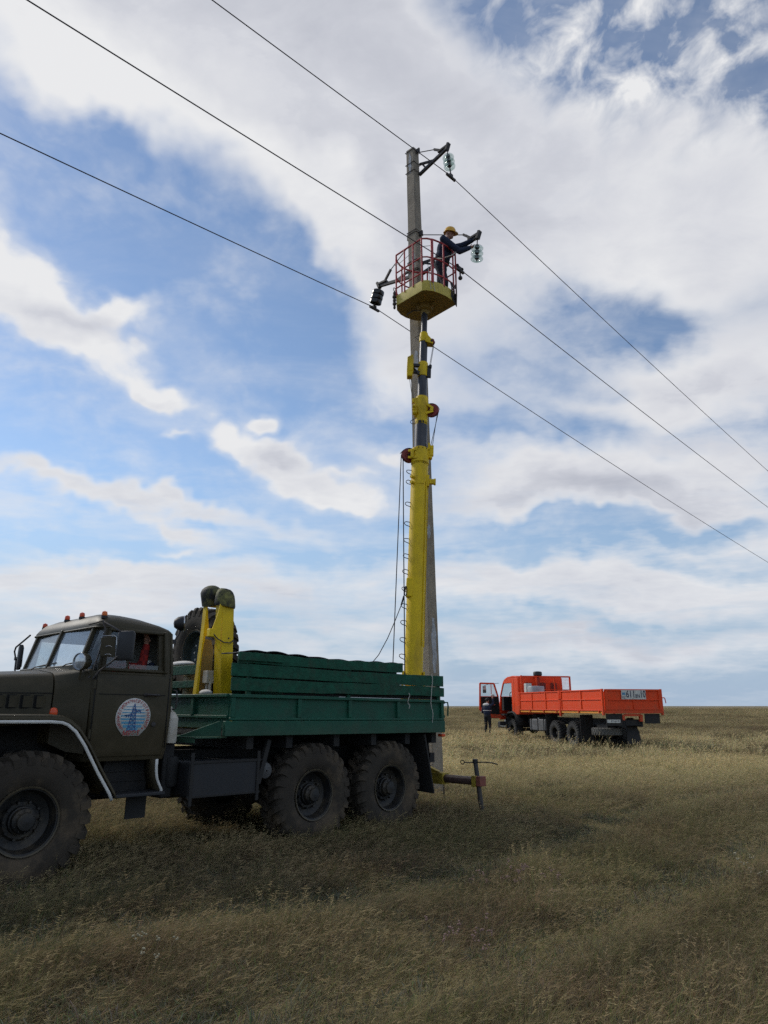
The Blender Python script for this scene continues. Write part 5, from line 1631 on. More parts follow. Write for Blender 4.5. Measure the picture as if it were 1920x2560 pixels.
# bed
MB().box(0.0, 7.68, -2.48, -0.02, 1.36, 1.42).build('bed_floor', M['orange'], kz)
for s_, y0, y1 in (('l', -0.035, 0.0), ('r', -2.50, -2.465)):
    yo0, yo1 = (0.0, 0.035) if s_ == 'l' else (-2.535, -2.50)
    for x0, x1, posts in ((0.06, 3.44, (0.09, 1.68, 3.38)), (3.56, 7.66, (3.62, 4.86, 6.28, 7.62))):
        pn = MB().box(x0, x1, y0, y1, 1.42, 2.235).build('side_panel', M['orange'], kz)
        MB().box(x0, x1, yo0, yo1, 2.19, 2.24).build('top_rail', M['orange'], pn, bevel=0.008)
        MB().box(x0, x1, yo0, yo1, 1.845, 1.875).build('middle_rail', M['orange'], pn, bevel=0.008)
        MB().box(x0, x1, yo0, yo1, 1.435, 1.475).build('bottom_rail', M['orange'], pn, bevel=0.008)
        for x in posts:
            MB().box(x - 0.032, x + 0.032, yo0, yo1 - 0.002, 1.476, 1.844).box(x - 0.032, x + 0.032, yo0, yo1 - 0.002, 1.876, 2.189).build('side_post', M['orange'], pn)
        for x in posts[:-1]:
            MB().box(x + 0.2, x + 0.26, yo0, yo1 + 0.012, 1.36, 1.46).build('side_hinge', M['orange'], pn)
    MB().box(0.0, 7.68, y0 + 0.004, y1 - 0.004 if s_ == 'r' else -0.004, 1.345, 1.42).build('bed_edge_strip', M['orange_yellow'], kz)
    for x in (3.50, 0.03, 7.70):
        MB().box(x - 0.045, x + 0.045, min(yo0, y0), max(yo1, y1) + (0.012 if s_ == 'l' else 0), 1.20 if x == 3.50 else 1.28, 2.25).build('bed_corner_post', M['orange'], kz, bevel=0.008)
    MB().box(3.40, 3.60, min(yo0, yo1) if s_ == 'r' else 0.035, max(yo0, yo1) if s_ == 'r' else 0.07, 1.90, 1.935).build('side_latch', M['orange'], kz)
tgp = MB().box(-0.03, 0.0, -2.44, -0.06, 1.42, 2.235).build('tailgate', M['orange'], kz)
for z0, z1 in ((2.17, 2.24), (1.82, 1.86), (1.475, 1.505)):
    MB().box(-0.065, -0.03, -2.44, -0.06, z0, z1).build('tailgate_rail', M['orange'], tgp, bevel=0.008)
for y, zt in ((-0.11, 2.17), (-2.39, 2.17)):
    MB().box(-0.063, -0.03, y - 0.05, y + 0.05, 1.506, 1.819).box(-0.063, -0.03, y - 0.05, y + 0.05, 1.861, zt).build('tailgate_post', M['orange'], tgp)
MB().box(-0.063, -0.03, -1.29, -1.23, 1.506, 1.819).build('tailgate_post', M['orange'], tgp)
MB().box(-0.05, -0.005, -2.46, -0.04, 1.345, 1.47).build('tailgate_sill', M['orange'], kz, bevel=0.006)
MB().tube([(-0.02, -2.50, 1.92), (-0.02, -2.60, 1.93), (-0.02, -2.63, 1.90), (-0.02, -2.66, 1.72)], 0.018, 8).build('tailgate_latch', M['orange'], tgp)
# number board on the tailgate
nb_ = MB().box(-0.075, -0.067, -1.785, -0.745, 1.865, 2.205).build('number_board', M['plate'], tgp)


def board(mb, txt, size, y, z, sx=1.0, x=-0.078):
    vs, fs = glyph(txt, size)
    mb.add([(x, y - v.x * sx, z + v.y) for v in vs], fs)


tx = MB()
board(tx, "611", 0.37, -1.135, 2.045, 0.72)
board(tx, "BN", 0.19, -1.43, 1.98, 0.80)
board(tx, "10", 0.37, -1.655, 2.045, 0.66)
board(tx, "KZ", 0.12, -0.845, 1.93, 0.9)
tx.build('lettering', M['dark_print'], nb_)
MB().box(-0.0775, -0.0752, -0.915, -0.775, 2.02, 2.115).build('flag', M['flag_blue'], nb_)
# rear under-run details
rfl = MB().box(0.02, 0.04, -0.76, -0.08, 0.90, 1.33).build('plate_holder', M['rubber'], kz)
pl2 = MB().box(0.008, 0.018, -0.66, -0.11, 1.005, 1.125).build('number_plate', M['plate'], rfl)
tx = MB()
board(tx, "611", 0.115, -0.335, 1.065, 0.85, 0.006)
board(tx, "BN", 0.075, -0.465, 1.055, 0.85, 0.006)
board(tx, "10", 0.10, -0.575, 1.068, 0.85, 0.006)
tx.build('lettering', M['dark_print'], pl2)
MB().box(0.02, 0.05, -2.36, -1.72, 0.97, 1.33).build('rear_flap', M['rubber'], kz)
MB().loft([[(0.30, -1.05, 0.22), (0.30, -1.68, 0.22), (0.33, -1.68, 0.22), (0.33, -1.05, 0.22)], [(0.36, -1.12, 0.65), (0.36, -1.64, 0.65), (0.39, -1.64, 0.65), (0.39, -1.12, 0.65)], [(0.48, -1.22, 1.18), (0.48, -1.50, 1.18), (0.50, -1.50, 1.18), (0.50, -1.22, 1.18)]]).build('mud_flap', M['rubber'], kz)
MB().box(1.98, 2.0, -0.62, -0.05, 0.25, 1.28).build('mud_flap', M['rubber'], kz)
MB().box(5.05, 5.07, -0.62, -0.05, 0.30, 1.28).build('mud_flap', M['rubber'], kz)
MB().box(0.0, 0.06, -1.55, -0.85, 1.24, 1.33).box(0.0, 0.1, -1.62, -1.50, 1.05, 1.30).box(0.0, 0.1, -0.86, -0.76, 1.10, 1.30).build('rear_crossbeam', M['orange'], kz)
sp2 = bpy.data.objects.new('under_slung_spare', tyre_mb(0.57, 0.29, 0.27, 28, 0.02).mesh('tyre', M['tyre3']))
COL.objects.link(sp2)
sp2.parent = kz
sp2.matrix_basis = Matrix.Translation((0.95, -0.60, 0.665)) @ Matrix.Rotation(R(90), 4, 'X')
MB().box(0.6, 1.4, -0.75, -0.45, 0.80, 0.95).build('spare_carrier', M['chassis'], kz)
# guard frame behind the cab
gd = MB().box(7.72, 7.78, -0.20, -0.13, 1.42, 3.06).box(7.72, 7.78, -2.77, -2.69, 1.42, 3.03).box(7.725, 7.775, -2.69, -0.20, 2.97, 3.04).box(7.725, 7.775, -2.69, -0.20, 2.36, 2.40).build('cab_guard', M['orange'], kz, bevel=0.006)
gb = MB()
for k in range(1, 40):
    y = -0.20 - 2.49 * k / 40
    gb.box(7.745, 7.751, y - 0.004, y + 0.004, 2.40, 2.97)
for k in range(1, 8):
    gb.box(7.7445, 7.7505, -2.69, -0.20, 2.40 + 0.07 * k, 2.404 + 0.07 * k)
gbo = gb.build('guard_mesh', M['orange'], gd)
gbo['kind'] = 'stuff'
for y in (-0.95, -1.9):
    MB().box(7.73, 7.77, y - 0.03, y + 0.03, 1.42, 2.97).build('guard_post', M['orange'], gd)
# cab
cprof = [(7.98, 1.25), (7.95, 2.2), (7.98, 2.92), (8.06, 3.02), (8.6, 3.06), (9.25, 3.02), (9.65, 2.93), (9.86, 2.80)]
cb = MB()
Y0, Y1 = -2.43, -0.07


def xprism(mb, poly, y0, y1):
    return mb.prism(poly, lambda u, v, d: (u, d, v), y0, y1)


# rear block, roof skin, right side, front, floor
xprism(cb, [(7.98, 1.22), (7.95, 2.2), (7.98, 2.92), (8.06, 3.02), (8.11, 2.96), (8.04, 2.88), (8.02, 2.2), (8.05, 1.22)], Y0, Y1)
xprism(cb, [(8.06, 3.02), (8.6, 3.065), (9.25, 3.03), (9.65, 2.93), (9.86, 2.79), (9.82, 2.74), (9.55, 2.84), (9.2, 2.93), (8.6, 2.97), (8.1, 2.93)], Y0, Y1)
for a, b in ((Y1 - 0.06, Y1), (Y0, Y0 + 0.06)):
    left = a > -1
    xprism(cb, [(8.03, 1.22), (8.03, 2.94), (8.6, 2.96), (8.78, 2.95), (8.78, 1.35), (8.60, 1.30), (8.30, 1.22)], a, b)         # quarter panel
    xprism(cb, [(8.78, 2.72), (8.78, 2.96), (9.2, 2.94), (9.6, 2.84), (9.84, 2.76), (9.80, 2.71)], a, b)                        # roof edge
    xprism(cb, [(9.80, 2.71), (9.88, 2.77), (10.32, 2.10), (10.50, 1.30), (10.48, 0.95), (10.38, 0.95), (10.38, 1.30), (10.22, 2.08)], a, b)  # front pillar
    if not left:
        xprism(cb, [(8.78, 1.30), (8.78, 2.10), (10.24, 2.10), (10.40, 1.30)], a + 0.005, b - 0.005)
        cb.beam((9.55, a + 0.03, 2.1), (9.55, a + 0.03, 2.75), 0.05, 0.05)
xprism(cb, [(10.20, 2.08), (10.32, 2.10), (10.50, 1.30), (10.48, 0.95), (10.40, 0.95), (10.40, 1.30)], Y0 + 0.06, Y1 - 0.06)
kcab = cb.build('cab_body', M['orange'], kz, bevel=0.02)
cbi = MB().box(8.05, 10.42, Y0 + 0.06, Y1 - 0.06, 1.16, 1.24).box(8.06, 8.09, Y0 + 0.06, Y1 - 0.06, 1.24, 2.05).box(9.98, 10.24, Y0 + 0.07, Y1 - 0.07, 1.4, 2.08).box(8.5, 10.0, -1.7, -0.8, 1.24, 1.52)
xprism(cbi, [(8.80, 1.30), (8.80, 2.08), (10.2, 2.08), (10.36, 1.30)], Y0 + 0.062, Y0 + 0.08)
cbi.build('cab_interior', M['olive_line'], kz)
for y0, y1 in ((-0.75, -0.22), (-2.2, -1.7)):
    MB().box(8.66, 9.25, y0, y1, 1.30, 1.72).box(8.62, 8.78, y0, y1, 1.5, 2.12).build('seat', M['seat'], kz, bevel=0.05)
MB().tube([(9.60 + 0.10 * math.cos(a), -0.55 + 0.23 * math.sin(a), 2.12 + 0.20 * math.cos(a)) for a in [2 * math.pi * k / 22 for k in range(22)]], 0.018, 6, closed=True).beam((9.6, -0.76, 2.12), (9.6, -0.34, 2.12), 0.025, 0.025).cyl((9.6, -0.55, 2.12), (10.0, -0.55, 1.7), 0.03).build('steering_wheel', M['black'], kz)
MB().hexa([(9.88, Y0 + 0.07, 2.76), (9.89, Y0 + 0.07, 2.77), (9.89, Y1 - 0.07, 2.77), (9.88, Y1 - 0.07, 2.76), (10.26, Y0 + 0.07, 2.10), (10.27, Y0 + 0.07, 2.11), (10.27, Y1 - 0.07, 2.11), (10.26, Y1 - 0.07, 2.10)]).build('windscreen_pane', M['glass'], kz)
MB().box(8.80, 10.1, Y0 + 0.028, Y0 + 0.034, 2.10, 2.72).build('window_pane', M['glass'], kz)
for y in (-0.62, -1.95, -1.35):
    MB().box(7.938, 7.950, y - 0.17, y + 0.17, 2.30, 2.72).build('rear_window', M['black'], kz)
MB().box(8.475, 8.485, Y1 - 0.001, Y1 + 0.004, 1.3, 2.9).build('cab_seam', M['olive_line'], kcab)
MB().ell((9.35, -0.30, 3.03), (0.05, 0.04, 0.035), 10, 6).build('roof_marker', M['orange_red'], kz)
fdr = MB()
fa = [(9.52, 0.55), (9.56, 0.9), (9.48, 1.18), (9.28, 1.32), (8.7, 1.36), (8.42, 1.28), (8.28, 1.05), (8.22, 0.7)]
fdr.strip([(x, -0.62, z) for x, z in fa], [(x, -0.04, z) for x, z in fa])
fdr.strip([(x, -0.04, z) for x, z in fa], [(x + (0.05 if x > 9 else -0.05) * 0, -0.03, z - 0.07) for x, z in fa])
fdr.build('front_wheel_arch', M['rubber'], kz, thick=0.04)
MB().box(10.30, 10.62, -2.45, -0.02, 0.55, 0.86).build('front_bumper', M['rubber'], kz, bevel=0.04)
MB().box(9.6, 10.4, -0.30, -0.03, 0.62, 0.66).box(9.6, 10.4, -0.32, -0.30, 0.60, 1.2).build('cab_step', M['chrome'], kz)
# open driver's door, hung on the front pillar and swung square to the cab
dm = Matrix.Translation((10.05, 0, 0)) @ Matrix.Rotation(R(-2), 4, 'Z')
dp_o = [(0.00, 1.02), (0.52, 1.02), (0.80, 1.12), (1.16, 1.44), (1.10, 2.74), (1.05, 2.78), (0.34, 2.77), (0.30, 2.73), (0.10, 2.10)]
dd = MB()


def dpr(mb, poly, x0, x1):
    return mb.prism(poly, lambda u, v, d: (d, u, v), x0, x1)


dpr(dd, [(0.0, 1.02), (0.52, 1.02), (0.80, 1.12), (1.16, 1.44), (1.135, 2.10), (0.10, 2.10)], -0.02, 0.05)
dpr(dd, [(0.10, 2.10), (0.18, 2.10), (0.36, 2.69), (0.34, 2.77), (0.28, 2.73)], -0.02, 0.04)
dpr(dd, [(0.34, 2.77), (0.36, 2.69), (1.03, 2.70), (1.06, 2.78)], -0.02, 0.04)
dpr(dd, [(1.06, 2.78), (1.03, 2.70), (1.055, 2.10), (1.135, 2.10), (1.11, 2.74)], -0.02, 0.04)
dpr(dd, [(0.47, 2.10), (0.50, 2.10), (0.50, 2.70), (0.47, 2.70)], -0.015, 0.03)
kd = dd.build('door', M['orange'], kz, mw=dm, bevel=0.012)
ti = MB()
dpr(ti, [(0.08, 1.22), (0.45, 1.22), (0.75, 1.30), (1.07, 1.58), (1.05, 2.07), (0.13, 2.07)], -0.045, -0.019)
ti.box(-0.09, -0.045, 0.35, 0.85, 1.62, 1.70)
ti.build('door_trim', M['olive_line'], kd, bevel=0.01)
MB().box(-0.10, -0.088, 0.33, 0.50, 1.665, 1.685).build('door_handle', M['chrome'], kd)
pp = MB()
dpr(pp, [(0.17, 2.10), (1.06, 2.10), (1.03, 2.70), (0.36, 2.70)], 0.006, 0.012)
pp.build('window_pane', M['glass'], kd)
mk = MB().loft([[(u, v, z) for u, v in ((-0.04, -0.09), (0.04, -0.09), (0.04, 0.09), (-0.04, 0.09))] for z in (0, 0.36)]).build('mirror', M['black'], kz, mw=Matrix.Translation((10.25, 0.78, 2.26)), bevel=0.03)
MB().box(-0.046, -0.0405, -0.075, 0.075, 0.16, 0.345).build('mirror_glass', M['mirror'], mk)
MB().tube([(10.2, 0.0, 2.75), (10.3, 0.5, 2.72), (10.27, 0.78, 2.62)], 0.012, 6).build('mirror_arm', M['black'], kz)
# air intake on a stack behind the cab
sn = MB().cyl((7.86, -1.09, 2.3), (7.86, -1.09, 3.08), 0.075, 16).build('intake_pipe', M['sheave'], kz)
MB().loft([[(7.86 + r_ * 1.0 * math.cos(a), -1.09 + r_ * 1.15 * math.sin(a), z) for a in [2 * math.pi * k / 20 for k in range(20)]] for z, r_ in ((3.04, 0.16), (3.07, 0.19), (3.20, 0.19), (3.245, 0.16), (3.26, 0.05))]).build('intake_cap', M['black'], sn)
# load in the bed
wt = MB().lathe([(0.001, 0), (0.37, 0), (0.39, 0.03), (0.39, 1.06), (0.37, 1.10), (0.001, 1.12)], n=30).build('water_tank', mat('pale_grey_tin', (0.33, 0.34, 0.34), 0.5, metal=0.2, var=0.2, dirt=(0.2, 0.19, 0.17), dirt_amt=0.5, streak=True), mw=KM @ Matrix.Translation((6.80, -0.46, 1.42)))
tag(wt, 'pale grey round tank standing in the orange truck bed', 'tank')
wb = MB().box(-0.12, 0.12, -0.15, 0.15, 0, 1.24).build('panel', M['plate'], mw=KM @ Matrix.Translation((7.42, -0.34, 1.42)), bevel=0.02)
tag(wb, 'pale upright panel showing above the grey tank in the orange truck', 'panel')
dk = MB().ell((0, 0, 0), (0.25, 0.22, 0.12)).build('bundle', M['tarp'], mw=KM @ Matrix.Translation((7.3, -2.25, 2.25)))
tag(dk, 'dark bundle at the far front corner of the orange truck bed', 'bundle')


# ------------------------------------------------------------------ people
def person(name, label, prims, mats, origin, extras=(), voxel=0.010, keep=0.35):
    """prims: ('c', p0, r0, p1, r1, mat) tapered limbs and ('e', centre, radii, mat[, euler]) rounded masses fused into one surface"""
    mb = MB()
    for p in prims:
        if p[0] == 'c':
            a, b = Vector(p[1]), Vector(p[3])
            d = b - a
            L = max(d.length, 1e-4)
            prof = [(p[2] * math.sin(t), -p[2] * math.cos(t)) for t in [0.05, 0.4, 0.8, 1.2]] + [(p[2], 0)]
            prof += [(p[4], L)] + [(p[4] * math.cos(t), L + p[4] * math.sin(t)) for t in [0.4, 0.8, 1.2, 1.5]]
            mb.lathe(prof, a, d if d.length > 1e-4 else (0, 0, 1), 14, cap=True)
        else:
            e = MB().ell((0, 0, 0), p[2], 18, 12)
            rot = Euler([R(x) for x in (p[4] if len(p) > 4 else (0, 0, 0))]).to_matrix()
            mb.add([rot @ Vector(v) + Vector(p[1]) for v in e.v], e.f)
    ob = mb.build('fused', mats)
    rm = ob.modifiers.new('fuse', 'REMESH')
    rm.mode = 'VOXEL'
    rm.voxel_size = voxel
    sm = ob.modifiers.new('soft', 'SMOOTH')
    sm.factor, sm.iterations = 0.5, 4
    dc = ob.modifiers.new('thin', 'DECIMATE')
    dc.ratio = keep
    dg = bpy.context.evaluated_depsgraph_get()
    me = bpy.data.meshes.new_from_object(ob.evaluated_get(dg))
    bpy.data.objects.remove(ob)
    me.materials.clear()
    for m in mats:
        me.materials.append(m)
    cen = np.empty(len(me.polygons) * 3)
    me.polygons.foreach_get('center', cen)
    cen = cen.reshape(-1, 3)
    best = np.full(len(cen), 1e9)
    idx = np.zeros(len(cen), int)
    for p in prims:
        if p[0] == 'c':
            a, b = np.array(p[1]), np.array(p[3])
            d = b - a
            t = np.clip(((cen - a) @ d) / max(d @ d, 1e-9), 0, 1)
            dist = np.linalg.norm(cen - a - t[:, None] * d, axis=1) - (p[2] + (p[4] - p[2]) * t)
            mi = p[5]
        else:
            rot = np.array(Euler([R(x) for x in (p[4] if len(p) > 4 else (0, 0, 0))]).to_matrix())
            q = (cen - np.array(p[1])) @ rot / np.array(p[2])
            dist = (np.linalg.norm(q, axis=1) - 1) * min(p[2])
            mi = p[3]
        u = dist < best
        best[u] = dist[u]
        idx[u] = mi
    me.polygons.foreach_set('material_index', idx.astype(np.int32))
    me.polygons.foreach_set('use_smooth', [True] * len(me.polygons))
    off = Vector(origin)
    me.transform(Matrix.Translation(-off))
    o = bpy.data.objects.new(name, me)
    COL.objects.link(o)
    o.location = off
    tag(o, label, 'person')
    for nm, emb, m in extras:
        x = emb.build(nm, m, o)
        x.matrix_parent_inverse = Matrix.Translation(-off)
    return o


def hand(w, d, palm_n, mi, r=1.0, curl=0.6):
    """palm at w pointing along d, four fingers of different lengths and a thumb"""
    w, d, n = Vector(w), Vector(d).normalized(), Vector(palm_n).normalized()
    s = d.cross(n).normalized()
    out = [('c', tuple(w), 0.028 * r, tuple(w + d * 0.075 * r), 0.034 * r, mi)]
    for k, L in enumerate((0.070, 0.080, 0.075, 0.058)):
        b = w + d * 0.085 * r + s * (0.030 - 0.020 * k) * r
        m = b + (d * (1 - curl * 0.3) + n * curl * 0.6) * L * 0.55 * r
        e = m + (d * (1 - curl) + n * curl * 1.2) * L * 0.5 * r
        out += [('c', tuple(b), 0.0105 * r, tuple(m), 0.0095 * r, mi), ('c', tuple(m), 0.0095 * r, tuple(e), 0.008 * r, mi)]
    b = w + d * 0.02 * r + s * 0.030 * r
    m = b + (d * 0.6 + s * 0.8) * 0.045 * r
    e = m + (d * 0.8 + n * 0.5) * 0.032 * r
    out += [('c', tuple(b), 0.014 * r, tuple(m), 0.011 * r, mi), ('c', tuple(m), 0.011 * r, tuple(e), 0.009 * r, mi)]
    return out


def head(c, f, mi, r=1.0, up=(0, 0, 1)):
    """head with jaw, nose, brow, ears and lips; f = facing direction"""
    c, f, u = Vector(c), Vector(f).normalized(), Vector(up).normalized()
    s = f.cross(u).normalized()
    u = s.cross(f)
    yaw = math.degrees(math.atan2(f.y, f.x))
    pit = -math.degrees(math.asin(max(-1, min(1, f.z))))
    rot = (0, pit, yaw)
    P = lambda a, b, d: tuple(c + f * a * r + s * b * r + u * d * r)
    out = [('e', P(0, 0, 0.02), (0.098 * r, 0.076 * r, 0.105 * r), mi, rot), ('e', P(0.025, 0, -0.062), (0.070 * r, 0.058 * r, 0.060 * r), mi, rot)]
    out += [('c', P(0.092, 0, 0.02), 0.011 * r, P(0.112, 0, -0.022), 0.016 * r, mi), ('c', P(0.088, -0.03, 0.03), 0.014 * r, P(0.088, 0.03, 0.03), 0.014 * r, mi)]
    out += [('c', P(0.086, -0.018, -0.058), 0.010 * r, P(0.086, 0.018, -0.058), 0.010 * r, mi), ('e', P(0.078, 0, -0.095), (0.022 * r, 0.026 * r, 0.018 * r), mi, rot)]
    for q in (-1, 1):
        out.append(('e', P(-0.008, q * 0.078, -0.01), (0.022 * r, 0.010 * r, 0.034 * r), mi, rot))
    return out, P


# lineman: leaning out of the basket, arms to the insulators of the middle arm; mats 0 jacket 1 trousers 2 skin 3 boots
F0 = Vector((0.93, -0.36, 0)).normalized()
S0 = Vector((0.36, 0.93, 0)).normalized()                     # to the worker's left
fl = Vector((1.17, 13.70, 10.04))
fr_ = Vector((1.30, 13.56, 10.04))
hipc = Vector((1.245, 13.63, 10.93))
shc = Vector((1.365, 13.575, 11.465))
pr = []
for sgn, ft_, kn in ((1, fl, 0.02), (-1, fr_, 0.06)):
    hip = hipc + S0 * 0.095 * sgn
    knee = (hip + ft_) / 2 + F0 * kn + Vector((0, 0, 0.02))
    ank = ft_ + Vector((0, 0, 0.09))
    pr += [('c', tuple(hip), 0.115, tuple(knee), 0.088, 1), ('c', tuple(knee), 0.088, tuple(ank), 0.070, 1)]
    pr += [('c', tuple(ft_ + Vector((0, 0, 0.05)) - F0 * 0.05), 0.048, tuple(ft_ + Vector((0, 0, 0.04)) + F0 * 0.16), 0.042, 3)]
pr += [('e', tuple(hipc + Vector((0, 0, 0.02))), (0.135, 0.175, 0.13), 1, (0, 0, -21)),
       ('e', tuple(hipc * 0.6 + shc * 0.4), (0.165, 0.195, 0.20), 0, (0, 12, -21)),
       ('e', tuple(hipc * 0.25 + shc * 0.75), (0.165, 0.215, 0.21), 0, (0, 14, -21)),
       ('c', tuple(shc + S0 * 0.15), 0.075, tuple(shc - S0 * 0.15), 0.075, 0), ('c', tuple(shc + Vector((0.02, 0, 0.03))), 0.062, tuple(shc + F0 * 0.06 + Vector((0, 0, 0.15))), 0.052, 2),
       ('c', tuple(shc + F0 * 0.01 + Vector((0, 0, 0.02))), 0.078, tuple(shc + F0 * 0.03 + Vector((0, 0, 0.075))), 0.066, 0)]
shL, shR = shc + S0 * 0.19, shc - S0 * 0.19
hdL, hdR = Vector((2.02, 13.50, 11.55)), Vector((1.93, 13.40, 11.27))
elL = (shL + hdL) / 2 + Vector((0, 0.02, -0.03))
elR = Vector((1.64, 13.36, 11.13))
for a, e, h, m in ((shL, elL, hdL, 0), (shR, elR, hdR, 0)):
    w = h - (h - e).normalized() * 0.09
    pr += [('c', tuple(a), 0.082, tuple(e), 0.068, m), ('c', tuple(e), 0.068, tuple(w), 0.050, m)]
    pr += hand(w, h - e, (0.1, 0.2, -1) if h is hdL else (0.1, 0.3, 1), 2)
hd_, P = head(shc + F0 * 0.085 + Vector((0.01, 0, 0.235)), F0 + Vector((0, 0, -0.22)), 2)
pr += hd_
hc_ = Vector(P(-0.005, 0, 0.045))
hm = MB()
fwd = Vector((F0.x, F0.y, -0.22)).normalized()
upv = S0.cross(fwd) * -1 if S0.cross(fwd).z < 0 else S0.cross(fwd)
hs_ = []
for h, r_ in ((-0.012, 1.0), (0.03, 0.985), (0.07, 0.90), (0.10, 0.72), (0.122, 0.42), (0.13, 0.05)):
    hs_.append([tuple(hc_ + fwd * (0.128 * r_ * math.cos(a)) + S0 * (0.108 * r_ * math.sin(a)) + upv * h) for a in [2 * math.pi * k / 24 for k in range(24)]])
hm.loft(hs_)
brim = [[tuple(hc_ + fwd * (k_ * 0.130 * math.cos(a) + (0.055 * max(0, math.cos(a)) if k_ > 1 else 0)) + S0 * (k_ * 0.110 * math.sin(a)) + upv * (z_ - (0.012 * max(0, math.cos(a)) if k_ > 1 else 0))) for a in [2 * math.pi * k / 24 for k in range(24)]] for k_, z_ in ((0.97, -0.008), (1.12, -0.018), (1.12, -0.024), (0.97, -0.016))]
hm.loft(brim, caps=False)
hm.tube([tuple(hc_ + fwd * (-0.12 + 0.24 * k / 8) + upv * (0.132 - 0.09 * abs(k / 4 - 1) ** 2.2)) for k in range(9)], 0.012, 6)
bel = MB()
bel.tube([tuple(hipc + Vector((0.015, 0, 0.12)) + F0 * 0.155 * math.cos(a) + S0 * 0.198 * math.sin(a) + Vector((0, 0, -0.03 * math.cos(a)))) for a in [2 * math.pi * k / 24 for k in range(24)]], 0.022, 6, closed=True)
lan = MB().tube([tuple(hipc + Vector((-0.10, -0.14, 0.12))), (1.25, 13.32, 10.92), (1.45, 13.25, 10.95), (1.55, 13.28, 11.05)], 0.012, 6)
person('person', 'person in dark blue work clothes and yellow hard hat leaning out of the lift basket', pr, [M['navy'], M['navy2'], M['skin'], M['boot']], (1.245, 13.63, 10.04),
       (('hard_hat', hm, M['helmet']), ('safety_belt', bel, M['boot']), ('lanyard', lan, M['twine'])))

# driver by the orange truck's open door, back half turned, one arm up; mats 0 navy 1 white 2 skin 3 black 4 hair
B0 = Vector((4.97, 35.5, 0.21))
F1 = Vector((0.62, 0.78, 0)).normalized()
S1 = Vector((-0.78, 0.62, 0))
V = lambda f, s, z: tuple(B0 + F1 * f + S1 * s + Vector((0, 0, z)))
pr = []
for sgn in (1, -1):
    pr += [('c', V(0, 0.09 * sgn, 0.92), 0.098, V(0.03, 0.11 * sgn, 0.50), 0.072, 3), ('c', V(0.03, 0.11 * sgn, 0.50), 0.072, V(-0.01, 0.12 * sgn, 0.10), 0.058, 3)]
    pr += [('c', V(-0.05, 0.12 * sgn, 0.05), 0.048, V(0.15, 0.14 * sgn, 0.04), 0.042, 3)]
pr += [('e', V(0, 0, 0.95), (0.14, 0.18, 0.13), 3, (0, 0, 51)), ('e', V(0.0, 0, 1.12), (0.15, 0.20, 0.20), 0, (0, 0, 51)), ('e', V(0.0, 0, 1.32), (0.15, 0.22, 0.19), 0, (0, 0, 51)),
       ('c', V(0, 0.15, 1.43), 0.075, V(0, -0.15, 1.43), 0.075, 0), ('e', V(-0.03, 0.03, 1.47), (0.125, 0.175, 0.075), 1, (0, 0, 51)), ('c', V(0.02, 0, 1.46), 0.058, V(0.04, 0, 1.56), 0.052, 2)]
pr += [('c', V(0, 0.20, 1.42), 0.070, V(0.02, 0.28, 1.13), 0.056, 0), ('c', V(0.02, 0.28, 1.13), 0.056, V(0.20, 0.20, 1.02), 0.042, 0)] + hand(V(0.20, 0.20, 1.02), F1 + S1 * -0.3, S1 * -1, 2)
pr += [('c', V(0, -0.20, 1.42), 0.068, V(0.16, -0.26, 1.52), 0.055, 0), ('c', V(0.16, -0.26, 1.52), 0.055, V(0.16, -0.24, 1.74), 0.040, 0)] + hand(V(0.16, -0.24, 1.76), (0, 0, 1), F1, 2)
hd_, P = head(V(0.06, 0, 1.66), F1, 2)
pr += hd_
hair = MB().ell((0, 0, 0), (0.108, 0.088, 0.092), 18, 12)
hr = MB()
rot = Euler((0, R(-12), math.atan2(F1.y, F1.x))).to_matrix()
hr.add([rot @ Vector(v) + Vector(P(-0.022, 0, 0.045)) for v in hair.v], hair.f)
band = MB()
band.tube([V(0.155 * math.cos(a), 0.215 * math.sin(a), 1.20) for a in [2 * math.pi * k / 24 for k in range(24)]], 0.014, 6, closed=True)
band.ell(V(0.02, 0.30, 1.13), (0.05, 0.05, 0.018), 10, 6)
person('person', 'person in navy and white jacket and dark trousers standing by the open orange door', pr, [M['navy'], M['whitecloth'], M['skin'], M['blackcloth']], tuple(B0), (('hair', hr, M['hair']), ('reflective_band', band, M['whitecloth'])))
clo = MB().ell((0, 0, 0), (0.075, 0.055, 0.05), 14, 8).ell((0.05, 0.0, -0.03), (0.05, 0.04, 0.05), 12, 8).build('cloth', M['whitecloth'])
clo.location = V(0.17, -0.235, 1.93)
tag(clo, 'white cloth in the raised hand beside the orange truck door', 'cloth')

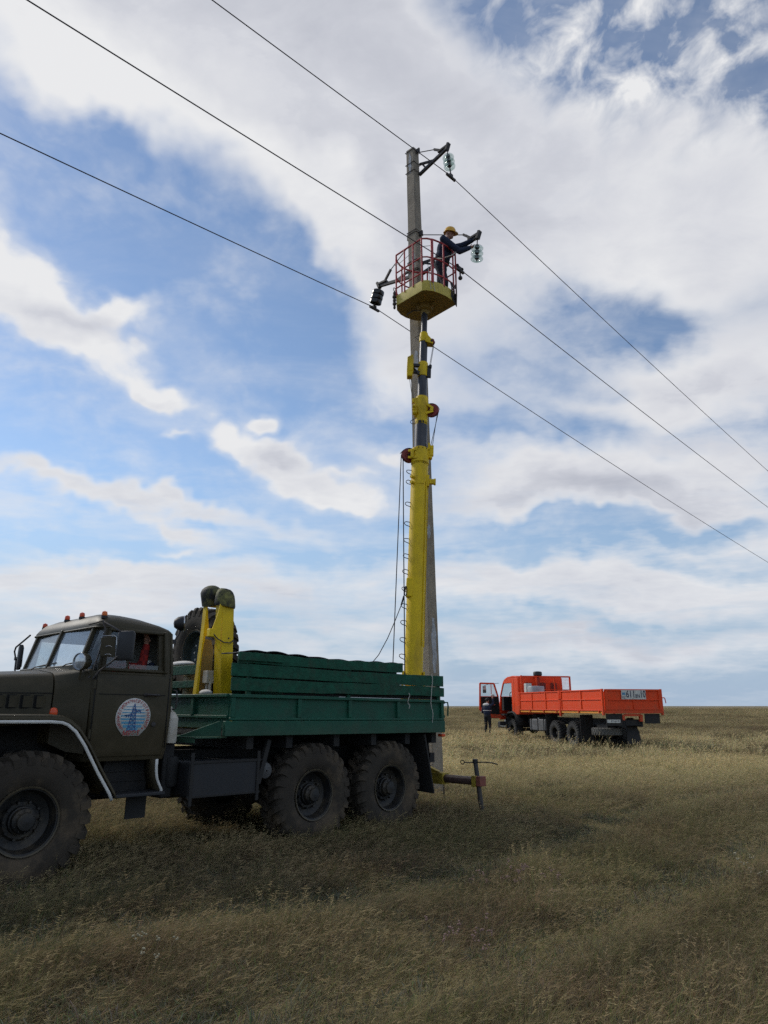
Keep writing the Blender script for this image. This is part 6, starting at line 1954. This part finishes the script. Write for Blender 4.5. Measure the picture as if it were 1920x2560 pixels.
# passenger in the olive cab, red checked shirt, bent forward; local truck axes; mats 0 shirt 1 dark 2 skin 3 hair
W = lambda t, y, z: tuple(TM @ Vector((-t, y, z)))
pr = [('e', W(1.14, 0.52, 1.62), (0.15, 0.17, 0.13), 1), ('e', W(1.13, 0.52, 1.80), (0.15, 0.18, 0.20), 0), ('e', W(1.08, 0.52, 2.00), (0.15, 0.20, 0.19), 0), ('c', W(1.06, 0.70, 2.10), 0.075, W(1.06, 0.34, 2.10), 0.075, 0),
      ('c', W(1.05, 0.52, 2.12), 0.058, W(1.0, 0.50, 2.24), 0.052, 2),
      ('c', W(1.06, 0.73, 2.09), 0.07, W(1.17, 0.84, 2.10), 0.058, 0), ('c', W(1.17, 0.84, 2.10), 0.056, W(1.20, 0.84, 2.34), 0.043, 0),
      ('c', W(1.04, 0.33, 2.08), 0.068, W(0.94, 0.30, 1.85), 0.056, 0), ('c', W(0.94, 0.30, 1.85), 0.054, W(0.76, 0.42, 2.0), 0.042, 0),
      ('c', W(1.10, 0.62, 1.62), 0.09, W(0.75, 0.66, 1.66), 0.07, 1), ('c', W(1.10, 0.42, 1.62), 0.09, W(0.75, 0.38, 1.66), 0.07, 1),
      ('c', W(0.75, 0.66, 1.66), 0.068, W(0.68, 0.66, 1.30), 0.055, 1), ('c', W(0.75, 0.38, 1.66), 0.068, W(0.68, 0.38, 1.30), 0.055, 1)]
fw3 = TM.to_3x3() @ Vector((1, 0.1, -0.1))
up3 = (0, 0, 1)
pr += hand(W(1.20, 0.84, 2.36), (0, 0, 1), fw3, 2) + hand(W(0.76, 0.42, 2.0), fw3, (0, 0, -1), 2)
hd_, P = head(W(0.98, 0.50, 2.32), fw3, 2)
pr += hd_
hr = MB()
rot = Euler((0, R(-10), math.atan2(fw3.y, fw3.x))).to_matrix()
hr.add([rot @ Vector(v) + Vector(P(-0.02, 0, 0.045)) for v in hair.v], hair.f)
person('person', 'person in red checked shirt sitting inside the olive truck cab', pr, [M['checked'], M['blackcloth'], M['skin']], W(1.0, 0.52, 1.24), (('hair', hr, M['hair']),))
bot_ = MB().ell((0, 0, 0), (0.05, 0.07, 0.045), 14, 8).ell((0.03, 0.02, -0.04), (0.05, 0.06, 0.05), 12, 8)
bot_.cur = 1
bot_.ell((0.02, -0.01, 0.035), (0.035, 0.03, 0.03), 12, 8)
tag(bot_.build('jacket', [M['navy'], M['whitecloth']], mw=TM @ Matrix.Translation((-1.30, 0.80, 2.13))), 'bundled navy and white jacket on the seat back in the olive cab', 'jacket')

# ------------------------------------------------------------------ steppe grass
rs = np.random.default_rng(11)


def vnoise(x, y, seed):
    """smooth value noise, 0..1"""
    r = np.random.default_rng(seed).random((64, 64))
    xi, yi = np.floor(x).astype(int), np.floor(y).astype(int)
    fx, fy = x - xi, y - yi
    fx, fy = fx * fx * (3 - 2 * fx), fy * fy * (3 - 2 * fy)
    g = lambda a, b: r[a % 64, b % 64]
    return (g(xi, yi) * (1 - fx) + g(xi + 1, yi) * fx) * (1 - fy) + (g(xi, yi + 1) * (1 - fx) + g(xi + 1, yi + 1) * fx) * fy


def fbm(x, y, seed, oct_=4):
    v, a, t = 0, 1.0, 0
    for k in range(oct_):
        v = v + a * vnoise(x * 2 ** k + 17.3 * k, y * 2 ** k + 5.1 * k, seed + k)
        t += a
        a *= 0.55
    return v / t


def grass_mat(name, tip_gain):
    m = bpy.data.materials.new(name)
    m.use_nodes = True
    nt = m.node_tree
    nt.nodes.clear()
    out = nt.nodes.new('ShaderNodeOutputMaterial')
    at = nt.nodes.new('ShaderNodeAttribute')
    at.attribute_type = 'INSTANCER'
    at.attribute_name = 'tint'
    bl = nt.nodes.new('ShaderNodeAttribute')
    bl.attribute_type = 'GEOMETRY'
    bl.attribute_name = 'blade'
    mul = nt.nodes.new('ShaderNodeMix')
    mul.data_type = 'RGBA'
    mul.blend_type = 'MULTIPLY'
    mul.inputs[0].default_value = 1.0
    nt.links.new(at.outputs['Color'], mul.inputs[6])
    nt.links.new(bl.outputs['Color'], mul.inputs[7])
    d = nt.nodes.new('ShaderNodeBsdfDiffuse')
    t = nt.nodes.new('ShaderNodeBsdfTranslucent')
    nt.links.new(mul.outputs[2], d.inputs[0])
    nt.links.new(mul.outputs[2], t.inputs[0])
    mx = nt.nodes.new('ShaderNodeMixShader')
    mx.inputs[0].default_value = 0.35
    nt.links.new(d.outputs[0], mx.inputs[1])
    nt.links.new(t.outputs[0], mx.inputs[2])
    nt.links.new(mx.outputs[0], out.inputs[0])
    return m


GM = grass_mat('dry_grass_blades', 1.0)


def tuft(name, n, spread, h0, h1, w, lean, curl, seed, heads=0.0, leafy=False):
    """one tuft: thin bent blades leaning with the wind towards local +x; per-blade colour variation in 'blade'"""
    r = np.random.default_rng(seed)
    V_, F_, Cc = [], [], []
    for i in range(n):
        a, q = r.uniform(0, 2 * math.pi), spread * math.sqrt(r.random())
        bx, by = q * math.cos(a), q * math.sin(a)
        h = r.uniform(h0, h1)
        az = r.normal(0, 0.9) if r.random() < 0.75 else r.uniform(-3.1, 3.1)
        ln_ = max(0.0, r.normal(lean, 0.22))
        cu = r.normal(curl, 0.25)
        dx, dy = math.cos(az), math.sin(az)
        fa = r.uniform(0, math.pi)
        sx, sy = math.cos(fa) * w / 2, math.sin(fa) * w / 2
        k0 = len(V_)
        S = 4
        x, y, z, th = bx, by, 0.0, ln_ * 0.4
        col = np.array([1, 1, 1]) * r.uniform(0.6, 1.35) * np.array([1 + r.normal(0, 0.06), 1 + r.normal(0, 0.03), 1 + r.normal(0, 0.12)])
        q_ = r.random()
        if q_ < 0.24:
            col = col * np.array([0.80, 1.10, 0.70])
        elif q_ < 0.36:
            col = col * np.array([1.0, 0.82, 0.88])
        elif q_ < 0.44:
            col = col * np.array([0.80, 0.88, 1.0])
        for s in range(S):
            ww = (1 - s / (S - 0.6)) if not leafy else (0.5 + math.sin(math.pi * (s + 0.5) / S))
            V_.append((x - sx * ww, y - sy * ww, z))
            V_.append((x + sx * ww, y + sy * ww, z))
            Cc += [col, col]
            th += (ln_ * 0.3 + cu * 0.45)
            st = h / (S - 1)
            x += dx * math.sin(th) * st
            y += dy * math.sin(th) * st
            z = max(0.004, z + math.cos(th) * st)
        for s in range(S - 1):
            F_.append((k0 + 2 * s, k0 + 2 * s + 1, k0 + 2 * s + 3, k0 + 2 * s + 2))
        if heads and r.random() < heads:                      # feathery seed head
            tip = np.array(V_[-1])
            for q in range(5):
                k1 = len(V_)
                p = tip - np.array([dx * math.sin(th), dy * math.sin(th), math.cos(th)]) * h * 0.05 * q
                e = p + np.array([dx * 0.8 + r.normal(0, 0.4), dy * 0.8 + r.normal(0, 0.4), 0.45 + r.normal(0, 0.3)]) * 0.035
                V_ += [tuple(p), tuple(p + np.array([0, 0, 0.004 + w])), tuple(e)]
                F_.append((k1, k1 + 1, k1 + 2))
                Cc += [np.array([1.45, 1.38, 1.25])] * 3
    me = bpy.data.meshes.new(name)
    me.from_pydata(V_, [], F_)
    me.materials.append(GM)
    ca = me.color_attributes.new('blade', 'FLOAT_COLOR', 'POINT')
    arr = np.ones((len(V_), 4), np.float32)
    arr[:, :3] = np.clip(np.array(Cc), 0, 3)
    ca.data.foreach_set('color', arr.ravel())
    return bpy.data.objects.new(name, me)


def scatter(name, label, pts, rot, scl, tint, variants):
    n = len(pts)
    me = bpy.data.meshes.new(name)
    me.vertices.add(n)
    me.vertices.foreach_set('co', pts.astype(np.float32).ravel())
    for nm, ty, data, key in (('rot', 'FLOAT_VECTOR', rot, 'vector'), ('scl', 'FLOAT_VECTOR', scl, 'vector'), ('tint', 'FLOAT_COLOR', tint, 'color')):
        a = me.attributes.new(nm, ty, 'POINT')
        a.data.foreach_set(key, data.astype(np.float32).ravel())
    a = me.attributes.new('pick', 'INT', 'POINT')
    a.data.foreach_set('value', rs.integers(0, len(variants), n).astype(np.int32))
    o = bpy.data.objects.new(name, me)
    COL.objects.link(o)
    ng = bpy.data.node_groups.new(name, 'GeometryNodeTree')
    ng.interface.new_socket('Geometry', in_out='INPUT', socket_type='NodeSocketGeometry')
    ng.interface.new_socket('Geometry', in_out='OUTPUT', socket_type='NodeSocketGeometry')
    gi, go_ = ng.nodes.new('NodeGroupInput'), ng.nodes.new('NodeGroupOutput')
    ip = ng.nodes.new('GeometryNodeInstanceOnPoints')
    jn = ng.nodes.new('GeometryNodeJoinGeometry')
    for v in variants[::-1]:
        oi = ng.nodes.new('GeometryNodeObjectInfo')
        oi.inputs['Object'].default_value = v
        oi.inputs['As Instance'].default_value = True
        ng.links.new(oi.outputs['Geometry'], jn.inputs[0])

    def attr(nm, ty):
        x = ng.nodes.new('GeometryNodeInputNamedAttribute')
        x.data_type = ty
        x.inputs['Name'].default_value = nm
        return x.outputs['Attribute']
    er = ng.nodes.new('FunctionNodeEulerToRotation')
    ng.links.new(attr('rot', 'FLOAT_VECTOR'), er.inputs[0])
    ng.links.new(gi.outputs[0], ip.inputs['Points'])
    ng.links.new(jn.outputs[0], ip.inputs['Instance'])
    ip.inputs['Pick Instance'].default_value = True
    ng.links.new(attr('pick', 'INT'), ip.inputs['Instance Index'])
    ng.links.new(er.outputs[0], ip.inputs['Rotation'])
    ng.links.new(attr('scl', 'FLOAT_VECTOR'), ip.inputs['Scale'])
    ng.links.new(ip.outputs[0], go_.inputs[0])
    md = o.modifiers.new('scatter', 'NODES')
    md.node_group = ng
    o['kind'] = 'stuff'
    o['label'] = label
    return o


gzv = np.vectorize(gz)


def area_points(y0, y1, dens, margin=2.2, slope=0.66):
    n = int(dens * (y1 - y0) * ((y0 + y1) * slope + 2 * margin))
    y = rs.uniform(y0, y1, n * 2)
    keep = rs.random(n * 2) < (y * slope + margin) / (y1 * slope + margin)
    y = y[keep][:n]
    x = rs.uniform(-1, 1, len(y)) * (y * slope + margin)
    return x, y


STRAW, BROWN, OLIVE, RUST, SAGE, PALE_LIT = [np.array(c) for c in ((0.315, 0.258, 0.150), (0.220, 0.176, 0.110), (0.195, 0.174, 0.090), (0.235, 0.158, 0.110), (0.170, 0.165, 0.110), (0.55, 0.455, 0.265))]


def lerp(a, b, t):
    return a + (b - a) * t[:, None]


def tint_for(x, y, bias=0.0):
    """species patches: browner and sage-mixed near the camera, feather grass further off, its pale straw also holding brighter light"""
    n1, n2, n3 = fbm(x * 0.55, y * 0.55, 3), fbm(x * 0.9, y * 0.5, 21), fbm(x * 2.2, y * 2.2, 40)
    t = np.tile(BROWN, (len(x), 1))
    t = lerp(t, STRAW, np.clip((n1 - 0.40) * 3.5, 0, 0.9))
    t = lerp(t, OLIVE, np.clip((n2 - 0.52) * 4.0, 0, 0.6))
    t = lerp(t, RUST, np.clip((n3 - 0.60) * 5, 0, 0.4))
    far = np.clip((y - 11.5) / 7.0, 0, 1) * np.clip(1.25 - (y - 15) / 45, 0.45, 1)
    pt = np.clip((fbm(x * 0.22, y * 0.16, 60) - 0.40) * 6, 0, 1)
    t = lerp(t, PALE_LIT, far * pt * 0.85)  # straw colour lightened further to hold the stronger light on this zone
    t *= rs.uniform(0.66, 1.20, (len(x), 1))
    return t, n1, n2


# footprints kept clear: the trucks' wheels
TI, KI = TM.inverted(), KM.inverted()


def clear(x, y):
    ok = np.ones(len(x), bool)
    for inv, spots, rx, ry in ((TI, ((0, 1), (0, -1), (-3.525, 1), (-3.525, -1), (-4.925, 1), (-4.925, -1)), 0.42, 0.24), (KI, ((4.36, -.27), (2.76, -.27), (8.95, -.27)), 0.35, 0.25)):
        m = np.array(inv)
        lx, ly = m[0, 0] * x + m[0, 1] * y + m[0, 3], m[1, 0] * x + m[1, 1] * y + m[1, 3]
        for sx, sy in spots:
            ok &= ~((np.abs(lx - sx) < rx) & (np.abs(ly - sy) < ry))
    ok &= ~((np.abs(x - 0.925) < 0.22) & (np.abs(y - 14.6) < 0.22))
    return ok


TRACK = [(-4.5, 4.9), (-2.4, 5.60), (-0.6, 6.45), (0.45, 7.45), (1.8, 8.95), (4.0, 12.0), (6.6, 14.5), (10.0, 16.5), (18.0, 19.5)]


def track(x, y):
    """1 inside the two wheel tracks that run past the truck, 0 away from them"""
    best = np.full(len(x), 9.0)
    for (ax, ay), (bx, by) in zip(TRACK[:-1], TRACK[1:]):
        dx, dy = bx - ax, by - ay
        L2 = dx * dx + dy * dy
        t = np.clip(((x - ax) * dx + (y - ay) * dy) / L2, 0, 1)
        sd = ((x - ax) * dy - (y - ay) * dx) / math.sqrt(L2)
        d = np.hypot(x - ax - t * dx, y - ay - t * dy) * np.sign(sd)
        best = np.where(np.abs(d) < np.abs(best), d, best)
    w = 0.25 * (fbm(x * 1.5, y * 1.5, 170) - 0.5)
    a = np.clip(1.5 - np.abs(best + w) / 0.30, 0, 1)
    b = np.clip(1.5 - np.abs(best - 1.9 + w) / 0.30, 0, 1)
    return np.maximum(a, b * 0.9)


def lay(bands, hscale, far_gain=1.0):
    P_, R_, S_, T_ = [], [], [], []
    for y0, y1, dens, s0, s1, m in bands:
        x, y = area_points(y0, y1, dens)
        k = clear(x, y) & (rs.random(len(x)) < np.clip(0.25 + 2.6 * (fbm(x * 1.3, y * 1.3, 300) - 0.22), 0.25, 1))
        x, y = x[k], y[k]
        t, n1, n2 = tint_for(x, y)
        tk = track(x, y)
        t = lerp(t, STRAW * 1.15, tk * 0.75)
        clump = fbm(x * 1.9, y * 1.9, 230)
        hz_ = 0.65 + 0.8 * fbm(x * 0.8, y * 0.8, 80)
        s = rs.uniform(s0, s1, len(x))
        hz_ = np.where((x > 3) & (x < 11) & (y > 22) & (y < 40), hz_ * 0.75, hz_)
        sz = s * hz_ * hscale * (1 - 0.62 * tk) * np.clip(0.35 + 1.35 * clump, 0.5, 1.5)
        P_.append(np.stack([x, y, gzv(x, y) - 0.01], 1))
        R_.append(np.stack([rs.normal(0, 0.08, len(x)), rs.normal(0, 0.08, len(x)), rs.normal(0.12, 0.55, len(x))], 1))
        S_.append(np.stack([s, s, sz], 1))
        T_.append(np.concatenate([t, np.ones((len(x), 1))], 1))
    return [np.concatenate(a) for a in (P_, R_, S_, T_)]


mats_short = [tuft('short_tuft', 40, 0.13, 0.06, 0.18, 0.0036, 0.75, 0.40, 100 + k) for k in range(4)]
mats_fine = [tuft('fine_tuft', 46, 0.11, 0.15, 0.36, 0.0030, 0.62, 0.20, 200 + k, 0.12) for k in range(4)]
far_tuft = [tuft('far_tuft', 110, 0.42, 0.08, 0.24, 0.010, 0.55, 0.40, 300 + k, 0.25) for k in range(3)]
tall_tuft = [tuft('tall_tuft', 26, 0.22, 0.22, 0.55, 0.0060, 0.30, 0.26, 400 + k, 0.5) for k in range(3)]
sage_tuft = [tuft('sage_tuft', 70, 0.09, 0.025, 0.10, 0.0036, 0.5, 0.35, 500 + k, 0, True) for k in range(3)]

a = lay([(2.6, 6, 240, 0.8, 1.25, 0), (6, 11, 190, 0.85, 1.35, 0), (11, 20, 95, 1.0, 1.6, 0)], 0.80)
scatter('short_grass', 'short matted brown grass covering the foreground', *a, mats_short)
a = lay([(2.6, 6, 170, 0.7, 1.15, 0), (6, 11, 140, 0.75, 1.2, 0), (11, 22, 90, 0.9, 1.4, 0)], 0.62)
scatter('fine_grass', 'fine wind-bent dry grass', *a, mats_fine)
a = lay([(19, 34, 17, 0.7, 1.1, 0), (34, 60, 8, 0.8, 1.3, 0), (60, 120, 2.2, 1.3, 2.2, 0), (120, 320, 0.35, 2.4, 4.0, 0)], 0.85)
scatter('steppe_grass', 'dry steppe grass stretching to the horizon', *a, far_tuft)

# pale tall feather grass in loose belts beyond the pole and around the orange truck
x, y = area_points(17, 46, 6.5)
w = fbm(x * 0.28, y * 0.22, 60) + 0.25 * np.exp(-((y - 27 + 0.1 * x) / 5.5) ** 2) + 0.12 * np.exp(-((y - 33) / 3) ** 2)
k = (w + rs.normal(0, 0.05, len(x)) > 0.64) & clear(x, y)
x, y = x[k], y[k]
m = np.array(KI)
lx, ly = m[0, 0] * x + m[0, 1] * y + m[0, 3], m[1, 0] * x + m[1, 1] * y + m[1, 3]
k = ~((lx > -1.2) & (lx < 10.6) & (ly > -2.6) & (ly < 0.3)) & ~((lx > -2) & (lx < 5.5) & (ly > -2.6) & (ly < 1.4) & (rs.random(len(x)) < 0.6))
x, y = x[k], y[k]
n = len(x)
t = np.tile(PALE_LIT * 1.08, (n, 1)) * rs.uniform(0.75, 1.2, (n, 1))  # pale straw, with the brighter light out here put into the tint
s = rs.uniform(0.75, 1.25, n)
scatter('feather_grass', 'tall pale feather grass round the orange truck', np.stack([x, y, gzv(x, y) - 0.01], 1), np.stack([rs.normal(0, 0.08, n), rs.normal(0, 0.08, n), rs.normal(0.1, 0.5, n)], 1), np.stack([s, s, s * rs.uniform(0.8, 1.15, n)], 1), np.concatenate([t, np.ones((n, 1))], 1), tall_tuft)
# low grey-green wormwood between the grasses
x, y = area_points(2.8, 16, 60)
k = (fbm(x * 0.8, y * 0.8, 140) > 0.47) & clear(x, y)
x, y = x[k], y[k]
n = len(x)
t = np.tile(SAGE, (n, 1)) * rs.uniform(0.65, 1.25, (n, 1)) * np.array([[1, 1, 1]])
s = rs.uniform(0.7, 1.4, n)
scatter('wormwood', 'low grey-green wormwood sprigs among the grass', np.stack([x, y, gzv(x, y) - 0.01], 1), np.stack([rs.normal(0, 0.1, n), rs.normal(0, 0.1, n), rs.uniform(-3, 3, n)], 1), np.stack([s, s, s], 1), np.concatenate([t, np.ones((n, 1))], 1), sage_tuft)
# dry pinkish flower heads and straw stalks here and there
fl_ = MB()
for cx, cy, n, colr in ((1.0, 7.0, 16, 0), (1.35, 6.6, 6, 0), (3.3, 6.9, 14, 1), (0.45, 5.1, 12, 0), (-1.5, 4.9, 6, 1)):
    for k in range(n):
        px_, py_ = cx + rng.gauss(0, 0.16), cy + rng.gauss(0, 0.14)
        h = rng.uniform(0.16, 0.30)
        z = gz(px_, py_)
        tipx, tipy = px_ + rng.uniform(0.0, 0.10), py_ + rng.uniform(-0.04, 0.04)
        fl_.cur = 2
        fl_.tube([(px_, py_, z), (tipx, tipy, z + h)], 0.0018, 3)
        fl_.cur = colr
        for q in range(5):
            fl_.ell((tipx + rng.gauss(0, 0.012), tipy + rng.gauss(0, 0.012), z + h + rng.gauss(0, 0.010)), (0.007, 0.007, 0.006), 5, 4)
fo = fl_.build('dry_flowers', [mat('faded_pink_heads', (0.27, 0.17, 0.14), 0.9), mat('cream_heads', (0.36, 0.32, 0.21), 0.9), mat('dry_stalk', (0.17, 0.13, 0.07), 0.9)])
fo['kind'] = 'stuff'
fo['label'] = 'scattered dried flower heads standing in the grass'
